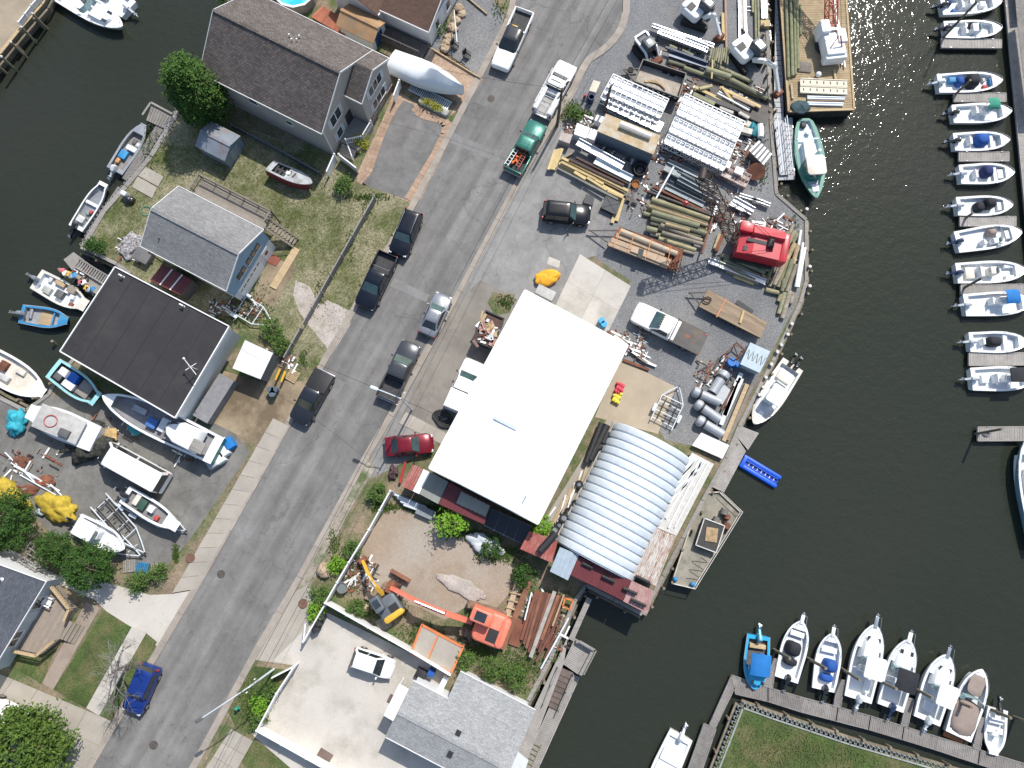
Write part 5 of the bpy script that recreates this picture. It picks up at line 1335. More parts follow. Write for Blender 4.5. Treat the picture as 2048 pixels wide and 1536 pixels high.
# ---- creek side: green launch, white twin-engine boat
def launch():
 t=boat('green and pale blue wooden launch with cream wheelhouse beside the gangway',(1632,397),(1610,236),3.0,[],hull=mat('launch_green',(.10,.27,.20),.5,var=.15),deck=mat('launch_rim',(.13,.30,.24),.6,var=.12),liner=mat('launch_sole',(.52,.60,.62),.6,var=.08),name='wooden_launch',engine=None,rail=False,gun=.34,tf=.95,ts=.03,fb=1.0,p=2.2,floor=.6,q=.8,stern_w=.3,rub=mat('launch_rail',(.18,.36,.30),.6))
 Ln=t['_L']
 obj('deckhouse',MB().rbox((-.02*Ln,-.1,.9),(.34*Ln,1.15,.8),.1),mat('launch_house',(.62,.68,.7),.5),t)
 wh=obj('wheelhouse',MB().rbox((.16*Ln,-.15,1.35),(1.9,1.75,1.9),.25),mat('launch_teal',(.03,.22,.17),.5),t)
 obj('wheelhouse_roof',MB().rbox((.16*Ln,-.15,2.36),(2.1,1.95,.14),.35),GEL_C,wh)
 for s in(-1,1):obj('side_window',MB().box((.16*Ln,-.15+s*.885,1.9),(1.1,.02,.5)),WPANE,wh,smooth=0)
 obj('wheelhouse_window',MB().box((.16*Ln+.955,-.15,1.9),(.02,1.2,.5)),WPANE,wh,smooth=0)
 obj('funnel',MB().cyl((-.01*Ln,.35,1.2),(-.01*Ln,.35,2.5),.14,n=12),GEL,t)
 obj('bow_hatch',MB().rbox((.38*Ln,0,1.15),(.8,.7,.12),.06),GEL,t)
 obj('capstan',MB().cyl((-.33*Ln,.2,.5),(-.33*Ln,.2,.95),.2,n=12).cyl((-.33*Ln,.2,.95),(-.33*Ln,.2,1.0),.26,n=12),GEL,t)
 obj('stern_locker',MB().rbox((-.42*Ln,-.2,.75),(.5,.5,.5),.08),BLACKP,t)
 obj('thwart',MB().box((-.24*Ln,0,.95),(.18,2.3,.05)),mat('launch_grey',(.5,.56,.57)),t)
 obj('side_rail',MB().tube([(-.3*Ln,-1.25,1.25),(.1*Ln,-1.3,1.3),(.36*Ln,-.95,1.4)],.02,5),STEEL,t)
launch()
t=boat('white fishing boat with twin black outboards beside the blue float',(1507,848),(1587,728),2.5,[('console',.05,0,1.4,1.0,1.1,GEL),('ttop',.06,0,1.9,1.5,2.0,mat('top_white',(.72,.72,.7),.5)),('seat',-.12,0,.6,1.1,.7,CUSH),('box',-.3,.0,1.1,1.4,.35,GEL_C),('hatch',.33,0,.6,.5,0,GEL)],engines=2,tilt=58,deck=GEL_C,name='motor_boat')
# ---- shrink-wrapped boat on stands by the brick parking
def wrapped():
 bow,stern=(928,178),(782,118)
 a,b=P(*stern,1.6),P(*bow,1.6);c=(a+b)/2;Ln=(b-a).length;rz=math.atan2((b-a).y,(b-a).x)
 t=thing('wrapped_boat','boat shrink wrapped in white film on stands by the brick parking','boat',(c.x,c.y,0),rz)
 B=2.6;rng=random.Random(9);secs=[]
 for i in range(15):
  u=i/14;w=B/2*(.86+.14*min(1,u/.35))if u<.4 else max(B/2*max(1-((u-.4)/.6)**2.1,0.0)**.85,.06)
  ridge=2.15+.95*math.exp(-((u-.62)/.16)**2)+.25*math.sin(u*9)*.3
  j=lambda:rng.uniform(-.05,.05)
  x=-Ln/2+u*Ln
  secs.append([(x,-w,.75),(x,-w*1.03,1.35),(x,-w*.98,1.7),(x,-w*.55+j(),1.7+(ridge-1.7)*.52+j()),(x,0,ridge+j()),(x,w*.55+j(),1.7+(ridge-1.7)*.52+j()),(x,w*.98,1.7),(x,w*1.03,1.35),(x,w,.75)])
 obj('shrink_wrap',MB().loft(secs),mat('shrink_film',(.75,.78,.80),.3,var=.04,coat=.2),t,smooth=60)
 hs=[]
 for i in range(9):
  u=i/8;w=B/2*(.8+.1*min(1,u/.35))if u<.4 else max(B/2*.9*max(1-((u-.4)/.6)**2.1,0.0),.05)
  hs.append([(-Ln/2+u*Ln*.97,y,z)for y,z in((-w,.8),(0,.3),(w,.8))])
 obj('hull',MB().loft(hs,closed=False),mat('dark_hull',(.03,.035,.05),.5),t)
 for x in(-.3*Ln,.1*Ln):
  for s in(-1,1):obj('stand',MB().bar((x,s*1.2,0),(x,s*.85,.8),.08).bar((x-.3,s*1.3,.02),(x+.3,s*1.3,.02),.06),STEEL,t)
wrapped()
# ---- old red and white hull on the lawn
def red_hull():
 t=boat('old red and white wooden boat hull laid up on the lawn',(622,374),(537,335),1.75,[('hatch',-.06,0,.45,.4,0,TRIM)],hull=mat('red_hull',(.20,.02,.03),.6,var=.2),deck=mat('grey_hull_deck',(.33,.35,.36),.7,var=.25,c2=(.16,.15,.14),c2amt=.35),liner=mat('dark_well',(.05,.05,.05),.8),z0=.25,engine=None,rail=False,tf=.42,ts=.12,name='beached_boat',fb=.75)
 Ln=t['_L']
 t.rotation_euler.x=R(-24);t.location.z=.45
 for k in range(6):obj('deck_slot',MB().box((-.32*Ln+k*.1*Ln,0,.76),(.16,.7,.03)),BLACKP,t,smooth=0)
red_hull()
def trailer(label,a,b,W=1.7,z=.45,m=GALV,cat='trailer',name='boat_trailer'):
 """boat trailer: a rear end, b hitch"""
 A,B=P(*a,z),P(*b,z);c=(A+B)/2;Ln=(B-A).length;rz=math.atan2((B-A).y,(B-A).x)
 t=thing(name,label,cat,(c.x,c.y,0),rz)
 fr=MB()
 for s in(-1,1):
  fr.tube([(-Ln/2,s*W/2,z),(.15*Ln,s*W/2,z),(.36*Ln,s*W*.22,z),(Ln/2,0,z)],.055,6)
 obj('frame',fr,m,t)
 for x in(-.42,-.22,0,.16):obj('cross_member',MB().bar((x*Ln,-W/2,z),(x*Ln,W/2,z),.07),m,t)
 for s in(-1,1):
  obj('bunk',MB().box((-.15*Ln,s*W*.28,z+.14),(Ln*.55,.09,.1)),BLACKP,t)
  for k in(-.02,):
   w=obj('wheel',MB().cyl((-.2*Ln,s*(W/2+.1),.3),(-.2*Ln,s*(W/2+.3),.3),.3,n=16),RUBBER,t);obj('rim',MB().cyl((-.2*Ln,s*(W/2+.3),.3),(-.2*Ln,s*(W/2+.31),.3),.17,n=12),RIMM,w)
  obj('mudguard',MB().rbox((-.2*Ln,s*(W/2+.2),.64),(.8,.28,.05),.06),m,t)
 obj('winch_post',MB().bar((.34*Ln,0,z),(.36*Ln,0,z+.6),.08),m,t)
 obj('hitch',MB().box((Ln/2,0,z),(.25,.12,.1)),BLACKP,t)
 for k in range(5):obj('roller',MB().cyl((-.4*Ln+k*.13*Ln,-.14,z+.12),(-.4*Ln+k*.13*Ln,.14,z+.12),.06,n=8),BLACKP,t)
 return t
trailer('empty galvanised boat trailer on the grass behind the fishing shed',(455,595),(547,650),2.0)
trailer('empty galvanised roller trailer between the two boats on the lot',(196,1000),(290,1106),1.8)
trailer('galvanised boat trailer under the open white skiff on the lot',(240,990),(372,1062),1.7)
trailer('galvanised trailer under the white centre console by the trees',(150,1046),(282,1112),1.7)
boat('open white skiff on a trailer with red bucket and dark seats',(357,1055),(248,988),1.85,[('box',-.02,.05,.6,.6,.5,GEL),('box',-.18,0,.7,1.0,.4,mat('dark_green_seat',(.03,.07,.05),.7)),('box',.12,-.2,.4,.4,.4,MESS[2]),('box',-.3,.1,.5,1.2,.3,GEL_C)],z0=.7,liner=mat('mid_grey_sole',(.2,.2,.2),.8),engine=ENG_K,rail=False,blunt=.5,tf=.76,p=2.6)  # cockpit sole in one even mid grey
boat('white centre console boat with white t-top on a trailer by the trees',(250,1098),(152,1046),2.05,[('ttop',-.2,.08,1.9,1.6,1.7,TRIM),('console',-.08,0,.8,.8,.9,GEL),('pad',.25,0,1.2,1.0,.35,CUSH),('box',-.4,-.2,.4,.4,.4,MESS[2])],z0=.7,engine=ENG_K,tf=.8)
# ================================================================ docks, bulkheads, barge
DOCKM=mat('dock_boards',(.31,.29,.265),.9,var=.16,scale=1.2,fine=.14,fscale=14,bump=.2,rnd=.10)
DOCKD=mat('dock_boards_dark',(.215,.20,.185),.9,var=.2,scale=1.2,fine=.15,fscale=14,bump=.2,rnd=.10)
DECK_T=mat('barge_boards',(.36,.275,.165),.9,var=.2,scale=1.2,c2=(.22,.18,.12),c2amt=.25,fine=.12,rnd=.08)
PILE=mat('piling_timber',(.20,.165,.12),.95,var=.25,scale=2,c2=(.12,.13,.085),c2amt=.35,fine=.2,rnd=.15)
PILE_W=mat('pile_cap_white',(.62,.60,.55),.6,var=.1)
VINYL=mat('vinyl_sheet_pile',(.27,.285,.27),.7,var=.2,scale=1,rnd=.06)
def dock(label,quad,z,m=DOCKM,name='finger_dock',cat='dock',group=None,pw=.16,th=.18,frame=True,across=True):
 """timber dock: quad a-b-c-d in pixels, long side a-b; boards run across"""
 q=[P(x,y,z)for x,y in quad]
 o=sum(q,Vector())/4;rz=math.atan2((q[1]-q[0]).y,(q[1]-q[0]).x)
 t=thing(name,label,cat,o,rz,group)
 l=[Vector((*p[:2],0))for p in local(q,o,rz)]
 Ln=((l[1]-l[0]).length+(l[2]-l[3]).length)/2
 n=max(2,round(Ln/pw));mb=MB();rng=random.Random(int(abs(o.x*77+o.y*31)))
 for i in range(n):
  u0,u1=(i+.06)/n,(i+.94)/n;dz=rng.uniform(-.008,.008)
  c=[l[0].lerp(l[1],u0),l[0].lerp(l[1],u1),l[3].lerp(l[2],u1),l[3].lerp(l[2],u0)]
  mb.prism([p[:2]for p in c],-.04+dz,dz)
 tag(obj('boards',mb,m,t,smooth=0),kind='stuff')
 if frame:
  for a,b in((l[0],l[1]),(l[3],l[2]),(l[0],l[3]),(l[1],l[2])):
   obj('side_beam',MB().bar((a.x,a.y,-.07),(b.x,b.y,-.07),.08,.2),m,t,smooth=0)
  obj('float',MB().prism([tuple(p.lerp(sum(l,Vector())/4,.06))[:2]for p in l],-.55,-.09),BLACKP,t,smooth=0)
  for f in(.15,.85):
   for a,b in((l[0],l[1]),(l[3],l[2])):
    p=a.lerp(b,f);obj('cleat',MB().box((p.x,p.y,.05),(.22,.06,.06)),STEEL,t,smooth=0)
 return t
def piling(label,base,top,r=.15,m=PILE,cap=None,group='mooring piles',zb=-2.4,name='mooring_pile',lean=0):
 """round pile; base pixel is where it meets the water, top pixel sets its height"""
 b=P(*base,WATER)
 best=min((abs((P(*top,z/20)-b).xy.length),z/20)for z in range(-10,140))
 zt=best[1]
 tp=P(*top,zt)
 t=thing(name,label,'piling',(b.x,b.y,WATER),0,group)
 off=Vector((tp.x-b.x,tp.y-b.y,zt-WATER));dn=Vector((0,0,zb-WATER))
 obj('post',MB().tube([dn,Vector((0,0,0)),off],[r*1.05,r,r*.9],12),m,t)
 if cap:obj('cap',MB().cyl(off,off+Vector((0,0,.14)),r*1.1,r*.4,12),cap,t)
 return t
FZ=-.6
G='finger docks of the east marina'
for i,(qd,lab)in enumerate((
([(1883,77),(2003,79),(2003,96),(1883,95)],'weathered finger dock below the green screened runabout'),
([(1908,186),(2012,186),(2012,203),(1908,203)],'weathered finger dock above the green bimini boat'),
([(1918,304),(2018,304),(2018,322),(1918,322)],'weathered finger dock above the white skiff with navy cover'),
([(1920,433),(2032,433),(2032,452),(1920,452)],'weathered finger dock above the dual console boat'),
([(1922,570),(2060,568),(2060,588),(1922,589)],'weathered finger dock above the bright blue bimini boat'),
([(1938,706),(2075,705),(2075,730),(1938,731)],'weathered finger dock above the black t-top boat'),
([(1956,854),(2085,853),(2085,881),(1956,882)],'weathered finger dock standing apart with a coiled grey hose'))):
 dock(lab,qd,FZ,group=G)
dock('long weathered walkway of the east marina',[(1999,-120),(2092,860),(2160,860),(2052,-120)],FZ+.02,name='dock_walkway')
dock('sloping timber gangway at the head of the east marina',[(2034,40),(2058,240),(2080,240),(2052,30)],.6,DOCKD,'gangway',frame=False)
dock('dark timber landing beside the marina gangway',[(2026,-60),(2034,38),(2090,30),(2090,-60)],.2,DOCKD,'dock_landing',frame=False)
tag(obj('coiled_hose',MB().tube([(P(1973,868,FZ+.06)+Vector((.42*math.cos(k*.5)*(1-k*.012),.3*math.sin(k*.5)*(1-k*.012),k*.002)))for k in range(50)],.03,5),mat('hose_grey',(.16,.17,.18),.7)),'coiled grey hose on the end of the lone finger dock','hose')
for base,top,lab in(((1882,80),(1955,2),'tall leaning mooring pile by the topmost finger dock'),((1905,194),(1941,160),'dark mooring pile beside the skiff with blue tubs'),((1922,579),(1964,556),'dark mooring pile beside the cream decked boat'),((1925,440),(1946,426),'mooring pile at the dock above the dual console boat'),((1950,868),(2004,858),'dark pile leaning over the lone finger dock')):
 piling(lab,base,top,.13)
G='south dock sections'
edge_t=[(1463,1350),(1536,1375),(1608,1396),(1676,1414),(1741,1432),(1808,1453),(1876,1474),(1960,1500),(2060,1531)]
edge_b=[(1471,1388),(1536,1403),(1602,1424),(1672,1442),(1737,1459),(1804,1479),(1872,1500),(1956,1528),(2056,1560)]
labs=['at the blue cuddy boat','behind the boat with black covers','behind the boat with blue covers','behind the long walkaround boat','behind the black soft top boat','behind the round hatched t-top boat','behind the taupe canvas boat','at the small skiff']
for i in range(8):
 dock('grey south dock section '+labs[i],[edge_t[i],edge_t[i+1],edge_b[i+1],edge_b[i]],FZ,DOCKD,'dock_section',group=G)
dock('narrow dock arm running toward the short end dock',[(1463,1351),(1419,1449),(1431,1455),(1478,1358)],FZ,DOCKD,'dock_section',group=G)
dock('short broad end dock beside the plain white boat',[(1408,1447),(1368,1560),(1398,1560),(1432,1458)],FZ+.03,DOCKD,'dock_section',group=G)
for qd,lab in(([(1536,1317),(1528,1372),(1545,1376),(1553,1318)],'slim finger dock beside the blue cuddy boat'),([(1677,1360),(1667,1412),(1681,1415),(1690,1361)],'slim finger dock beside the boat with blue covers'),([(1816,1396),(1802,1449),(1815,1453),(1828,1399)],'slim finger dock between the soft top and t-top boats'),([(1961,1434),(1946,1493),(1960,1499),(1970,1437)],'slim finger dock beside the taupe canvas boat')):
 dock(lab,qd,FZ+.02,DOCKD,'finger_dock')
for base,top,lab in(((1547,1299),(1580,1317),'mooring pile between the blue cuddy boat and black covered boat'),((1614,1316),(1652,1337),'mooring pile between the black covered and blue covered boats'),((1682,1337),(1720,1360),'mooring pile beside the long walkaround boat'),((1756,1360),(1793,1378),'mooring pile beside the black soft top boat'),((1828,1376),(1865,1396),'mooring pile beside the hatched t-top boat'),((1908,1400),(1943,1415),'mooring pile beside the taupe canvas boat'),((1973,1415),(2022,1436),'mooring pile at the stern of the small skiff'),((2028,1434),(2080,1452),'mooring pile beyond the small skiff')):
 piling(lab,base,top,.15)
 # ---- bulkheads
def bulkhead(label,pix,z,m=PILE,capm=WOOD_G,h=None,vinyl=False,inward=1,piles=2.2,wale=True,capw=.34):
 """retaining wall along a traced shoreline: sheet wall, cap, walers, piles"""
 pts=[P(x,y,z)for x,y in pix];o=pts[0].copy();o.z=0
 t=thing('bulkhead',label,'bulkhead',o)
 for a,b in zip(pts,pts[1:]):
  a,b=a-o,b-o;d=(b-a);Ln=Vector((d.x,d.y)).length;d=Vector((d.x,d.y,0)).normalized();n=Vector((d.y,-d.x,0))*inward
  k=max(1,round(Ln/(.46 if vinyl else.22)));mb=MB()
  for i in range(k):
   p=a.lerp(b,(i+.5)/k)
   if vinyl:
    w=Ln/k
    mb.prism([tuple(p+d*u*w+n*v)[:2]for u,v in((-.5,.02),(-.28,.02),(-.18,.26),(.18,.26),(.28,.02),(.5,.02),(.5,.07),(.31,.07),(.21,.31),(-.21,.31),(-.31,.07),(-.5,.07))],-2.6,z+.05)
   else:
    mb.box((p.x+n.x*.05,p.y+n.y*.05,(z-2.6)/2+.02),(Ln/k*.93,.1,z+2.6),math.atan2(d.y,d.x))
  tag(obj('sheeting',mb,VINYL if vinyl else m,t,smooth=0),kind='stuff')
  nc=max(1,round(Ln/3.6))
  for i in range(nc):
   p,q=a.lerp(b,i/nc),a.lerp(b,(i+.985)/nc);off=n*(-.12 if vinyl else.02)
   obj('cap_timber',MB().bar(p+off+Vector((0,0,.04)),q+off+Vector((0,0,.04)),capw,.1),capm,t,smooth=0)
  if wale:obj('waler',MB().bar(a+n*.38+Vector((0,0,-.55-z*0)),b+n*.38+Vector((0,0,-.55)),.22,.22),m,t,smooth=0)
  np_=max(1,int(Ln/piles))if piles else 0
  for i in range(np_):
   p=a.lerp(b,(i+.5)/np_)+n*.52
   obj('pile',MB().cyl((p.x,p.y,-2.6),(p.x+n.x*.04,p.y+n.y*.04,z+random.uniform(-.3,.35)),.15,.13,10),m,t)
 return t
bulkhead('vinyl sheet bulkhead with timber piles around the south lawn',[(1432,1545),(1484,1412),(1545,1434),(1700,1486),(1865,1534),(1990,1572)],-.1,vinyl=True,inward=-1,capm=VINYL,capw=.14)
bulkhead('tall dark timber bulkhead of the far bank at the canal corner',[(-60,178),(0,107),(40,58),(84,8),(120,-60)],.3,PILE,WOOD_T,inward=1)
for base,top,i in(((95,58),(64,27),0),((73,86),(42,54),1),((54,115),(21,84),2),((35,143),(2,113),3)):
 piling('white capped tall pile along the far bank bulkhead',base,top,.13,cap=PILE_W,group='white capped piles of the far bank')
bulkhead('timber and vinyl bulkhead along the cottage lawn',[(404,125),(350,230),(300,312),(250,372),(207,420),(163,494)],.02,vinyl=True,inward=1,piles=0,wale=False,capm=WOOD_G,capw=.5)
bulkhead('timber bulkhead in the slip behind the fishing shed',[(163,494),(235,528),(262,548)],.02,inward=1,piles=2.5)
bulkhead('timber bulkhead under the fishing shed along the canal',[(262,548),(155,712),(118,752),(98,790)],.02,inward=1)
bulkhead('broken timber bulkhead at the gear lot corner',[(98,790),(52,822),(0,796),(-120,722)],.02,inward=1)
bulkhead('timber bulkhead along the crane yard shore',[(1285,1228),(1405,1000),(1452,915),(1478,852),(1545,722),(1600,605),(1612,562),(1612,440),(1552,388),(1541,240),(1531,0),(1528,-60)],.02,inward=1,piles=1.9)
bulkhead('timber bulkhead by the rusty beams and boardwalk',[(1000,1510),(1056,1400),(1100,1318),(1150,1200),(1172,1170),(1285,1228)],.02,inward=1,piles=2.4)
for px,py in((1614,418),(1620,533),(1620,572),(1584,648),(1576,669),(1563,690),(1555,704),(1543,729),(1532,755),(1527,775),(1519,790)):
 b=P(px,py,.45);t=thing('fender_pile','pale topped fender pile along the crane yard shore','piling',(b.x,b.y,WATER),0,'fender piles of the crane yard shore')
 obj('post',MB().cyl((0,0,-1.3),(0,0,1.6),.17,.16,12),PILE,t);obj('cap',MB().cyl((0,0,1.6),(0,0,1.68),.18,.12,12),PILE_W,t)
 # ---- west side docks
dock('small grey platform dock by the evergreen',[(302,212),(346,232),(331,258),(292,240)],.05,DOCKD,'platform_dock',frame=False,pw=.3)
tag(obj('mooring_rail',MB().bar(P(285,230,.2),P(302,205,.2),.2,.12).bar(P(302,205,.2),P(345,228,.2),.2,.12),WOOD_G,smooth=0),'open grey timber frame around the small platform dock','frame')
dock('narrow grey dock walkway beside the aluminium skiff',[(314,247),(244,356),(258,364),(328,256)],-.1,DOCKD,'dock_walkway',frame=False)
dock('timber dock covered in fishing gear behind the fishing shed',[(127,519),(147,506),(216,554),(186,592),(122,545)][:1]+[(147,504),(217,556),(186,592)],.0,DOCKM,'work_dock',frame=False)
dock('narrow grey dock walkway along the lawn by the garvey skiff',[(236,372),(172,466),(182,472),(246,380)],-.1,DOCKD,'dock_walkway',frame=False)
for base,top,lab in(((128,548),(118,538),'short pile at the corner of the work dock'),((112,690),(104,682),'short pile at the corner of the fishing shed'),((196,588),(188,580),'short pile beside the cream work boat')):
 piling(lab,base,top,.16,group=None)
t=thing('gangway','grey timber gangway laid across the slip behind the fishing shed','gangway')
A,B=P(152,524,.25),P(215,562,.25);n_=Vector((-(B-A).y,(B-A).x,0)).normalized()*.45
for s in(-1,1):obj('rail',MB().bar(A+n_*s,B+n_*s,.1,.14),WOOD_G,t,smooth=0)
for k in range(14):q=A.lerp(B,(k+.5)/14);obj('tread',MB().bar(q-n_,q+n_,.14,.05),WOOD_G,t,smooth=0)
# ---- creek pier beside the arched shed
dock('weathered creek pier beside the arched shed',[(1466,862),(1424,974),(1448,985),(1492,902)],-.25,DOCKM,'pier',frame=False)
dock('weathered pier head where the white fishing boat ties up',[(1476,850),(1466,864),(1496,900),(1518,866)],-.26,DOCKM,'pier',frame=False)
# ---- south boardwalk
dock('long grey boardwalk behind the bungalow',[(1136,1272),(1000,1560),(1040,1560),(1128,1326)],.06,DOCKM,'boardwalk',frame=False)
dock('boardwalk platform with timber bench above the ramp',[(1150,1276),(1126,1328),(1160,1352),(1188,1299)],.07,DOCKM,'boardwalk_platform',frame=False)
dock('low floating dock beside the bungalow boardwalk',[(1158,1356),(1066,1560),(1034,1560),(1132,1342)],FZ+.05,DOCKM,'floating_dock')
t=thing('bench','grey timber bench rails along the boardwalk platform edge','bench')
for a,b in(((1153,1282),(1184,1300)),((1186,1302),(1161,1350))):
 A,B=P(*a,.5),P(*b,.5);obj('seat_rail',MB().bar(A,B,.3,.06),WOOD_G,t,smooth=0);obj('back_rail',MB().bar(A+Vector((.25,.1,.4)),B+Vector((.25,.1,.4)),.1,.06),WOOD_G,t,smooth=0)
 for k in range(4):q=A.lerp(B,k/3);obj('leg',MB().box((q.x,q.y,.28),(.09,.09,.42)),WOOD_G,t,smooth=0)
t=thing('gangway','brown stepped ramp from the boardwalk down to the floating dock','gangway')
A,B=P(1130,1340,.05),P(1100,1412,-.45);n_=Vector((-(B-A).y,(B-A).x,0)).normalized()*.75
for k in range(7):q=A.lerp(B,(k+.5)/7);obj('tread',MB().bar(q-n_,q+n_,.62,.06),mat('ramp_brown',(.13,.10,.085),.9,var=.2,rnd=.15),t,smooth=0)
for s in(-1,1):
 obj('stringer',MB().bar(A+n_*s,B+n_*s,.08,.2),DOCKD,t,smooth=0);obj('handrail',MB().bar(A+n_*s+Vector((0,0,1)),B+n_*s+Vector((0,0,1)),.07),WOOD_G,t,smooth=0)
 for f in(0,.5,1):q=A.lerp(B,f)+n_*s;obj('post',MB().bar(q,q+Vector((0,0,1)),.07),WOOD_G,t,smooth=0)
def ladder_flat(label,a,b,w,z,n,m,name='ladder'):
 A,B=P(*a,z),P(*b,z);t=thing(name,label,'ladder');nn=Vector((-(B-A).y,(B-A).x,0)).normalized()*w/2
 for s in(-1,1):obj('rail',MB().bar(A+nn*s,B+nn*s,.08,.1),m,t,smooth=0)
 for k in range(n):q=A.lerp(B,(k+.5)/n);obj('rung',MB().bar(q-nn,q+nn,.1,.06),m,t,smooth=0)
 return t
ladder_flat('greenish timber ladder lying on the floating dock',(1076,1486),(1052,1540),.7,FZ+.15,6,mat('mossy_wood',(.20,.20,.13),.9,var=.25))
# ---- grey float and gangway next to the barge
dock('long grey float between the yard and the barge',[(1553,-60),(1563,236),(1586,236),(1564,-60)][:1]+[(1548,236),(1566,236),(1560,-60)],FZ,mat('float_grey',(.42,.42,.43),.8,var=.08,scale=.7),'float',pw=.6)
t=dock('pale aluminium landing float with handrail by the wooden launch',[(1541,236),(1553,360),(1589,358),(1584,236)],FZ+.02,mat('float_grey',(.42,.42,.43),.8),'float',pw=.5)
t=thing('gangway','grey aluminium gangway with handrails on the landing float','gangway')
A,B=P(1557,242,.0),P(1569,350,-.4);n_=Vector((-(B-A).y,(B-A).x,0)).normalized()*.5
obj('deck',MB().bar(A,B,1.0,.08),mat('gangway_grey',(.30,.31,.33),.6,.3,var=.1),t,smooth=0)
for s in(-1,1):
 for hh in(.5,1.0):obj('handrail',MB().bar(A+n_*s+Vector((0,0,hh)),B+n_*s+Vector((0,0,hh)),.05),GALV,t,smooth=0)
 for f in(0,.17,.34,.5,.67,.84,1):q=A.lerp(B,f)+n_*s;obj('post',MB().bar(q,q+Vector((0,0,1.0)),.05),GALV,t,smooth=0)
for px,py in((1527,48),(1529,66),(1531,84),(1533,104),(1535,124),(1537,146),(1539,170),(1540,196),(1541,220)):
 b=P(px,py,.9);t=thing('shore_pile','dark shore pile standing proud of the yard bulkhead','piling',(b.x,b.y,WATER),0,'shore piles beside the grey float');obj('post',MB().cyl((0,0,-1.3),(0,0,2.0),.16,.14,10),PILE,t)
 # ---- the work barge
def barge():
 z=.25;q=[P(x,y,z)for x,y in((1577,223),(1708,219),(1676,-220),(1545,-220))]
 o=q[0].copy();o.z=0;rz=math.atan2((q[1]-q[0]).y,(q[1]-q[0]).x)
 t=thing('work_barge','timber decked work barge with dark steel hull','barge',o,rz)
 l=[Vector((*p[:2],0))for p in local(q,o,rz)]
 obj('hull',MB().prism([p[:2]for p in l],WATER-.6,z-.12),mat('barge_steel',(.035,.033,.03),.8,var=.3,c2=(.10,.05,.03),c2amt=.3),t,smooth=0)
 n=95;mb=MB()
 for i in range(n):
  u0,u1=(i+.04)/n,(i+.96)/n
  c=[l[0].lerp(l[3],u0),l[1].lerp(l[2],u0),l[1].lerp(l[2],u1),l[0].lerp(l[3],u1)]
  mb.prism([p[:2]for p in c],z-.12,z+random.uniform(-.012,.012))
 tag(obj('deck_boards',mb,DECK_T,t,smooth=0),kind='stuff')
 for a,b in((l[0],l[1]),(l[1],l[2]),(l[0],l[3])):obj('gunwale',MB().bar((a.x,a.y,z+.02),(b.x,b.y,z+.02),.2,.14),WOOD_T,t,smooth=0)
 for k in range(8):
  p=l[1].lerp(l[2],(k+.5)/12);obj('fender_strip',MB().box((p.x+.05,p.y,-.3),(.12,.3,.8)),RUBBER,t,smooth=0)
barge()
BZ=.25
G='timber piles lying on the barge'
for i,(x0,y0,x1,y1,r)in enumerate(((1571,-40,1577,156,.17),(1580,-40,1585,152,.18),(1588,-30,1591,150,.15),(1594,-20,1596,138,.16),(1600,10,1601,70,.13))):
 tag(obj('timber_pile',MB().tube([P(x0,y0,BZ+.2),P((x0+x1)/2,(y0+y1)/2,BZ+.21),P(x1,y1,BZ+.2)],[r*.85,r,r*1.05],10),mat('green_timber',(.20,.205,.115),.9,var=.25,scale=1.5,fine=.2,stretch=(.4,2,2),rnd=.15)),'long greenish timber pile lying on the barge deck','timber pile',G)
def truss_lattice(mb,A,B,w,h,n,bar=.05,up=Vector((0,0,1))):
 """four-chord lattice beam between A and B"""
 d=(B-A).normalized();s=d.cross(up).normalized();u2=s.cross(d)
 ch=[s*i*w/2+u2*j*h/2 for i,j in((-1,-1),(1,-1),(1,1),(-1,1))]
 for c in ch:mb.bar(A+c,B+c,bar*1.4)
 for k in range(n):
  p,q=A.lerp(B,k/n),A.lerp(B,(k+1)/n)
  for i in range(4):
   c0,c1=ch[i],ch[(i+1)%4]
   mb.bar(p+c0,q+c1,bar)if k%2 else mb.bar(p+c1,q+c0,bar)
   mb.bar(p+c0,p+c1,bar)
 return mb
def barge_crane():
 p=P(1650,92,BZ);rz=heading((1655,112),(1640,40))
 t=thing('barge_crane','white bodied barge crane with red lattice boom','crane',(p.x,p.y,BZ),rz)
 obj('slew_base',MB().cyl((0,0,0),(0,0,.5),1.1,n=20),BLACKP,t)
 obj('body',MB().rbox((-.6,-.1,1.15),(3.0,2.0,1.3),.15),GEL,t)
 obj('counterweight',MB().rbox((-2.1,-.1,1.0),(.7,2.2,1.1),.1),GEL,t)
 cb=obj('cab',MB().rbox((.9,.7,1.35),(1.4,.95,1.7),.1),GEL,t);obj('cab_window',MB().box((1.605,.7,1.7),(.02,.8,.7)),WPANE,cb,smooth=0);obj('roof_hatch',MB().box((.8,.7,2.21),(.6,.6,.02)),mat('pale_blue',(.55,.68,.72),.5),cb,smooth=0)
 obj('engine_cover',MB().rbox((-.2,-.9,1.5),(1.5,.9,1.0),.12),GEL,t)
 obj('hoist_drum',MB().cyl((.4,-.5,1.5),(.4,.3,1.5),.35,n=14),BLACKP,t)
 redm=mat('boom_red',(.38,.02,.02),.5,var=.15)
 obj('boom',truss_lattice(MB(),Vector((1.3,-.2,1.5)),Vector((14,.4,9.0)),.9,.9,16,.06),redm,t)
 for s in(-.3,.3):obj('boom_cable',MB().bar((-.8,s-.1,2.6),(13.8,.4+s*.3,9.2),.03),BLACKP,t)
 obj('gantry',MB().bar((-1.4,-.7,1.8),(-.8,-.2,2.8),.1).bar((-1.4,.5,1.8),(-.8,0,2.8),.1),redm,t)
barge_crane()
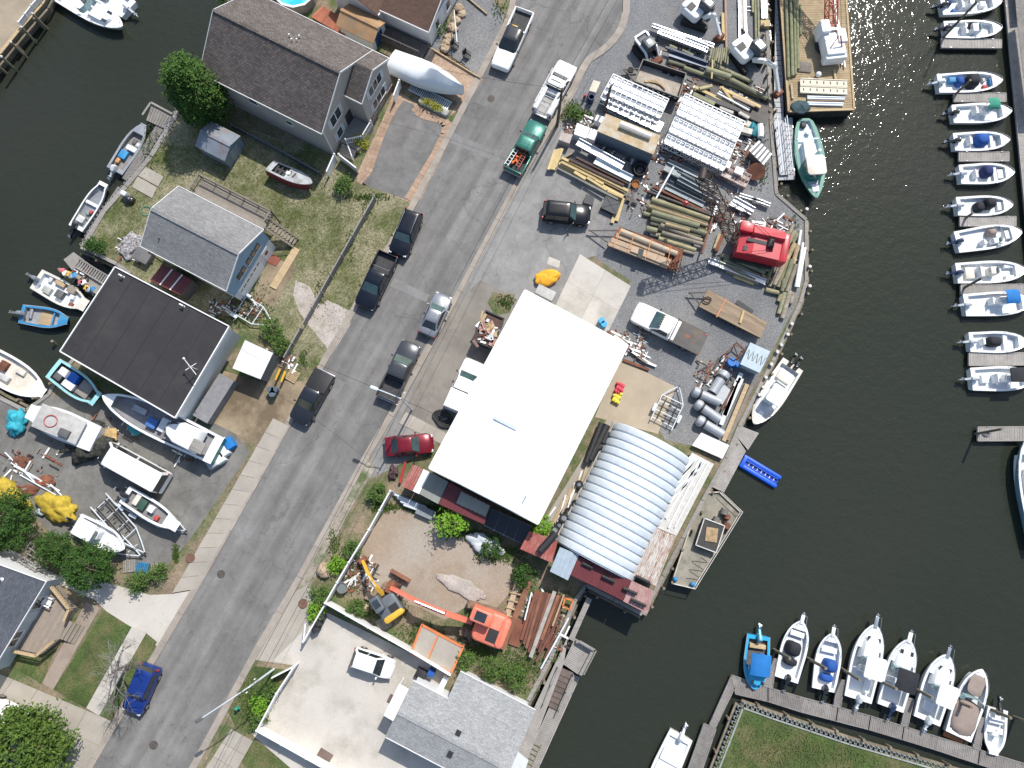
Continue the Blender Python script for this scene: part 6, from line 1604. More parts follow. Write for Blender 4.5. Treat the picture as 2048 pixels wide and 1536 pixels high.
for k,(y,m,lab)in enumerate(((164,mat('cream_ladder',(.62,.56,.43),.6,var=.1),'cream steel walkway section lying on the barge deck'),(179,mat('cream_ladder',(.62,.56,.43),.6),'second cream steel walkway section beside the first on the barge'))):
 t=thing('walkway_section',lab,'walkway');A,B=P(1600,y,BZ+.3),P(1694,y+4,BZ+.3);nn=Vector((-(B-A).y,(B-A).x,0)).normalized()
 obj('deck',MB().bar(A,B,.72,.1),m,t,smooth=0)
 for s in(-1,1):obj('flange',MB().bar(A+nn*s*.36,B+nn*s*.36,.08,.24),m,t,smooth=0)
 for i in range(7):q=A.lerp(B,(i+.5)/7);obj('slot',MB().box((q.x,q.y,BZ+.356),(.12,.3,.012)),BLACKP,t,smooth=0)
for k in range(5):
 tag(obj('steel_pipe',MB().pipe(P(1614,193+k*4,BZ+.12),P(1690-k,195+k*4,BZ+.12),.1,.015,10),GALV if k!=2 else mat('brown_pipe',(.2,.14,.08),.7)),'steel pipe laid on the lower end of the barge deck','pipe','pipes on the barge deck')
for(a,b,lab)in(((1676,40),(1690,135),'narrow grey mast lying along the barge side'),((1669,0),(1684,130),'thin white spar lying along the barge side')):
 tag(obj('spar',MB().bar(P(*a,BZ+.35),P(*b,BZ+.2),.12),GALV),lab,'spar')
for(a,b,lab)in(((1582,168),(1585,198),'short pale timber lying across the barge edge'),((1668,140),(1671,162),'short pale timber by the cream walkways'),((1616,155),(1622,160),'short timber block beside the rubber mat')):
 tag(obj('timber_baulk',MB().bar(P(*a,BZ+.12),P(*b,BZ+.12),.2,.2),WOOD_T,smooth=0),lab,'timber')
tag(obj('rubber_mat',MB().rbox((0,0,0),(1.5,1.2,.12),.2,R(-5)),mat('dusty_mat',(.16,.14,.12),.9,var=.2),None,P(1609,134,BZ+.08)),'square dusty rubber mat on the barge deck','mat')
tag(obj('tarpaulin_heap',MB().ball((0,0,0),.8,14,8,(1.2,.9,.35),.35,3),mat('dark_teal_tarp',(.03,.06,.07),.8,var=.4,scale=3),None,P(1601,214,BZ+.15)),'crumpled dark teal tarpaulin at the barge corner','tarpaulin')
tag(obj('buoy',MB().ball((0,0,0),.3,12,8),GEL,None,P(1637,149,BZ+.3)),'white round buoy on the barge deck','buoy')
# ---- blue drive-on float
def blue_float():
 q=[P(x,y,WATER+.3)for x,y in((1480,931),(1487,909),(1562,954),(1552,976))]
 o=sum(q,Vector())/4;rz=math.atan2((q[2]-q[1]).y,(q[2]-q[1]).x)
 t=thing('jet_ski_float','bright blue moulded drive-on float moored by the creek pier','float',(o.x,o.y,WATER),rz)
 bl=mat('float_blue',(.01,.09,.55),.45,var=.1)
 for s in(-1,1):
  obj('pontoon',MB().rbox((0,s*.46,.18),(4.1,.42,.5),.18),bl,t)
  obj('inner_rail',MB().rbox((.1,s*.2,.16),(3.5,.1,.44),.05),bl,t)
 obj('cradle',MB().rbox((0,0,.06),(4.0,.5,.3),.1),mat('float_blue_dark',(.006,.05,.33),.5),t)
 obj('bow_stop',MB().rbox((-1.8,0,.35),(.4,1.1,.2),.12),bl,t)
 for k in range(7):obj('roller',MB().cyl((-1.2+k*.45,-.16,.24),(-1.2+k*.45,.16,.24),.05,n=8),mat('roller_white',(.6,.6,.6)),t)
blue_float()
# ---- old steel work float with rails
def work_float():
 z=WATER+.75;pix=[(1402,986),(1438,984),(1480,1024),(1386,1176),(1343,1166)]
 pts=[P(x,y,z)for x,y in pix];o=sum(pts,Vector())/5;o.z=0;rz=heading((1402,986),(1343,1166))
 t=thing('work_float','old steel work float with rusty gear and pipe rail','barge',o,rz)
 l=[Vector((*p[:2],0))for p in local(pts,o,rz)]
 obj('hull',MB().prism([p[:2]for p in l],WATER-.5,z),mat('float_concrete',(.27,.25,.20),.9,var=.25,scale=.8,c2=(.14,.14,.1),c2amt=.35,fine=.12),t,smooth=0)
 for a,b in zip(l,l[1:]+l[:1]):obj('coaming',MB().bar((a.x,a.y,z+.08),(b.x,b.y,z+.08),.12,.22),mat('pale_coaming',(.42,.38,.31),.8,var=.2),t,smooth=0)
 for a,b in zip(l[1:4],l[2:5]):
  obj('pipe_rail',MB().tube([(a.x,a.y,z),(a.x,a.y,z+.8),(b.x,b.y,z+.8),(b.x,b.y,z)],.035,6),mat('rail_white',(.55,.53,.5),.5),t)
 cx=local([P(1416,1070,z)],o,rz)[0]
 hb=obj('hatch_box',MB().prism([(cx[0]-1.3,cx[1]-1.0),(cx[0]+1.3,cx[1]-1.0),(cx[0]+1.3,cx[1]+1.0),(cx[0]-1.3,cx[1]+1.0)],z,z+.7),mat('hatch_dark',(.045,.042,.04),.8),t,smooth=0)
 for a,b in(((-1.3,-1),(1.3,-1)),((1.3,-1),(1.3,1)),((1.3,1),(-1.3,1)),((-1.3,1),(-1.3,-1))):obj('hatch_rim',MB().bar((cx[0]+a[0],cx[1]+a[1],z+.74),(cx[0]+b[0],cx[1]+b[1],z+.74),.09),mat('rail_white',(.55,.53,.5)),hb,smooth=0)
 obj('plywood_sheet',MB().box((cx[0]-.1,cx[1]+.1,z+.76),(1.3,1.1,.05),.2),mat('stained_ply',(.36,.26,.14),.8,var=.2,c2=(.2,.13,.07),c2amt=.35),t,smooth=0)
 for i,(px,py,s)in enumerate(((1446,1024,.5),(1452,1034,.4),(1430,1040,.45),(1450,1052,.5))):
  c=local([P(px,py,z)],o,rz)[0];obj('winch',MB().cyl((c[0]-s/2,c[1],z+.4),(c[0]+s/2,c[1],z+.4),s*.7,n=12).box((c[0],c[1],z+.2),(s*1.4,s,.4)),RUST if i%2 else mat('old_gear',(.16,.15,.13),.8),t)
 obj('cable',MB().tube([(cx[0]+2.2+k*.12,cx[1]+.7*math.sin(k*.9),z+.03)for k in range(20)],.02,5),BLACKP,t)
 for px,py in((1349,1158),(1384,1168)):
  c=local([P(px,py,z)],o,rz)[0];obj('bollard_cover',MB().ball((c[0],c[1],z+.25),.25,10,6),mat('bollard_blue',(.03,.2,.42),.6),t)
work_float()
# ================================================================ the contractor's yard
LOG=[mat('log_%d'%i,c,.92,var=.25,scale=1.2,c2=c2,c2amt=.3,fine=.18,fscale=10,stretch=(.5,2,2),rnd=.18)for i,(c,c2)in enumerate((((.30,.27,.155),(.19,.20,.115)),((.25,.245,.155),(.17,.18,.115)),((.36,.28,.165),(.24,.2,.12)),((.27,.235,.18),(.17,.165,.125))))]
YEL=mat('yellow_timber',(.50,.385,.19),.85,var=.14,scale=2,fine=.1,rnd=.12)
ALUM=mat('bright_aluminium',(.62,.64,.66),.35,.7,var=.1,scale=1,rnd=.06)
GREYP=mat('grey_panel',(.22,.25,.26),.6,.2,var=.15,scale=1,rnd=.1)
WTRUSS=mat('white_truss',(.80,.81,.81),.5,var=.03,rnd=.03)
DKST=mat('dark_steel',(.055,.05,.048),.6,.4,var=.3,scale=1.5,c2=(.11,.06,.04),c2amt=.25,rnd=.1)
def Z(ox,oy,s):
 return lambda x,y:(ox+x/s,oy+y/s)
def log(name,label,cat,a,b,z,r,m,group=None,hollow=False,taper=.88):
 A,B=P(*a,z),P(*b,z+random.uniform(-.03,.03))
 mb=MB().pipe(A,B,r,r*.15,12)if hollow else MB().tube([A,(A+B)/2+Vector((0,0,random.uniform(-.02,.02))),B],[r,r*.96,r*taper],10)
 return tag(obj(name,mb,m),label,cat,group)
def beam(name,label,cat,a,b,z,w,h,m,group=None):
 return tag(obj(name,MB().bar(P(*a,z),P(*b,z),w,h),m,smooth=0),label,cat,group)
def channel(name,label,cat,a,b,z,w,m,group=None):
 A,B=P(*a,z),P(*b,z);n=Vector((-(B-A).y,(B-A).x,0)).normalized()
 mb=MB().bar(A,B,w,.04)
 for s in(-1,1):mb.bar(A+n*s*w/2+Vector((0,0,.12)),B+n*s*w/2+Vector((0,0,.12)),.04,.28)
 return tag(obj(name,mb,m,smooth=0),label,cat,group)
f=Z(1280,320,7.877)
# ---- pile of timber piles west of the crane
G='timber piles stacked beside the crane'
rows=[((180,620),(1090,930),.26,0,2),((160,680),(1060,990),.24,2,1),((130,730),(1060,1030),.22,2,1),((110,765),(1060,1100),.23,0,0),((180,825),(930,1040),.30,1,2),((170,905),(1060,1160),.30,1,1),((165,985),(960,1210),.24,1,0),((400,1010),(780,1115),.20,2,2),((320,1025),(900,1250),.23,3,1),((50,840),(200,880),.22,1,0),((100,1075),(270,1115),.28,1,1),((290,1075),(980,1270),.22,3,0),((340,1145),(1030,1340),.22,3,1),((160,1160),(320,1200),.22,3,0),((280,1180),(800,1340),.22,1,0),((290,1235),(880,1420),.24,0,0),((480,1370),(860,1480),.18,3,0)]
for a,b,r,m,lv in rows:
 log('timber_pile',('pale sawn-ended timber pile lying on top of the big stack by the crane' if lv==2 else 'greenish round timber pile in the big stack beside the crane' if m==1 else 'brownish round timber pile in the big stack beside the crane'),'timber pile',f(*a),f(*b),.25+lv*.3,r,LOG[m],G)
log('steel_pipe','long dark steel pipe with a bright streak above the timber stack','pipe',f(120,500),f(1180,900),.45,.2,DKST,hollow=True)
beam('steel_beam','long rusty steel beam with welded pegs above the timber stack','beam',f(200,425),f(1330,965),.4,.22,.3,RUST)
log('steel_pole','pale grey steel pole laid across the pipe and rusty beam','pole',f(530,110),f(250,610),.9,.1,GALV)
beam('steel_bar','dark crossing bar at the far end of the timber stack','bar',f(1225,660),f(1150,880),.9,.2,.2,GALV)
beam('steel_bar','rust streaked long bar crossing the timber stack end','bar',f(1150,880),f(970,1480),.75,.16,.2,RUST)
G='grey steel panels beside the timber stack'
for i,(a,b,w)in enumerate((((620,150),(1150,420),.55),((560,215),(1190,560),.5),((590,300),(1210,640),.45),((585,350),(1215,690),.35),((440,40),(1120,360),.5),((390,110),(640,240),.9),((400,430),(1000,720),.6))):
 channel('sheet_steel','long grey steel panel section lying under the yard boundary','panel',f(*a),f(*b),.3+.12*(i%3),w,GREYP,G)
G='white channels near the crane'
for a,b,w in(((1470,620),(1790,800),.5),((1440,660),(1750,850),.4),((1560,560),(1950,680),.3),((1760,620),(2040,720),.3),((1400,700),(1620,810),.2)):
 channel('aluminium_channel','pale aluminium channel lying behind the red crane','channel',f(*a),f(*b),.35,w,ALUM,G)
for i,(a,b)in enumerate((((1570,975),(1720,1000)),((1760,980),(1980,1010)),((1590,1050),(1730,1065)),((1800,1020),(1970,1050)))):
 beam('white_board','short white panel lying against the red crane house','panel',f(*a),f(*b),.6+.1*(i%2),.35,.12,WTRUSS,'white panels by the crane')
beam('timber_baulk','rusty brown baulk lying upright beside the crane tracks','timber',f(1330,1120),f(1190,1450),.35,.35,.35,RUST)
beam('timber_baulk','tan baulk lying beside the rusty one by the crane','timber',f(1250,1170),f(1170,1400),.3,.3,.3,LOG[2])
# ---- red crawler crane
def crane():
 c=P(1510,494,1.2);rz=heading((1545,492),(1468,474),1.2)
 t=thing('crawler_crane','red crawler crane with dark lattice boom by the creek','crane',(c.x,c.y,0),rz)
 cr=mat('crane_red',(.42,.018,.032),.42,var=.12,scale=1,coat=.2)
 for s in(-1,1):
  tr=obj('track',MB().rbox((0,s*1.35,.45),(4.2,.6,.9),.3),DKST,t)
  for k in range(12):obj('track_shoe',MB().box((-1.95+k*.355,s*1.35,.92),(.28,.64,.05)),DKST,tr,smooth=0)
 obj('turntable',MB().cyl((0,0,.7),(0,0,1.1),1.2,n=20),DKST,t)
 m=MB()
 prof=[(-2.3,1.1),(2.0,1.1),(2.0,2.5),(.6,2.9),(-2.0,2.9),(-2.4,2.4)]
 m.loft([[(x,y,z)for x,z in prof]for y in(1.5,-1.5)]);obj('house',m,cr,t,smooth=0)
 m=MB();m.loft([[(-2.2,-1.4,2.9),(1.0,-1.4,2.9),(1.0,-.3,2.92),(-2.2,-.3,2.92)],[(-2.1,-1.3,3.1),(.9,-1.3,3.05),(.9,-.5,3.3),(-2.1,-.5,3.4)]]);obj('roof_cowl',m,cr,t,smooth=0)
 cb=obj('cab',MB().rbox((1.6,-1.0,2.2),(1.3,1.0,1.9),.12),cr,t);obj('cab_window',MB().box((2.26,-1.0,2.5),(.02,.8,.9)),WPANE,cb,smooth=0);obj('roof_grille',MB().box((1.2,1.0,2.74),(.6,.5,.04)),BLACKP,t,smooth=0)
 obj('counterweight',MB().rbox((-2.5,0,1.9),(.7,3.0,1.4),.2),cr,t)
 obj('hoist_slot',MB().box((0,.15,2.93),(2.6,.35,.06)),BLACKP,t,smooth=0)
 w=obj('winch',MB().cyl((-.9,-.25,3.1),(-.9,.55,3.1),.3,n=14),DKST,t);obj('gantry',MB().bar((-1.2,-.5,2.9),(-.9,.15,3.9),.1).bar((-1.2,.8,2.9),(-.9,.15,3.9),.1),DKST,t)
 tip=local([P(1405,350,10.0)],Vector((c.x,c.y,0)),rz)[0]
 A,B=Vector((2.0,.3,1.7)),Vector(tip);bm=mat('boom_brown',(.075,.052,.042),.8,.2,var=.3,scale=2)
 obj('boom',truss_lattice(MB(),A,B,.95,.95,13,.055),bm,t)
 obj('boom_head',MB().cyl(B+Vector((0,-.5,.1)),B+Vector((0,.5,.1)),.35,n=14),DKST,t)
 for s in(-.4,.4):obj('pendant_cable',MB().bar((-.9,.15+s*.3,3.9),B+Vector((0,s,.3)),.03),DKST,t)
 obj('hoist_cable',MB().bar(B,(B.x,B.y,4.2),.03),DKST,t);obj('hook_block',MB().rbox((B.x,B.y,4.0),(.4,.3,.6),.1),cr,t)
 for s in(-1,1):obj('boom_foot',MB().bar((1.7,.3+s*.5,1.3),A+Vector((0,s*.45,0)),.14),cr,t)
crane()
f=Z(1400,420,6.4)
G='timber piles along the creek bulkhead'
for a,b,r,m,lv in(((1215,270),(1100,480),.24,1,1),((1245,300),(1185,420),.24,1,0),((1190,180),(1140,330),.2,3,0),((1120,280),(1000,640),.2,3,0),((1060,360),(880,720),.2,2,0),((1210,430),(960,940),.24,2,1),((1130,520),(890,980),.22,3,0),((1090,640),(950,960),.22,3,1),((1140,640),(1000,990),.25,1,0),((1185,640),(1060,1000),.26,1,1),((1250,450),(1190,690),.24,2,1),((1230,700),(1110,1050),.24,3,0),((1150,1040),(1050,1390),.26,3,0),((1080,890),(1050,1040),.22,1,1),((1085,1060),(1005,1330),.22,1,0),((1190,1060),(1160,1200),.2,3,0),((1045,1060),(1000,1170),.2,0,0),((950,640),(850,940),.2,0,0)):
 log('timber_pile','pale round timber pile on top of the row along the creek bulkhead' if lv else 'weathered round timber pile in the row along the creek bulkhead','timber pile',f(*a),f(*b),.24+lv*.32,r,LOG[m],G)
log('timber_pile','short log lying crosswise at the end of the creek side timber row','timber pile',f(840,1020),f(1020,1065),.25,.24,LOG[0])
G='dark timber piles under the crane'
for a,b,r in(((280,580),(830,800),.24),((300,640),(760,850),.22),((230,655),(700,900),.2),((420,600),(880,770),.22)):
 log('timber_pile','dark green timber pile lying in the shade of the crane','timber pile',f(*a),f(*b),.25,r,LOG[1],G)
for a,b in(((1290,260),(1250,520)),((1318,420),(1225,985)),((1345,480),(1255,990))):
 log('plastic_pipe','long white plastic pipe standing out beside the creek bulkhead','pipe',f(*a),f(*b),.45,.14,WPVC,'white pipes along the creek bulkhead',True)
channel('aluminium_channel','long aluminium gutter section lying in front of the crane','channel',f(110,655),f(835,930),.3,.55,ALUM)
for a,b in(((340,780),(750,945)),((430,850),(690,950)),((790,830),(910,890))):
 beam('plank','tan plank lying beside the aluminium gutter by the crane','plank',f(*a),f(*b),.15,.25,.1,YEL,'tan planks in front of the crane')
 # ---- lumber by the street corner of the yard
f=Z(1080,250,7.877)
channel('aluminium_channel','wide bright aluminium channel on the lumber rack','channel',f(590,275),f(1300,665),.95,.75,ALUM)
channel('aluminium_channel','grey aluminium channel behind the dark steel beams','channel',f(860,570),f(1440,860),.85,.7,GALV)
for a,b in(((460,545),(1320,955)),((570,515),(1400,930))):
 beam('steel_beam','dark brown steel beam lying in the lumber rack','beam',f(*a),f(*b),.8,.22,.3,mat('brown_steel',(.085,.05,.04),.8,var=.25),'brown beams in the lumber rack')
G='yellow timbers in the lumber rack'
rng=random.Random(2)
for i,(a,b,w,z)in enumerate((((340,515),(1390,1040),.26,.7),((350,560),(1380,1075),.22,.55),((300,600),(1310,1130),.3,.65),((290,640),(1300,1160),.25,.45),((330,585),(880,855),.2,.9),((440,650),(1000,930),.2,.8),((740,830),(1050,1025),.24,.95),((540,740),(720,850),.3,.85),((1060,1040),(1310,1150),.2,.7))):
 beam('timber_baulk','yellow sawn timber lying in the lumber rack by the street','timber',f(*a),f(*b),z,w,.16,YEL,G)
for i in range(5):
 a,b=f(345-i*26+rng.uniform(-6,6),370+i*6),f(225-i*22+rng.uniform(-15,15),690+rng.uniform(-30,30))
 beam('plank','tan plank in the small stack at the rack end','plank',a,b,.5+.06*(i%3),.3,.09,YEL,'tan planks at the rack end')
for k in range(3):
 p,q=Vector(f(300+k*420,560+k*200)),Vector(f(520+k*420,440+k*200));beam('bearer','timber bearer under the lumber rack','timber',tuple(p),tuple(q),.2,.2,.3,WOOD,'bearers under the lumber rack')
def crate_box(name,label,cat,quad,z,m,lid=None,ribs=0,ribm=None):
 t,lq,o,rz=store(name,label,cat,quad,z,lid or m,m,ribs,0.0,ribm,True,.06)
 return t,lq
t,lq=crate_box('shipping_container','rusty topped shipping container with blue grey corrugated side','container',[(1194,262),(1307,309),(1321,271),(1212,227)],2.5,mat('container_blue',(.13,.17,.22),.6,.2,var=.15),mat('container_roof',(.40,.30,.17),.85,var=.2,c2=(.45,.42,.36),c2amt=.45,fine=.12))
for k in range(30):
 a=lq[0].lerp(lq[1],(k+.5)/30);obj('corrugation',MB().box((a.x,a.y+.05,1.2),(.1,.08,2.3)),mat('container_blue',(.13,.17,.22)),t,smooth=0)
log('rolled_sheet','fat cream roll lying on the shipping container','roll',(1240,248),(1302,274),2.75,.33,mat('cream_roll',(.72,.66,.58),.6))
crate_box('sheet_table','beige board with white edge lying on a frame by the street','board',[(1117,279),(1139,287),(1145,270),(1123,264)],1.0,mat('beige_board',(.42,.37,.33),.8),mat('beige_board',(.42,.37,.33)))
crate_box('scrap_bin','heap of corrugated metal scrap in a bin by the container','bin',[(1148,268),(1172,277),(1180,256),(1154,246)],1.2,GALV,GALV,7)
crate_box('bag_bin','bin of white sacks beside the corrugated scrap','bin',[(1174,275),(1190,281),(1198,262),(1182,256)],1.2,WPVC,WPVC)
crate_box('white_tank','square white tank behind the shipping container','tank',[(1189,240),(1204,246),(1209,234),(1194,229)],1.1,WPVC,WPVC)
crate_box('crate','white crate with cardboard top on the gravel verge','crate',[(1178,181),(1192,185),(1201,164),(1187,160)],1.0,WPVC,mat('card_top',(.62,.56,.45),.8))
crate_box('loader_bucket','grey steel loader bucket behind the black yard suv','bucket',[(1167,405),(1186,411),(1189,394),(1172,387)],.7,GREYP,mat('dark_inside',(.05,.05,.055)))
t,lq=crate_box('rubber_tray','square dark slatted tray lying in front of the black yard suv','tray',[(1201,415),(1233,430),(1242,406),(1212,391)],.55,BLACKP,mat('tray_top',(.085,.088,.092),.8,var=.2))
for a,b in((0,2),(1,3)):obj('strap',MB().bar(lq[a]+Vector((0,0,.02)),lq[b]+Vector((0,0,.02)),.05,.03),BLACKP,t,smooth=0)
tag(obj('iron_cross',MB().bar(P(1252,398,.3),P(1275,407,.3),.2).bar(P(1267,388,.35),P(1258,412,.35),.2),DKST,smooth=0),'dark iron cross post lying on the gravel','post')
for a,b in(((1246,396),(1233,442)),((1240,398),(1224,446))):beam('plank','long tan plank leaning toward the loaded trailer','plank',a,b,.2,.35,.1,YEL,'long planks by the loaded trailer')
tag(obj('rope_cone',MB().cyl(P(1279,341,0),P(1279,341,.9),.9,.25,16).tube([P(1279,341,.6)+Vector((.6*math.cos(k*.6),.6*math.sin(k*.6),k*.006))for k in range(50)],.06,5),BLACKP),'conical heap of black rope and netting','rope')
tag(obj('bucket',MB().pipe(P(1272,368,0),P(1272,368,.55),.42,.05,16).cyl(P(1272,368,.3),P(1272,368,.45),.36,n=16),mat('orange_scrap',(.45,.19,.06),.8)),'round tub of orange rusty scrap','tub')
p=P(1181,203,0)
tag(obj('barrel',MB().pipe(p,p+Vector((0,0,.9)),.32,.04,16),mat('barrel_blue_dk',(.02,.05,.12),.5)),'open dark blue barrel on the gravel verge','barrel')
tag(obj('hydrant',MB().cyl(P(1170,192,0),P(1170,192,.6),.14,n=12).ball(P(1170,192,.65),.16,10,6).cyl(P(1167,192,.42),P(1173,192,.42),.08,n=8),mat('hydrant_red',(.36,.03,.025),.5)),'small red hydrant near the kerb','hydrant')
# ---- white trusses
def truss(label,a,b,z,w=.6,h=.9,n=11,m=WTRUSS,group=None,bar=.05):
 A,B=P(*a,z),P(*b,z);t=thing('truss_section',label,'truss',group=group)
 d=(B-A).normalized();s=Vector((-d.y,d.x,0))*w/2;u=Vector((0,0,h))
 for q in(s,-s):
  obj('chord',MB().bar(A+q,B+q,bar*1.6),m,t,smooth=0)
  obj('chord',MB().bar(A+q+u,B+q+u,bar*1.6),m,t,smooth=0)
  mb=MB()
  for k in range(n):
   p0,p1=A.lerp(B,k/n)+q,A.lerp(B,(k+1)/n)+q
   mb.bar(p0,p1+u,bar)if k%2 else mb.bar(p0+u,p1,bar);mb.bar(p0,p0+u,bar)
  mb.bar(B+q,B+q+u,bar);obj('web',mb,m,t,smooth=0)
 obj('deck',MB().bar(A+u*.7,B+u*.7,w*.96,.04),m,t,smooth=0)
 mb=MB()
 for k in range(n+1):p0=A.lerp(B,k/n)+u;mb.bar(p0-s,p0+s,bar)
 obj('cross_bars',mb,m,t,smooth=0)
 return t
for i in range(4):truss('white lattice gangway section in the stack beside the dump trailer',(1220-i*6,166+i*11),(1330-i*5,216+i*11),.3+(.35 if i in(1,2)else 0),.85,1.0,11,group='white gangways beside the dump trailer')
for i in range(8):truss('white lattice gangway section in the big bright stack',(1362-i*5,206+i*11.5),(1480-i*5,262+i*11.5),.3+.3*(i%3),.9,1.1,13,group='white gangways in the big stack')
truss('bare aluminium frame section below the white gangways',(1214,212),(1320,262),.4,1.0,.7,10,ALUM)
for i in range(2):truss('rust stained lattice section behind the boundary',(1374-i*6,300+i*12),(1496-i*6,362+i*12),.3,.7,.6,20,mat('rusty_white',(.5,.44,.40),.7,var=.2,c2=(.2,.09,.06),c2amt=.45),'rusty lattice sections')
for k,(px,py)in enumerate(((1453,327),(1478,341))):crate_box('white_box','white plastic box on the rusty lattice' if k==0 else 'ribbed white box beside the plain white one','box',[(px-10,py+3),(px+6,py+10),(px+11,py-3),(px-5,py-9)],1.3,WPVC,WPVC,3*k)
t,lq=crate_box('steel_cage','white slatted steel cage box near the creek','cage',[(1499,303),(1525,329),(1542,307),(1519,283)],1.2,mat('cage_dark',(.1,.1,.1)),mat('cage_inner',(.16,.16,.17)))
for k in range(5):a,d=lq[0].lerp(lq[1],k/4),lq[3].lerp(lq[2],k/4);obj('slat',MB().bar(a+Vector((0,0,.05)),d+Vector((0,0,.05)),.22,.06),WTRUSS,t,smooth=0)
tag(obj('cable_reel',MB().cyl(P(1512,343,.1),P(1512,343,.25),.9,n=20).cyl(P(1512,343,.25),P(1512,343,.8),.45,n=16).cyl(P(1512,343,.8),P(1512,343,.9),.85,n=20),RUST),'rusty cable reel lying near the creek bulkhead','reel')
log('tank','white ribbed cylinder by the creek bulkhead','tank',(1520,250),(1521,275),.4,.38,WPVC)
tag(obj('tarpaulin_heap',MB().ball((0,0,0),.7,12,7,(.7,1.3,.5),.35,4),mat('teal_tarp',(.01,.16,.2),.7,var=.3),None,P(1506,258,.3)),'crumpled teal blue tarpaulin by the bulkhead','tarpaulin')
for k,(a,b)in enumerate((((1472,242),(1483,248)),((1488,246),(1499,252)),((1474,258),(1503,266)))):beam('hay_bale','pale wrapped bale beside the white gangway stack','bale',a,b,.45,.6,.5,mat('bale',(.5,.48,.42),.8),'pale bales')
# ---- logs and timber behind the dump trailer
f=Z(1300,0,7.877)
G='mossy timber piles behind the dump trailer'
for a,b,r,m,lv in(((530,1070),(1780,1520),.24,1,0),((880,1100),(1270,1220),.36,1,2),((990,1030),(1590,1290),.28,1,0),((1270,1260),(1840,1560),.28,1,1),((1220,1300),(1740,1540),.22,1,0),((300,735),(420,785),.26,1,0),((290,960),(560,1040),.24,1,0),((500,800),(680,880),.2,1,1),((1180,1240),(1500,1360),.22,3,1),((680,1440),(1010,1560),.24,0,0),((1270,1160),(1620,1300),.2,1,1),((1540,1400),(1900,1580),.22,3,0)):
 log('timber_pile','thick mossy timber pile lying on top behind the dump trailer' if lv==2 else 'mossy green timber pile lying behind the dump trailer','timber pile',f(*a),f(*b),.26+.28*lv,r,LOG[m],G)
for k in range(9):log('round_post','short round post standing in the tilted bundle','post',f(980+k*32,780-abs(k-4)*10),f(930+k*36,960+(k%3)*30),.8,.1,LOG[0 if k%2 else 1],'bundle of short posts')
log('yellow_pole','yellow pole lying across the mossy timber','pole',f(985,950),f(970,1240),1.0,.1,YEL)
for k,(x,y0,y1,m,w)in enumerate(((1145,210,640,YEL,.3),(1185,-60,760,mat('pinkish_timber',(.36,.24,.19),.85),.2),(1395,-60,760,ALUM,.12),(1500,-60,700,ALUM,.12),(1430,-60,460,mat('pale_timber',(.5,.47,.42),.85),.3),(1475,-60,490,WPVC,.14),(1615,-60,200,LOG[0],.2),(1655,-60,760,LOG[1],.22),(1700,-60,780,LOG[1],.2),(1770,-60,290,ALUM,.3),(1815,-60,290,ALUM,.22))):
 beam('long_beam',('bright' if m is ALUM else 'timber' if m in LOG or m is YEL else 'pale')+' long beam laid end-on toward the creek at the yard top','beam',f(x,y0),f(x+(y1-y0)*.02,y1),.25,w,.2,m,'long beams at the yard top')
for y in(110,170,365,625):beam('bearer','short white bearer under the long beams','bearer',f(1060 if y>300 else 1480,y),f(1110 if y>300 else 1600,y),.08,.1,.1,WPVC,'bearers under the long beams')
beam('timber_baulk','pale timber block at the shore end of the long beams','timber',f(1735,380),f(1880,385),.3,.7,.4,YEL)
for k,(a,b,w)in enumerate((((30,415),(1000,740),.35),((130,490),(870,770),.8),((160,540),(900,810),.5),((240,760),(900,1000),.12),((300,860),(890,1050),.6))):
 channel('aluminium_channel',('bright aluminium beam bundle beside the tracked digger' if k<3 else 'dark blue grey channel bundle behind the skid steer'),'channel',f(*a),f(*b),.5+.1*(k%2),w,ALUM if k<3 else mat('navy_channel',(.10,.12,.16),.5,.4),'channel bundles at the yard top')
def flat_trailer(name,label,quad,hitch,z,deckm,group=None,th=.14):
 t,lq,o,rz=store(name,label,'trailer',quad,z,deckm,DKST,0,0.0,None,False,th)
 h=Vector(local([P(*hitch,.55)],o,rz)[0]);h.z=.55
 for q in(lq[0],lq[3]):obj('tongue',MB().bar((q.x,q.y*.7,z-.15),h,.1),DKST,t,smooth=0)
 obj('coupler',MB().box((h.x,h.y,.55),(.3,.16,.14)),DKST,t,smooth=0)
 for a,b in((0,1),(3,2)):obj('side_rail',MB().bar(lq[a]-Vector((0,0,.1)),lq[b]-Vector((0,0,.1)),.08,.2),DKST,t,smooth=0)
 for sfrac in(.5,.64):
  for q0,q1,s in((lq[0],lq[1],1),(lq[3],lq[2],-1)):
   p=q0 .lerp(q1,sfrac);c=(lq[0]+lq[2])/2;n=Vector((0,1 if p.y>c.y else-1,0))
   w=obj('wheel',MB().cyl((p.x,p.y-n.y*.25,.34),(p.x,p.y-n.y*.02,.34),.34,n=14),RUBBER,t);obj('rim',MB().cyl((p.x,p.y-n.y*.02,.34),(p.x,p.y,.34),.18,n=10),RIMM,w)
 return t,lq
PLY=mat('trailer_ply',(.30,.225,.15),.85,var=.2,scale=1,c2=(.19,.145,.1),c2amt=.3,stretch=(.4,2,1),fine=.1)
t,lq=flat_trailer('flat_trailer','long plank decked flat trailer carrying a coil of cable',[(1398,613),(1521,676),(1534,646),(1416,578)],(1380,586),.85,PLY)
for k in range(9):a,d=lq[0].lerp(lq[3],(k+.5)/9),lq[1].lerp(lq[2],(k+.5)/9);obj('plank',MB().bar(a+Vector((0,0,.015)),d+Vector((0,0,.015)),.2,.03),PLY,t,smooth=0)
beam('ratchet_bar','orange bar lying across the flat trailer deck','bar',(1452,597),(1433,634),.95,.12,.08,mat('orange_bar',(.5,.2,.1),.7))
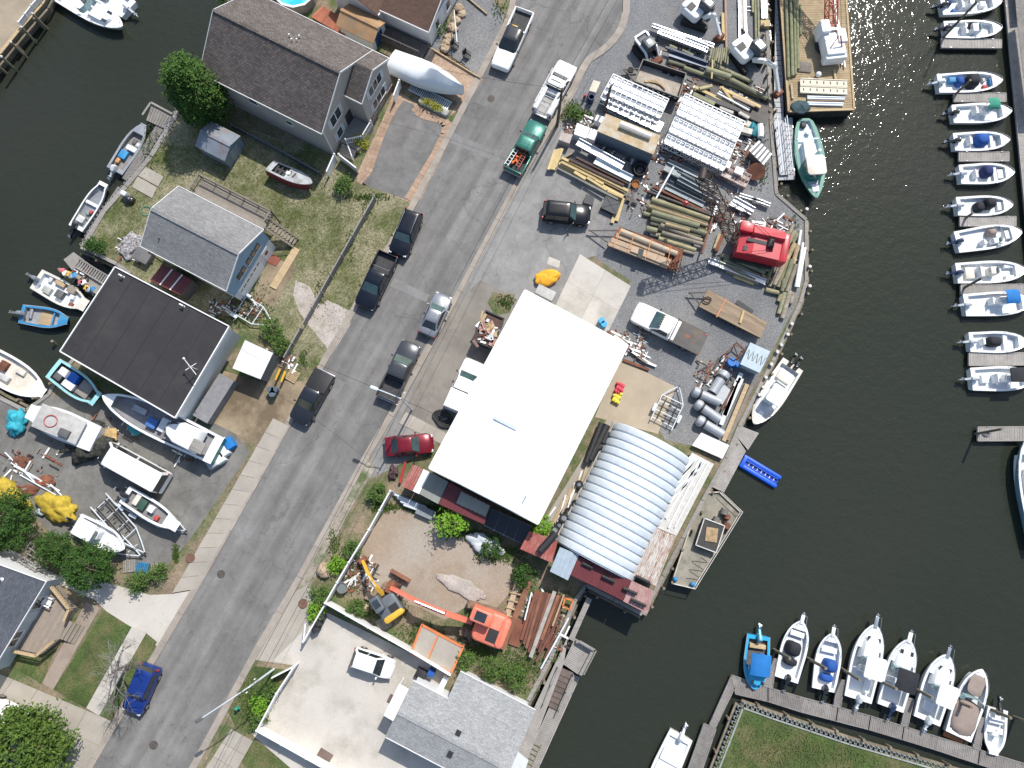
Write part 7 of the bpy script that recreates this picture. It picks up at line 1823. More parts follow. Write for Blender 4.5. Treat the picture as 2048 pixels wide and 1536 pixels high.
beam('timber_baulk','short yellow timber on the flat trailer deck','timber',(1487,622),(1480,646),.98,.2,.15,YEL);beam('black_channel','black channel lying beside the flat trailer','channel',(1473,604),(1504,626),.6,.5,.3,BLACKP)
tag(obj('cable_coil',MB().tube([P(1414,600,.98)+Vector((.4*math.cos(k*.55),.28*math.sin(k*.55),.004*k))for k in range(45)],.035,5),BLACKP),'black cable coil on the flat trailer','cable')
t,lq=flat_trailer('loaded_trailer','loaded trailer strapped with long poles and tan beams',[(1214,490),(1352,540),(1368,500),(1240,454)],(1180,461),.8,RUST)
log('utility_pole','thick pale pole strapped on the loaded trailer','pole',(1240,462),(1354,508),1.15,.3,mat('bare_pole',(.47,.385,.28),.85,var=.12,stretch=(.3,2,2)))
for a,b,w,z in(((1222,480),(1340,524),.5,1.0),((1232,470),(1330,508),.5,.95),((1217,488),(1335,534),.35,1.02),((1262,498),(1338,528),.5,1.2)):beam('timber_beam','tan timber beam strapped on the loaded trailer','timber',a,b,z,w,.22,mat('tan_beam',(.40,.30,.21),.85,var=.15,rnd=.12),'beams on the loaded trailer')
beam('black_wrap','black sheet wrapped over the loaded trailer beams','sheet',(1283,498),(1279,516),1.32,.5,.06,BLACKP)
for a,b in(((1243,456),(1228,492)),((1270,466),(1255,504)),((1304,478),(1290,518)),((1342,492),(1334,530))):beam('ratchet_strap','orange strap over the loaded trailer','strap',a,b,1.48,.06,.02,mat('orange_strap',(.6,.22,.06),.7),'straps over the loaded trailer')
for k in range(6):beam('rack_bar','rusty rack bar at the loaded trailer tail','bar',(1340+k*5,505+k*1),(1332+k*5,540+k),.85,.1,.1,RUST,'rusty bars at the trailer tail')
t,lq=flat_trailer('timber_trailer','old timber trailer heaped with planks and pipes',[(1392,188),(1530,250),(1548,218),(1398,160)],(1375,170),.7,DKST)
f=Z(1300,170,7.877)
for k,(a,b,m,w)in enumerate((((700,30),(1250,300),YEL,.3),((860,190),(1420,400),BLACKP,.5),((680,140),(1020,300),LOG[1],.4),((1060,130),(1560,400),WPVC,.12),((1080,100),(1580,370),WPVC,.1),((1100,40),(1740,350),YEL,.3),((1130,30),(1330,300),YEL,.25),((1300,170),(1650,330),mat('tan_beam',(.40,.30,.21)),.3),((1100,350),(1310,440),mat('pale_timber',(.5,.47,.42)),.3),((1400,430),(1560,520),mat('pale_timber',(.5,.47,.42)),.3),((780,60),(980,10),LOG[0],.3))):
 beam('plank','black plastic beam heaped on the old timber trailer' if m is BLACKP else 'white tube heaped on the old timber trailer' if m is WPVC else 'loose timber heaped on the old timber trailer','plank',f(*a),f(*b),.9+.1*(k%4),w,.18,m,'timber heaped on the old trailer')
 # ---- dump trailer
def dump_trailer():
 q=[P(x,y,1.3)for x,y in((1268,163),(1357,196),(1372,148),(1286,120))];o=sum(q,Vector())/4;o.z=0;rz=math.atan2((q[1]-q[0]).y,(q[1]-q[0]).x)
 t=thing('dump_trailer','black dump trailer with boards lying on its floor','trailer',o,rz);l=[Vector((*p[:2],0))for p in local(q,o,rz)]
 for i,(a,b)in enumerate(zip(l,l[1:]+l[:1])):obj('side_wall',MB().bar((a.x,a.y,1.0),(b.x,b.y,1.0),.1,.9),mat('dump_black',(.02,.022,.025),.5),t,smooth=0)
 obj('floor',MB().prism([tuple(p.lerp(Vector((0,0,0)),.03))[:2]for p in l],.5,.58),mat('dump_floor',(.38,.33,.27),.85,var=.2,c2=(.25,.2,.16),c2amt=.3),t,smooth=0)
 for k in range(8):a=l[0].lerp(l[1],(k+.5)/8);obj('stake_slot',MB().box((a.x,a.y-.06,1.15),(.25,.03,.08)),WPVC,t,smooth=0)
 for x in(.2,1.0):
  for p in(l[0],l[3]):w=obj('wheel',MB().cyl((x,p.y-.12,.36),(x,p.y+.12,.36),.36,n=14),RUBBER,t);obj('rim',MB().cyl((x,p.y-.13,.36),(x,p.y+.13,.36),.2,n=10),RIMM,w)
 h=Vector((l[0].x-1.5,0,.5))
 for p in(l[0],l[3]):obj('tongue',MB().bar((p.x,p.y*.6,.5),h,.12),DKST,t,smooth=0)
 obj('spare_wheel',MB().cyl((h.x+.7,.1,.6),(h.x+.7,.1,.8),.32,n=14),RUBBER,t)
 for i in range(4):obj('board',MB().bar((-1.4+i*.3,-.5+i*.2,.66+i*.03),(.3+i*.2,.1-i*.2,.66+i*.03),.18,.05),WOOD_T,t,smooth=0)
dump_trailer()
# ---- tanks, beams and gear by the creek
f=Z(1340,640,5.908)
def hooded(label,a,b,r=.55):
 A,B=P(*f(*a),r),P(*f(*b),r);t=thing('ventilation_drum',label,'tank',group='grey drums with domed heads');gm=mat('drum_grey',(.36,.38,.40),.55,.2,var=.08,rnd=.05);d=(B-A).normalized()
 obj('drum',MB().pipe(A+d*.55,B,r*.82,.05,20),gm,t);obj('band',MB().cyl(A+d*.4,A+d*.58,r*.9,n=20),BLACKP,t)
 mb=MB();mb.tube([A-d*.3,A-d*.22,A,A+d*.3,A+d*.42],[r*.55,r*.85,r,r*.98,r*.8],18);obj('domed_head',mb,gm,t)
hooded('grey ventilation drum with domed head lying topmost of the three',(300,850),(590,975));hooded('grey ventilation drum with domed head lying between two others',(330,1000),(585,1180));hooded('grey ventilation drum with domed head nearest the white ramp panel',(350,1190),(620,1355));hooded('grey ventilation drum lying at right angles on a sheet panel',(640,640),(500,860),.6)
crate_box('metal_sheet','large pale grey panel under the ventilation drums','panel',[f(440,870),f(620,1000),f(720,830),f(560,700)],.35,mat('drum_grey',(.36,.38,.40)),mat('drum_grey',(.36,.38,.40)))
t,lq=crate_box('steel_tank','pale blue grey square steel tank with tangled cables on top','tank',[f(830,520),f(1060,625),f(1185,370),f(950,265)],1.4,mat('tank_blue',(.38,.46,.50),.55,.1,var=.08),mat('tank_blue',(.38,.46,.50)))
obj('cable',MB().tube([((k-10)*.09,.5*math.sin(k*1.3),1.43+.02*(k%2))for k in range(22)],.02,5),BLACKP,t)
for x,y,r_,m,lab in((700,515,.42,'barrel_blue','bright blue barrel beside the square steel tank'),(775,545,.26,'barrel_blue','small blue drum beside the bright blue barrel')):
 p=P(*f(x,y),0);tag(obj('barrel',MB().cyl(p,p+Vector((0,0,.95)),r_,n=18).pipe(p+Vector((0,0,.4)),p+Vector((0,0,.46)),r_+.02,.04,18),mat('barrel_blue',(.01,.13,.42),.4)),lab,'barrel')
t=thing('steel_stand','rusty open steel frame stand beside the blue barrel','frame')
pts=[P(*f(*q),.9)for q in((640,410),(750,490),(880,350),(790,270))]
for a,b in zip(pts,pts[1:]+pts[:1]):
 obj('bar',MB().bar(a,b,.1),RUST,t,smooth=0);obj('leg',MB().bar(a,Vector((a.x,a.y,0)),.09),RUST,t,smooth=0);obj('brace',MB().bar(a,Vector((b.x,b.y,.1)),.06),RUST,t,smooth=0)
for k,(a,b,m,w,lab)in enumerate((((840,690),(640,1130),WPVC,.5,'wide white beam lying beside the ventilation drums'),((790,720),(600,1240),ALUM,.4,'aluminium beam beside the wide white beam'),((910,760),(630,1430),WOOD_T,.4,'long brown timber along the creek bulkhead'),((960,780),(680,1420),WOOD,.3,'grey brown timber at the very edge of the creek'),((750,780),(610,1060),RUST,.2,'rusty bar between the drums and white beam'),((840,630),(790,740),GALV,.4,'short galvanised trough beside the steel tank'))):beam('beam',lab,'beam',f(*a),f(*b),.3,w,.25,m)
crate_box('loading_ramp','white ribbed ramp panel beside the arched shed','panel',[f(260,1480),f(620,1640),f(700,1480),f(370,1330)],.5,ALUM,WPVC,3)
trailer('galvanised boat trailer frame with black bunks on the yard concrete',(1322,850),(1358,773),2.2)
# ================================================================ machines
def excavator(label,px,trk,up,m,s=1.0,reach=(2.2,1.9),cabm=None,top=None,cab_side=1,name='excavator',elbow=2.6,bodym=None):
 """tracked digger: trk and up are headings (degrees) of tracks and upper body"""
 p=P(*px,0);t=thing(name,label,'excavator',p,R(up));dt=R(trk-up);c,sn=math.cos(dt),math.sin(dt)
 for k in(-1,1):
  mb=MB().rbox((0,k*.85*s,.32*s),(2.6*s,.42*s,.62*s),.25*s)
  for i in range(9):mb.box(((-1.1+i*.275)*s,k*.85*s,.65*s),(.18*s,.44*s,.04))
  mb.v=[(x*c-y*sn,x*sn+y*c,z)for x,y,z in mb.v];obj('track',mb,RUBBER if m is GEL else mat('track_steel',(.2,.13,.09),.8,var=.3),t)
 obj('slew_ring',MB().cyl((0,0,.5*s),(0,0,.75*s),.6*s,n=16),BLACKP,t)
 obj('body',MB().rbox((-.55*s,0,1.1*s),(2.0*s,2.0*s,.75*s),.35*s),bodym or m,t)
 obj('counterweight',MB().rbox((-1.35*s,0,1.15*s),(.6*s,1.9*s,.85*s),.28*s),top or m,t)
 cb=obj('cab',MB().rbox((.25*s,cab_side*.55*s,1.55*s),(1.35*s,.85*s,1.5*s),.14*s),cabm or m,t)
 obj('cab_window',MB().box((.935*s,cab_side*.55*s,1.75*s),(.02,.7*s,.8*s)),WPANE,cb,smooth=0);obj('roof_window',MB().box((.3*s,cab_side*.55*s,2.31*s),(.7*s,.55*s,.02)),WPANE,cb,smooth=0)
 obj('engine_grille',MB().box((-.8*s,-cab_side*.35*s,1.49*s),(.7*s,.8*s,.03)),BLACKP,t,smooth=0)
 A,B,C=Vector((.7*s,-cab_side*.1*s,1.1*s)),Vector((.7*s+reach[0]*s,-cab_side*.1*s,elbow*s)),Vector((.7*s+(reach[0]+reach[1])*s,-cab_side*.1*s,.75*s))
 mid=(A+B)/2+Vector((0,0,.35*s))
 bm=obj('boom',MB().bar(A,mid,.3*s,.36*s).bar(mid,B,.28*s,.32*s),m,t,smooth=0);obj('boom_ram',MB().cyl(A+Vector((.2,0,-.15)),mid+Vector((.2*s,0,-.1)),.07*s,n=8),STEEL,bm)
 st=obj('stick',MB().bar(B+(B-C).normalized()*.35*s,C,.24*s,.28*s),m,t,smooth=0);obj('stick_ram',MB().cyl(mid+Vector((0,0,.3*s)),B+Vector((.25*s,0,.25*s)),.06*s,n=8),STEEL,st)
 bk=MB();bk.loft([[(C.x+x*s,C.y-.35*s,C.z+z*s)for x,z in((-.1,.1),(.3,.05),(.35,-.45),(-.05,-.7),(-.35,-.5))],[(C.x+x*s,C.y+.35*s,C.z+z*s)for x,z in((-.1,.1),(.3,.05),(.35,-.45),(-.05,-.7),(-.35,-.5))]])
 b_=obj('bucket',bk,RUST,t,smooth=0)
 for k in range(4):obj('tooth',MB().box((C.x-.38*s,C.y+(-.27+k*.18)*s,C.z-.55*s),(.16*s,.07*s,.08*s)),DKST,b_,smooth=0)
 return t
ORG=mat('digger_orange',(.68,.17,.10),.5,var=.1,c2=(.6,.24,.18),c2amt=.3);YDG=mat('digger_yellow',(.62,.36,.04),.5,var=.12)
excavator('salmon orange excavator with its long boom laid out over the dirt lot',(966,1243),math.degrees(heading((900,1192),(1000,1222))),math.degrees(heading((966,1243),(905,1218))),ORG,1.45,(3.4,2.0),cab_side=-1,elbow=1.8)
excavator('yellow and dark grey excavator beside the courtyard fence',(776,1200),60,math.degrees(heading((776,1198),(756,1166))),YDG,1.05,(1.7,1.6),mat('digger_grey',(.10,.115,.13),.5),YDG,elbow=2.0,bodym=mat('digger_grey',(.10,.115,.13)))
excavator('white mini excavator parked near the aluminium beam bundle',(1392,40),-20,-45,GEL,1.1,(1.0,1.2),mat('cab_dark',(.06,.07,.08),.4),elbow=2.2)
excavator('white excavator reaching over the timber at the creek edge',(1490,122),-60,-52,GEL,1.15,(2.1,1.5),mat('cab_dark',(.06,.07,.08)))
def skid():
 p=P(1290,106,0);t=thing('skid_steer','white and dark skid steer loader behind the dump trailer','loader',p,R(-55))
 obj('body',MB().rbox((-.4,0,.9),(1.9,1.25,1.0),.12),mat('cab_dark',(.06,.07,.08)),t);obj('cab',MB().rbox((.1,0,1.55),(1.2,1.1,1.0),.1),mat('cab_dark',(.06,.07,.08)),t);obj('roof_hatch',MB().box((.1,0,2.06),(.5,.5,.03)),mat('tank_blue',(.38,.46,.50)),t)
 for k in(-1,1):
  obj('track',MB().rbox((-.1,k*.82,.38),(2.1,.38,.72),.3),RUBBER,t);obj('lift_arm',MB().bar((-1.2,k*.7,1.45),(.6,k*.7,1.35),.16,.22).bar((.6,k*.7,1.35),(1.35,k*.7,.45),.16,.22),GEL,t)
 obj('rear_frame',MB().bar((-1.3,-.7,1.5),(-1.3,.7,1.5),.18,.2),GEL,t);obj('bucket',MB().rbox((1.6,0,.3),(.6,1.7,.55),.1),RUST,t)
skid()
# ================================================================ vegetation
def leafm(n,c,c2):return mat(n,c,.75,var=.35,scale=1.3,c2=c2,c2amt=.4,c2scale=2.2,rnd=0,spec=.2)
L_EV,L_DK,L_LT,L_WL,L_YE,L_WD=leafm('evergreen_leaf',(.04,.095,.017),(.09,.155,.03)),leafm('dark_leaf',(.03,.075,.014),(.06,.115,.02)),leafm('bright_leaf',(.12,.26,.02),(.2,.33,.04)),leafm('willow_leaf',(.065,.12,.02),(.12,.17,.035)),leafm('yellow_leaf',(.30,.27,.03),(.2,.26,.03)),leafm('weed_leaf',(.06,.12,.025),(.12,.16,.04))
BARK=mat('bark',(.13,.10,.075),.95,var=.3,scale=3,bump=.3)
def leaves(c,rad,n,size,seed,cone=0,clump=26,droop=0,solid=.5):
 rng=random.Random(seed);v,fc=[],[];c=Vector(c);K=max(5,n//clump)
 for _ in range(K):
  while True:
   u=Vector((rng.uniform(-1,1),rng.uniform(-1,1),rng.uniform(-1,1)))
   if.05<u.length<1:break
  u=u.normalized()*(solid+(1-solid)*rng.random()**.5)*rng.uniform(.82,1.12)
  k=1-cone*(u.z+1)/2;cc=c+Vector((u.x*rad[0]*k,u.y*rad[1]*k,u.z*rad[2]))
  cr=size*rng.uniform(2.2,4.2)
  for _ in range(clump):
   d=Vector((rng.gauss(0,.5),rng.gauss(0,.5),rng.gauss(0,.4)-droop*abs(rng.gauss(0,1))))*cr
   a=Vector((rng.gauss(0,1),rng.gauss(0,1),rng.gauss(0,.5)-droop)).normalized();b=a.cross(Vector((rng.gauss(0,.4),rng.gauss(0,.4),1))).normalized()
   s=size*rng.uniform(.6,1.3);p=cc+d;i=len(v)
   v+=[tuple(p-a*s),tuple(p+b*s*.45),tuple(p+a*s),tuple(p-b*s*.45)];fc.append((i,i+1,i+2,i+3))
 mb=MB();mb.v,mb.f=v,fc;return mb
def tree(label,base,h,rad,n,size,m,seed,name='tree',cat='tree',cone=0,zc=None,droop=0,trunk=.16,group=None,clump=26,limbs=6):
 p=P(*base,0);t=thing(name,label,cat,p,0,group);zc=zc or h-rad[2]
 obj('crown',leaves((0,0,zc),rad,n,size,seed,cone,clump,droop),m,t,smooth=0)
 rng=random.Random(seed);mb=MB();mb.tube([(0,0,-.1),(.05,.03,zc*.6),(0,0,zc+rad[2]*.4)],[trunk,trunk*.75,trunk*.25],8)
 for k in range(limbs):
  a=k*2.4+rng.random();z0=zc-rad[2]*.5+rad[2]*.9*k/limbs;mb.tube([(0,0,z0),(rad[0]*.35*math.cos(a),rad[1]*.35*math.sin(a),z0+.35),(rad[0]*.75*math.cos(a),rad[1]*.75*math.sin(a),z0+.6)],[trunk*.45,trunk*.3,trunk*.1],6)
 obj('trunk',mb,BARK,t);return t
tree('large dark evergreen tree at the canal beside the beige house',(424,226),8.6,(3.6,3.4,4.2),16000,.15,L_EV,1,cone=.55,trunk=.25,name='evergreen_tree')
tree('dense dark leafed tree at the edge of the gear lot',(44,1042),5.0,(2.9,2.8,2.0),6500,.13,L_DK,2)
tree('small round tree behind the trailered centre console',(140,1092),3.6,(1.6,1.5,1.3),2600,.12,L_DK,3)
tree('round crowned green tree shading the concrete drive',(208,1130),4.2,(2.2,2.1,1.6),5000,.12,L_DK,4)
tree('feathery yellow green willow at the drive corner',(88,1480),5.5,(4.0,3.6,2.2),12000,.17,L_WL,5,name='willow_tree',droop=.5)
tree('bright lime green young tree behind the maroon shed',(902,1046),2.5,(1.25,1.05,.75),900,.17,L_LT,6)
G='shrubs'
for k,(lab,b,r,m)in enumerate((('round green bush on the cottage lawn corner',(199,495),.95,L_DK),('dark green shrub by the white kiosk on the fence line',(549,662),1.0,L_WD),('small green shrub beside the white kiosk',(566,694),.9,L_WD),('leafy shrub at the driveway corner of the beige house',(690,376),.9,L_WD),('yellow leaved shrub by the white porch railing',(721,288),.7,L_YE),('green shrub at the end of the white fence by the street',(756,986),.9,L_WD),('low clump of weeds along the white street fence',(706,1098),.8,L_WD),('narrow hedge shrub beside the boulder and white fence',(676,1128),.75,L_LT),('narrow hedge shrub behind the leaning gate panel',(645,1190),.8,L_WD),('narrow hedge shrub next to the rusty lid slab',(636,1222),.8,L_LT),('hedge shrub outside the lower courtyard fence',(545,1376),.85,L_WD),('hedge shrub outside the courtyard fence corner',(528,1405),.85,L_LT),('hedge shrub at the bottom of the courtyard fence',(520,1432),.8,L_WD),('leafy bush growing at the warehouse corner by the tyres',(1082,1052),1.0,L_LT),('dark bush under the evergreen beyond the beige house',(462,8),1.2,L_DK),('leafy bush at the blue pallet by the sidewalk',(322,1142),.9,L_WD),('bush beside the stacked pallets and drive',(282,1160),.9,L_WD),('yellow shrub in front of the grey arbour',(118,1108),.6,L_YE),('bush at the top of the rusty beam pile',(1050,1150),1.1,L_DK),('bush below the maroon shed and white bathtub scrap',(985,1092),1.0,L_DK),('tangled bush between the orange excavator and bungalow',(985,1330),1.2,L_WD),('bush beside the orange rack on the weedy bank',(930,1318),.9,L_WD),('bush among the weeds behind the bungalow',(1030,1350),1.1,L_WD),('weedy bush below the yellow excavator',(712,1215),.9,L_WD),('bush beside the boulder bed of the russet roofed house',(872,60),.7,L_WD),('small bush at the container corner by the utility pole',(1145,232),.8,L_WD))):
 tree(lab,b,r*1.5,(r,r*.95,r*.72),int(700*r+200),.11,m,20+k,'shrub','shrub',trunk=.05,limbs=3,group=G)
def inside(x,y,poly):
 c=False
 for(x0,y0),(x1,y1)in zip(poly,poly[1:]+poly[:1]):
  if(y0>y)!=(y1>y)and x<(x1-x0)*(y-y0)/(y1-y0)+x0:c=not c
 return c
def weeds(name,label,patches,m,seed,h=.22,polys=None,w_=(.04,.16)):
 rng=random.Random(seed);mb=MB()
 for px,py,rx,ry,n in patches:
  for _ in range(n):
   x_,y_=px+rng.triangular(-rx,rx),py+rng.triangular(-ry,ry)
   if polys and not any(inside(x_,y_,q)for q in polys):continue
   p=P(x_,y_,.02)
   for _ in range(4):
    a=rng.uniform(0,6.28);d=Vector((math.cos(a),math.sin(a),0))*rng.uniform(*w_);w=Vector((-d.y,d.x,0))*.35;z=Vector((0,0,rng.uniform(.3,1)*h));i=len(mb.v)
    mb.v+=[tuple(p-w),tuple(p+w),tuple(p+d+z)];mb.f.append((i,i+1,i+2))
 return tag(obj(name,mb,m,smooth=0),label,'weeds',kind='stuff')
weeds('weeds','green weeds growing along fences and lot edges',[(770,1015,30,12,260),(850,1018,60,12,420),(930,1068,50,14,300),(1000,1110,60,20,500),(700,1150,24,40,260),(760,1215,60,25,500),(840,1270,60,30,400),(960,1300,70,35,700),(1040,1340,50,50,700),(1100,1290,25,40,200),(1010,605,22,18,160),(735,420,14,30,60),(700,490,12,40,60),(640,590,12,40,60),(500,600,60,40,300),(480,640,60,20,260),(1140,215,25,18,200),(1165,230,30,12,220),(1520,330,20,60,200),(1590,470,10,60,90),(352,1108,8,20,160),(668,1090,14,40,160),(730,395,60,10,260),(300,300,20,60,160),(890,50,10,45,120),(500,1400,30,50,300),(1000,20,20,30,80),(606,720,10,20,90)],L_WD,5)
weeds('lawn_grass','grass blades of the cottage lawn and verges',[(420,330,190,100,1900),(650,430,170,160,2300),(240,440,110,100,900),(690,560,110,150,800),(560,420,100,100,700),(185,1320,100,120,1500),(255,1355,60,100,500)],leafm('grass_blade',(.085,.11,.03),(.17,.165,.07)),6,.07,[[(346,236),(300,322),(252,380),(210,428),(172,490),(262,545),(470,640),(632,740),(690,640),(826,408),(735,374),(668,320),(480,252)],[(207,1222),(263,1254),(171,1416),(107,1378)],[(292,1266),(314,1284),(222,1440),(198,1430)]],(.03,.1))
weeds('lawn_grass','grass blades of the south lawn point',[(1580,1500,180,90,2400),(1720,1520,160,60,900)],leafm('grass_blade',(.085,.11,.03),(.17,.165,.07)),8,.07,[[(1492,1424),(1545,1444),(1700,1496),(1860,1545),(1440,1560)]],(.03,.1))
def bare_tree():
 p=P(258,1328,0);t=thing('bare_tree','leafless grey branched tree spreading over the blue crossover','tree',p);rng=random.Random(4);mb=MB()
 def grow(a,d,ln,r,k):
  b=a+d*ln+Vector((rng.gauss(0,.06),rng.gauss(0,.06),0))*ln;mb.tube([a,(a+b)/2+Vector((rng.gauss(0,.04),rng.gauss(0,.04),0)),b],[r,r*.8,r*.6],5 if k<2 else 3)
  if k==5:return
  for _ in range(3 if k else 6):
   e=(d+Vector((rng.gauss(0,.55),rng.gauss(0,.55),rng.gauss(.0,.3)))).normalized();grow(a.lerp(b,rng.uniform(.55,1)),e,ln*rng.uniform(.62,.8),r*.56,k+1)
 grow(Vector((0,0,0)),Vector((-.04,-.1,1)).normalized(),2.5,.15,0);obj('branches',mb,mat('grey_bark',(.24,.22,.2),.95,var=.2),t)
bare_tree()
# ================================================================ fences
def fence(label,pix,h,m=TRIM,step=2.4,closed=True,name='fence',th=.06,capw=.12):
 t=thing(name,label,'fence');pts=[P(x,y,h)for x,y in pix]
 for a,b in zip(pts,pts[1:]):
  n=max(1,round((b-a).length/step))
  for k in range(n):
   p,q=a.lerp(b,k/n),a.lerp(b,(k+1)/n);e=(q-p).normalized()*.06;lo=Vector((0,0,-h/2))
   pn=obj('panel',MB().bar(p+e+lo,q-e+lo,th,h-.12),m,t,smooth=0);obj('top_rail',MB().bar(p+e-Vector((0,0,.04)),q-e-Vector((0,0,.04)),capw,.08),m,pn,smooth=0)
   ps=obj('post',MB().box((p.x,p.y,h/2),(.13,.13,h+.06)),m,t,smooth=0);obj('post_cap',MB().box((p.x,p.y,h+.06),(.2,.2,.07),taper=.4),m,ps,smooth=0)
 return t
fence('white vinyl fence along the street side of the dirt lot',[(780,982),(737,1060),(697,1125),(650,1206)],1.8);fence('white vinyl fence between the dirt lot and courtyard',[(650,1206),(822,1304),(902,1352)],1.8)
fence('white vinyl fence around the lower courtyard corner',[(588,1333),(552,1388),(513,1462)],1.6);fence('white vinyl fence along the courtyard bottom',[(513,1462),(662,1545),(760,1600)],1.6)
fence('white gate panel swung open at the courtyard entrance',[(650,1208),(606,1284)],1.5,step=4);fence('short white gate leaf ajar by the leaning hedge',[(606,1284),(611,1246)],1.3);fence('white gate leaf at the lower side of the entrance',[(588,1333),(541,1357)],1.3,step=3)
fence('white fence panel by the porch of the beige house',[(677,308),(713,336)],1.3);fence('white fence stub on the lawn side of the beige house',[(668,308),(652,344)],1.4);fence('white fence panel beside the wrapped boat',[(798,160),(786,192)],1.5)
fence('weathered grey board fence beside the lawn parallel to the street',[(748,392),(660,548),(604,648)],1.1,WOOD_G,2.2);fence('low grey rail fence at the gravel gap',[(600,655),(566,716)],1.0,WOOD_G,1.6)
fence('dark grey fence along the side of the beige house',[(462,248),(560,300),(640,345)],.9,mat('fence_slate',(.10,.12,.13),.8),2.2)
fence('timber border along the gravel parking',[(856,92),(962,156)],.25,WOOD_T,3);fence('timber border along the top of the gravel parking',[(930,-10),(975,28)],.25,WOOD_T,3)
fence('white pipe railing at the far bank landing',[(36,44),(62,10),(90,-22)],1.0,TRIM,1.2,th=.03)
# ================================================================ poles and wires
POLE=mat('pole_wood',(.115,.085,.062),.95,var=.25,scale=2,bump=.2)
def pole(label,base,h,r=.16,m=POLE,arm=None,name='utility_pole',lamp_len=0):
 p=P(*base,0);t=thing(name,label,'pole',p);obj('mast',MB().tube([(0,0,-.2),(0,0,h)],[r,r*.7],10),m,t);top=Vector((0,0,h-.3))
 if arm:
  q=P(*arm,h)-p;q.z=h;obj('lamp_arm',MB().tube([top,top.lerp(q,.5)+Vector((0,0,.25)),q],.05,6),GALV,t);d=Vector((q.x,q.y,0)).normalized()
  obj('lamp_head',MB().rbox((q.x,q.y,q.z),(.75,.3,.16),.14,math.atan2(d.y,d.x)),GALV if lamp_len==0 else mat('lamp_grey',(.12,.12,.125),.5),t)
 else:obj('cross_arm',MB().box((0,0,h-.6),(1.6,.1,.12),R(60)),m,t)
 for k in(-.6,0,.6):obj('insulator',MB().cyl((k*.5,k*.86,h-.54),(k*.5,k*.86,h-.3),.05,n=8),TRIM,t)
 return p+Vector((0,0,h))
p3=pole('dark wooden utility pole beside the white utility truck',(1114,252),6.8);p4=pole('dark timber pole standing beside the white gangway stack',(1209,222),4.6)
p1=pole('pale street lamp pole with long arm over the grey pickup',(824,820),8.0,.1,GALV,(748,776),'street_lamp');p2=pole('street lamp with long arm and dark flat head over the road',(548,1338),6.5,.1,GALV,(398,1440),'street_lamp',1)
def wire(label,a,b,sag=.5,r=.016):
 pts=[a.lerp(b,k/12)-Vector((0,0,sag*(1-(k/6-1)**2)))for k in range(13)];tag(obj('overhead_wire',MB().tube(pts,r,4),BLACKP),label,'wire','overhead wires')
for k,dx in enumerate((-.5,.5)):
 o_=Vector((dx,dx*.3,0));n_='upper' if k else 'lower'
 wire(n_+' overhead wire between the wooden pole and street lamp',p3+o_,p1+o_);wire(n_+' overhead wire between the two street lamps',p1+o_,p2+o_);wire(n_+' overhead wire running on past the lower street lamp',p2+o_,P(330,1700,7)+o_);wire(n_+' overhead wire running up the street from the wooden pole',p3+o_,P(1290,-120,8)+o_)
wire('service wire dropping to the warehouse corner',p1,P(892,838,4.6),.2);wire('service wire crossing the road to the fishing shed',p1,P(459,653,3.9),.6);wire('service wire crossing to the beige house',p3,P(772,112,5.2),.6)
# ================================================================ loose gear
def bx(name,label,cat,px,py,d,m,rz=-27.5,z=0.0,group=None,r=.05):
 p=P(px,py,z);return tag(obj(name,MB().rbox((0,0,d[2]/2),d,r,0,top=.04),m,None,p,R(rz)),label,cat,group)
def heap(name,label,cat,px,py,r,m,seed,z=.0,sq=(1,1,.4),jit=.3,rz=0):
 p=P(px,py,z);mb=MB().ball((0,0,0),r,30,16,sq,0,seed);o=Vector((seed*3.7,seed*1.3,0))
 mb.v=[tuple(Vector(v)*(1+jit*1.6*noise.noise(Vector(v)*1.7/r+o)+jit*.9*noise.noise(Vector(v)*4.5/r+o))+Vector((0,0,r*sq[2]*.5)))for v in mb.v]
 return tag(obj(name,mb,m,None,p,R(rz),80),label,cat)
f=Z(980,1120,4.327)
G='rusty beams stacked by the boardwalk'
RST=[mat('rust_beam_%d'%i,c,.9,var=.25,scale=1.2,fine=.15,rnd=.2)for i,c in enumerate(((.17,.065,.04),(.13,.055,.04),(.22,.10,.06)))]
for i in range(11):
 x=400+i*24;beam('steel_beam','rust red sheet pile in the wide stack by the boardwalk','beam',f(x,265+i*5),f(x-130-i*2,690+(i%4)*36),.3+.05*(i%3),.26,.22,RST[i%3],G)
for lab,a,b,w,z,m in(('long loose rusty beam beside the orange excavator',(345,180),(100,770),.5,.4,RST[2]),('pale grey beam lying over the rusty stack',(560,270),(350,840),.35,.62,mat('grey_beam',(.34,.32,.29),.8,var=.2)),('tan pole lying over the rusty stack',(640,300),(540,570),.14,.7,WOOD_T),('white pipe lying on the rusty stack',(360,280),(300,520),.12,.7,WPVC),('rusty plate under the loose beam',(270,520),(200,740),1.0,.12,RST[0]),('grey post and rail at the boardwalk edge',(680,500),(440,940),.14,.8,GALV),('grey timber beside the boardwalk slip',(860,330),(700,690),.5,.1,WOOD_G),('old brown timber at the sand edge',(240,190),(110,600),.5,.2,mat('tan_beam',(.40,.30,.21))),('narrow rusty angle at the stack end',(520,640),(400,880),.2,.5,RST[1]),('second narrow rusty angle at the stack end',(600,560),(470,860),.2,.5,RST[0])):beam('steel_beam',lab,'beam',f(*a),f(*b),z,w,.18,m)
for k in range(4):beam('timber_bearer','short pale bearer beside the rusty beams','timber',f(175+k*-16,280+k*62),f(270-k*22,300+k*66),.35,.12,.12,WOOD_T,'bearers by the rusty beams')
t=thing('orange_bracket','orange steel bracket frame lying on the rusty beams','bracket');q=[P(*f(*c),.8)for c in((650,330),(720,350),(690,430),(630,400))]
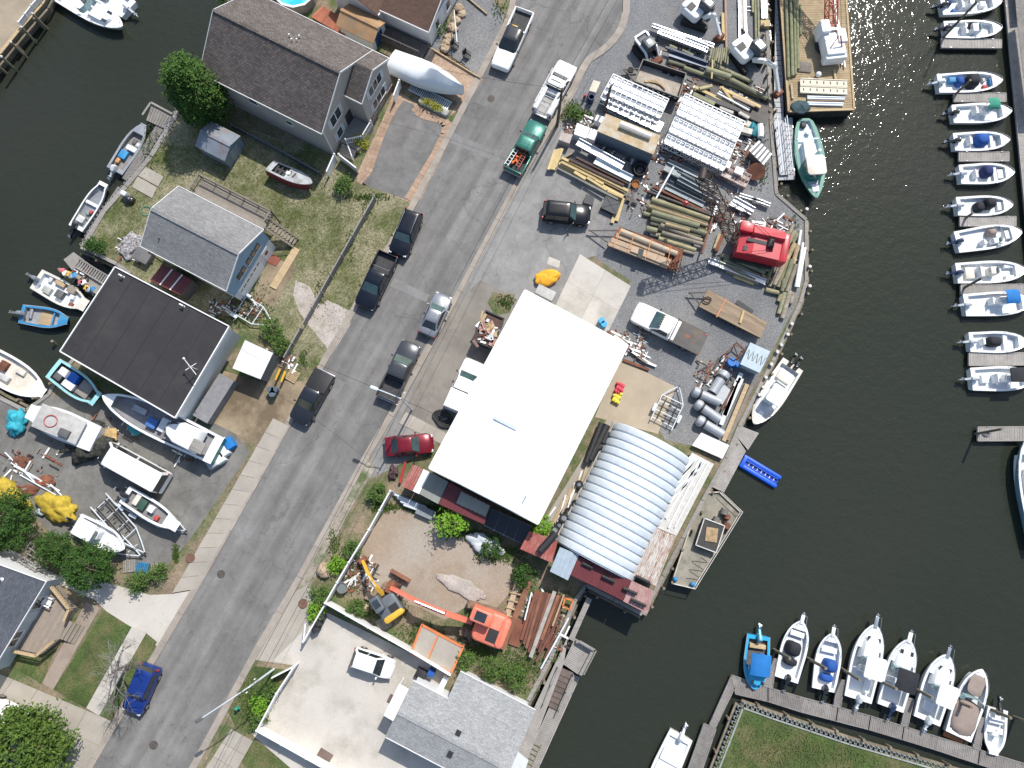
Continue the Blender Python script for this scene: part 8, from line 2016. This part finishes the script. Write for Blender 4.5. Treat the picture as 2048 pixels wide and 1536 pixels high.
for a,b in zip(q,q[1:]+q[:1]):obj('bar',MB().bar(a,b,.14),mat('bracket_orange',(.6,.17,.05),.6),t,smooth=0)
t=thing('plate_rack','orange steel rack holding grey concrete plates by the courtyard fence','rack');q=[P(x,y,.9)for x,y in((844,1250),(926,1294),(902,1346),(822,1306))];OR=mat('rack_orange',(.62,.19,.07),.6,var=.15)
for a,b in zip(q,q[1:]+q[:1]):
 obj('side_beam',MB().bar(a,b,.2,.25),OR,t,smooth=0);obj('leg',MB().bar(a,Vector((a.x,a.y,0)),.14),OR,t,smooth=0)
a,b=q[0].lerp(q[1],.4),q[3].lerp(q[2],.4);obj('cross_beam',MB().bar(a,b,.14,.2),OR,t,smooth=0)
for quad in((q[0],a,b,q[3]),(a,q[1],q[2],b)):
 c=sum(quad,Vector())/4;obj('plate',MB().prism([tuple(p.lerp(c,.08))[:2]for p in quad],.84,.96),CONC,t,smooth=0)
boat('teal hulled lobster boat hauled out beside the fishing shed',(206,792),(434,902),2.9,[('cabin',-.22,0,3.6,2.3,.9,GEL,1.1),('box',-.06,.0,1.4,1.3,.6,LINER),('box',.06,.1,1.0,.9,.5,MESS[1]),('pad',-.38,.1,1.3,1.1,.12,WOOD_G,2.0),('pad',-.1,.1,1.0,1.6,.1,WOOD_G,1.2),('box',.2,-.1,1.4,.6,.3,ALU)],hull=TEAL,deck=GEL,liner=mat('grey_sole',(.26,.26,.27)),z0=.6,engine=None,rail=False,fb=1.1,floor=.6,tf=.9,name='lobster_boat')
boat('pale teal open boat full of pots against the fishing shed',(196,800),(104,735),2.3,[('box',-.28,.1,1.2,.7,.5,GEL),('box',-.1,.15,.9,.9,.6,mat('cobalt_box',(.01,.12,.5),.5)),('box',-.1,-.2,1.2,.7,.5,GEL),('box',-.35,-.15,.8,.8,.4,MESS[3]),('pad',.15,0,1.3,1.5,.2,WOOD_G)],hull=mat('pale_teal',(.18,.46,.46),.5),deck=mat('pale_teal_deck',(.28,.56,.57),.5),liner=mat('dark_well2',(.06,.07,.07),.8),z0=.35,engine=None,rail=False,blunt=.6,tf=.92,fb=.9)
boat('grey white workboat hull with a tarp roof and red hose',(58,822),(190,878),2.7,[('pad',.02,0,4.6,2.3,.1,mat('pale_tarp',(.45,.44,.42),.8),1.2),('box',-.12,.2,1.0,.7,.4,MESS[3],1.2)],hull=GEL,z0=.4,engine=None,rail=False,blunt=.5,fb=1.0,floor=.9)
tag(obj('red_hose',MB().tube([P(101,842,1.78)+Vector((.62*math.cos(k*.4),.55*math.sin(k*.4),0))for k in range(16)],.04,5),MESS[2]),'loop of red hose on the tarp roofed workboat','hose')
heap('net_heap','turquoise netting heaped over the workboat bow','net',38,846,1.1,mat('turquoise_net',(.03,.33,.42),.8,var=.35,scale=4),2,sq=(.8,1.1,.6));heap('pot_heap','black heap of lobster pots and floats behind the van','heap',178,888,1.9,mat('pot_black',(.025,.026,.022),.9,var=.6,scale=3,c2=(.12,.12,.09),c2amt=.25,c2scale=6),7,sq=(1.1,.9,.4),jit=.5)
heap('net_heap','olive yellow netting heaped at the top of the pots','net',186,862,.7,mat('olive_net',(.28,.27,.03),.85,var=.35,scale=4),3);heap('rope_heap','tan rope heaped beside the van windscreen','rope',222,872,.7,mat('tan_rope',(.52,.36,.16),.9,var=.3,scale=5),5)
heap('net_heap','mustard yellow net bags stacked beside the dark tree','net',122,1016,1.5,mat('mustard_net',(.40,.29,.03),.85,var=.3,scale=3),9,sq=(1.2,.8,.5),rz=-25);heap('net_heap','strip of mustard netting at the lot edge','net',20,985,1.4,mat('mustard_net',(.40,.29,.03)),10,sq=(1.6,.6,.4),rz=-35);heap('net_heap','faded white and blue sacks by the mustard nets','sack',92,1016,.7,mat('pale_sack',(.42,.48,.5),.8,var=.2),12)
rng=random.Random(6)
for k in range(16):p=P(178+rng.gauss(0,14),888+rng.gauss(0,10),.8);tag(obj('float',MB().ball((0,0,0),.12,8,6),GEL if k%3 else COV_G,None,p),'small white fishing float on the black pots' if k%3 else 'small green fishing float on the black pots','float','floats on the pots')
for k,(a,b)in enumerate((((22,926),(84,962)),((28,932),(120,982)),((40,950),(112,990)),((100,968),(128,996)),((10,905),(70,965)))):log('pole','pale pole lying among rusty scrap on the lot','pole',(a[0],a[1]),b,.12,.07,WPVC if k%2 else GALV,'poles on the gear lot')
for px,py,lab in((42,924,'by the turquoise net'),(92,962,'between the pale poles'),(60,980,'beside the mustard nets')):heap('scrap_heap','rusty chain scrap '+lab,'scrap',px,py,.7,RUST,px,sq=(1.3,.7,.2))
for k,(px,py,c)in enumerate(((462,888,'blue'),(451,902,'white'),(443,916,'white'),(428,926,'grey'),(262,826,'blue'),(275,858,'teal'))):bx('fish_tote',('bright blue','white','plain white','slate grey','blue filled grey','teal lidded')[k]+' fish tote by the lobster boat','tote',px,py,(1.1,.9,.8),{'blue':COV_BRIGHT,'white':GEL,'grey':ALU,'teal':mat('tote_teal',(.06,.33,.35),.6)}[c],-55)
def pallet(label,px,py,rz,m,z=0.0):
 t=thing('pallet',label,'pallet',P(px,py,z),R(rz),'pallets')
 for k in range(7):obj('slat',MB().box((-.5+k*.167,0,.13),(.12,1.1,.03)),m,t,smooth=0)
 for y in(-.5,0,.5):obj('stringer',MB().box((0,y,.06),(1.15,.09,.1)),m,t,smooth=0)
pallet('grey wooden pallet beside the blue one at the lot edge',260,1132,5,WOOD_G);pallet('blue painted pallet at the lot edge',285,1137,-8,mat('pallet_blue',(.03,.17,.33),.8,var=.2));pallet('bare wooden pallet at the sidewalk end of the row',314,1140,-5,WOOD);pallet('weathered pallet lying below the yellow excavator',768,1246,35,WOOD_G);pallet('tan pallet by the white kiosk',586,752,60,WOOD_T)
for k,(px,py)in enumerate(((560,738),(571,742))):log('yellow_tube','yellow tube leaning beside the white kiosk','tube',(px,py),(px-9,py+22),.7,.12,YDG,'yellow tubes by the kiosk')
for k in range(3):p=P(546+k*4,782+(k%2)*8,0);tag(obj('bin',MB().cyl(p,p+Vector((0,0,.9)),.26,.32,14),mat('bin_slate',(.07,.10,.13),.6)),'dark slate bin on the wet driveway','bin','bins on the wet driveway')
t,lq=crate_box('dumpster','black roll-off dumpster heaped with scrap beside the warehouse','dumpster',[(945,680),(983,696),(1008,638),(972,622)],1.5,mat('dumpster_dark',(.03,.032,.033),.6),mat('dumpster_inner',(.10,.06,.05),.9))
for a,b in zip(lq,lq[1:]+lq[:1]):obj('rim',MB().bar(a+Vector((0,0,.1)),b+Vector((0,0,.1)),.14,.2),mat('dumpster_dark',(.03,.032,.033)),t,smooth=0)
for k in range(60):
 a=P(976+rng.gauss(0,9),660+rng.gauss(0,13),1.55+rng.random()*.3);tag(obj('scrap_board',MB().box((0,0,0),(rng.uniform(.3,1.1),rng.uniform(.08,.35),.04)),(WPVC,mat('scrap_pink',(.42,.25,.21),.8),WOOD_T,RUST)[k%4],None,a,0,0,(rng.gauss(0,.3),rng.gauss(0,.3),rng.uniform(0,6))),('white','pinkish','tan','rusty')[k%4]+' scrap board heaped in the dumpster','scrap','scrap in the dumpster')
heap('folded_tarp','folded orange yellow tarpaulin tied on the paving','tarpaulin',1094,557,1.2,mat('orange_tarp',(.68,.33,.02),.8,var=.25,scale=3),21,sq=(1.05,.65,.4),jit=.18,rz=12);bx('equipment_box','grey tarped box at the warehouse corner','box',1090,590,(1.9,1.0,.9),mat('pale_tarp',(.45,.44,.42)))
for px,py,lab in((1201,645,'blue'),(1206,652,'second blue')):p=P(px,py,0);tag(obj('barrel',MB().cyl(p,p+Vector((0,0,.9)),.3,n=16),mat('barrel_sky',(.02,.3,.55),.4)),lab+' barrel against the warehouse wall','barrel')
for k in range(14):
 a=(1216+k*5.5+rng.uniform(-4,4),662+k*4.6);b=(a[0]+rng.uniform(14,34),a[1]+rng.uniform(8,22));m=(RUST,WOOD,WPVC,ALUM,WOOD_T)[k%5];beam('scrap_length',('rusty','brown wooden','white','bright metal','tan wooden')[k%5]+' scrap length by the warehouse corner','scrap',a,b,.15+.1*(k%3),.2,.1,m,'scrap by the warehouse corner')
beam('rusty_rail','rusty rail along the edge of the yellowed concrete pad','rail',(1246,720),(1298,740),.12,.25,.2,RUST)
for k in range(15):px,py=(1236+(k%3)*5-k*.8,768+k*2.6);bx('fuel_can',('red' if k<8 else 'yellow')+' plastic fuel can beside the warehouse','fuel can',px,py,(.42,.26,.45),mat('can_red',(.52,.02,.05),.5)if k<8 else mat('can_yellow',(.66,.52,.03),.5),20*k,0,'fuel cans',.06)
def tyre(label,px,py,z,r=.36,lean=0):t=thing('tyre',label,'tyre',P(px,py,z),0,'tyres between warehouse and arched shed',(R(lean),R(lean*.4),0));obj('tread',MB().pipe((0,0,0),(0,0,.24),r,r*.42,20),RUBBER,t);obj('rim',MB().cyl((0,0,.05),(0,0,.16),r*.56,n=14),RIMM,t)
sheet('side_alley',[(1222,826),(1240,842),(1120,1086),(1076,1060)],.02,CONC,0,'structure')
for k,(px,py)in enumerate(((1198,938),(1158,968),(1136,1022),(1128,1036),(1118,1050),(1150,1006),(1110,1060))):tyre('black tyre lying in the alley beside the arched shed',px,py,.3+.15*(k%2),.36 if k%3 else.45,12*(k%3))
for a,b,r,lab in(((1214,850),(1180,920),.34,'fat black ribbed pipe in the alley beside the arched shed'),((1203,846),(1172,925),.26,'black plastic pipe along the alley wall'),((1216,864),(1206,886),.3,'short black pipe stub in the alley'),((1188,900),(1204,892),.3,'black pipe elbow in the alley')):log('drain_pipe',lab,'pipe',a,b,.6,r,BLACKP,None,True)
for k in range(8):a=(1176-k*9+rng.uniform(-4,4),930+k*12);beam('pvc_length','white plastic length lying in the alley','pipe',a,(a[0]-rng.uniform(20,50),a[1]+rng.uniform(50,95)),.2+.05*(k%3),.14,.1,WPVC if k%2 else WOOD_T,'white lengths in the alley')
tag(obj('hose_coil',MB().tube([P(880,830,.12)+Vector((.75*math.cos(k*.42)+.01*k,.5*math.sin(k*.42)-.012*k,.002*k))for k in range(60)],.1,6),BLACKP),'thick black hose coiled behind the white capped pickup','hose')
tag(obj('tow_bar',MB().bar(P(811,924,.4),P(800,966,.4),.2,.25),mat('tow_red',(.40,.02,.02),.5),smooth=0),'red steel tow bar by the faded red shed','tow bar');heap('winch_gear','black and red winch gear on the paving','winch',787,945,.45,mat('gear_dark',(.06,.03,.035),.7,var=.6,scale=6),31,sq=(.8,1.3,.6),jit=.6)
heap('boulder','big tan boulder on the gravel verge by the white fence','boulder',650,1140,.75,mat('boulder_tan',(.38,.29,.2),.95,var=.2),41,sq=(1,.9,.6),jit=.2)
for k,(px,py,r)in enumerate(((918,18,.5),(924,30,.45),(912,44,.5),(905,58,.55),(898,76,.5),(894,88,.55),(890,98,.5),(738,1192,.4),(731,1216,.35))):heap('boulder','rounded tan boulder beside the gravel parking' if k<7 else 'small boulder by the yellow excavator','boulder',px,py,r,mat('boulder_tan',(.38,.29,.2)),50+k,sq=(1,1,.6),jit=.22)['group']='boulders'
log('flag_pole','white flag pole lying over the boulder bed','flag pole',(908,20),(914,84),1.6,.05,TRIM)
for k,(px,py)in enumerate(((910,96),(934,115))):
 t=thing('garden_chair','black garden chair by the timber border' if k else 'black garden chair next to the boulders','chair',P(px,py,0),R(-40));obj('seat',MB().rbox((0,0,.4),(.6,.6,.06),.05),BLACKP,t);obj('backrest',MB().box((-.32,0,.75),(.06,.6,.7)),BLACKP,t)
 for sx in(-1,1):
  obj('armrest',MB().box((0,sx*.33,.62),(.6,.09,.04)),BLACKP,t)
  for sy in(-1,1):obj('leg',MB().box((sy*.25,sx*.28,.2),(.06,.06,.4)),BLACKP,t)
for k,(px,py,rz)in enumerate(((102,1202,-20),(34,1272,20))):
 t=thing('adirondack_chair',('white adirondack chair at the top of the wooden porch','white adirondack chair at the lower porch end')[k],'chair',P(px,py,.65),R(rz));obj('seat',MB().box((0,0,.35),(.6,.6,.05)),TRIM,t,smooth=0)
 for i in range(5):obj('back_slat',MB().bar((-.28,-.24+i*.12,.35),(-.6,-.3+i*.15,1.0),.1,.03),TRIM,t,smooth=0)
 for s in(-1,1):obj('armrest',MB().box((0,s*.38,.58),(.75,.13,.04)),TRIM,t,smooth=0);obj('leg',MB().box((.28,s*.34,.29),(.08,.08,.58)),TRIM,t,smooth=0)
t=thing('arbour','grey timber arbour beside the pale blue house','arbour',P(95,1110,0),R(-30))
for k in range(5):obj('rafter',MB().box((0,-.9+k*.45,2.1),(2.0,.07,.1)),WOOD_G,t,smooth=0);obj('slat',MB().box((-.9+k*.45,0,2.2),(.06,2.2,.05)),WOOD_G,t,smooth=0)
for x in(-.8,.8):
 for y in(-.8,.8):obj('post',MB().box((x,y,1.05),(.1,.1,2.1)),WOOD_G,t,smooth=0)
bx('wheelie_bin','blue bin in the nook between courtyard fence and bungalow','bin',864,1342,(.6,.6,1.0),COV_B);bx('planter_box','dark planter box in the courtyard nook','planter',843,1346,(1.0,.9,.5),BLACKP);bx('propane_tank','white tank box against the bungalow wall','tank',888,1362,(.5,1.2,1.0),GEL);bx('door_mat','brown mat by the white awning','mat',782,1398,(.5,.8,.03),mat('mat_brown',(.14,.1,.085),.9),-26,.03);bx('door_mat','dark brown mat beside the bottom fence','mat',648,1514,(1.3,1.1,.03),mat('mat_brown',(.14,.1,.085)),-30,.03)
for k,(px,py)in enumerate(((646,1232),(640,1244),(635,1255))):bx('refuse_bin','black refuse bin inside the courtyard gate','bin',px,py,(.6,.6,1.0),BLACKP,30,0,'refuse bins')
p=P(478,1414,0);tag(obj('hydrant',MB().cyl(p,p+Vector((0,0,.65)),.14,n=12).ball(p+Vector((0,0,.7)),.16,10,6).cyl(p+Vector((-.25,0,.45)),p+Vector((.25,0,.45)),.08,n=8),COV_G),'green hydrant on the lawn by the lower street lamp','hydrant')
t=thing('stone_planter','long stone planter with yellow flowers beside the driveway','planter',P(868,216,0),heading((838,200),(900,232)));obj('trough',MB().rbox((0,0,.22),(3.4,.75,.45),.2),mat('trough_stone',(.36,.36,.33),.9,var=.2),t);obj('flowers',leaves((0,0,.55),(1.5,.28,.2),700,.09,77),L_YE,t,smooth=0)
ladder_flat('grey steel ramp ladder lying beside the wrapped boat',(820,172),(900,212),.9,.2,22,GALV)
for lab,quad in(('grey concrete slab on the lawn by the canal',[(292,333),(327,353),(316,373),(276,351)]),('second concrete slab on the lawn by the canal',[(275,353),(314,375),(304,396),(264,374)])):sheet('concrete_slab',quad,.1,CONC,HRZ,None,lab,None,.1,'slab')
heap('outboard_cover','black covered outboard standing on the lawn','engine',262,402,.5,ENG_K,61,sq=(1.1,.8,.9),jit=.15);bx('white_engine','white outboard motor cowling beside the covered one','engine',254,392,(.6,.45,.8),ENG_W)
tag(obj('hose_coil',MB().tube([P(292,422,.08)+Vector((.5*math.cos(k*.5),.5*math.sin(k*.5),0))for k in range(40)],.03,5),COV_G),'green garden hose coiled on the cottage lawn','hose')
t,lq,o,rz=store('patio_roof','dark red patio roof between cottage and fishing shed','shelter',[(300,560),(325,528),(385,560),(360,590)],2.0,MAROON,DKW,0,0.0,None,True)
for k in(1,2):obj('batten',MB().bar(lq[0].lerp(lq[3],k/3)+Vector((0,0,.03)),lq[1].lerp(lq[2],k/3)+Vector((0,0,.03)),.12,.06),TRIM,t,smooth=0)
heap('shell_heap','heap of pale shells and gear behind the cottage','heap',268,492,1.1,mat('shell_white',(.5,.49,.5),.9,var=.5,scale=8,c2=(.12,.1,.1),c2amt=.5,c2scale=5),63,sq=(1.2,1.2,.3),jit=.4);bx('cooler_table','grey table with white coolers behind the cottage','table',292,516,(1.6,1.3,.8),mat('table_grey',(.14,.14,.14),.8))
for k in range(12):px,py=128+k*6+rng.uniform(-3,3),540+k*4+rng.uniform(-5,5);bx('gear_crate',('pink','white','yellow','grey','blue','brown')[k%6]+' gear crate on the work dock','crate',px,py,(.5,.4,.35),(mat('junk_pink',(.5,.12,.14),.7),GEL,YDG,ALU,BLUEP,WOOD)[k%6],30*k,.02,'gear crates on the work dock')
# ---- small debris nobody could count
def debris(name,label,patches,mats,seed):
 rng=random.Random(seed)
 for m in mats:
  mb=MB()
  for px,py,rx,ry,n in patches:
   for _ in range(n):
    p=P(px+rng.uniform(-rx,rx)*.8,py+rng.uniform(-ry,ry)*.8,.02);l=rng.choice((.15,.25,.5,1.1));mb.box((p.x,p.y,rng.uniform(.03,.16)),(l,rng.uniform(.05,.2),rng.uniform(.03,.1)),rng.choice((rng.uniform(0,3.1),-.48,1.09)))
  tag(obj(name,mb,m,smooth=0),label,'debris',kind='stuff')
debris('debris','small scrap and offcuts lying about the yard',[(1160,250,40,20,26),(1330,300,60,30,30),(1400,300,60,30,26),(1480,300,50,40,30),(1300,390,60,60,26),(1450,420,60,50,30),(1560,480,40,60,30),(1420,190,90,40,50),(1350,110,60,40,30),(1500,200,40,40,30),(1260,690,40,30,30),(1430,760,50,50,24),(60,940,70,50,16),(180,860,110,30,14),(400,900,60,30,24),(720,1150,40,40,40),(1090,1240,60,70,40),(470,620,60,20,24),(270,500,40,30,24),(160,550,20,16,10),(560,720,40,30,20),(1240,300,50,30,24),(1640,150,50,60,20)],[RUST,WOOD,WPVC,DKST],4)
for k in range(8):log('steel_pipe','blue grey pipe in the bundle behind the white street fence','pipe',(786+k*3,986+k*3.4),(850+k*3,1012+k*3),.4+.1*(k%2),.1,GALV if k%2 else mat('blue_pipe',(.14,.2,.28),.5),'pipes behind the white street fence')
crate_box('sheet_stack','stack of grey roof sheets beside the blue grey pipes','sheets',[(838,1008),(872,1024),(862,1040),(830,1026)],.6,GREYP,GREYP,5)
heap('plastic_heap','crumpled white plastic sheet below the black panel rack','sheet',972,1090,1.2,mat('white_sheet',(.5,.54,.56),.6,var=.1),71,sq=(1.4,.7,.35),rz=-25)
heap('gravel_heap','pale gravel spill on the sand lot by the orange boom','gravel',930,1175,1.6,GRAVEL_LT,72,sq=(1.5,.5,.12),rz=-25)
t=thing('dozer_blade','brown steel dozer blade lying in front of the yellow excavator','blade');A,B=P(782,1140,.4),P(820,1162,.4);obj('blade',MB().bar(A,B,.25,.7),RST[2],t,smooth=0)
for k in(.25,.5,.75):q=A.lerp(B,k);obj('push_arm',MB().bar(q,q+Vector((-.6,-1.1,-.1)),.12),DKST,t,smooth=0)
tag(obj('gas_bottle',MB().cyl(P(684,1176,0),P(684,1176,.5),.5,n=16).pipe(P(684,1176,.5),P(684,1176,.62),.5,.08,16),mat('tub_grey',(.12,.14,.14),.7)),'round tub with green hose beside the white fence','tub')
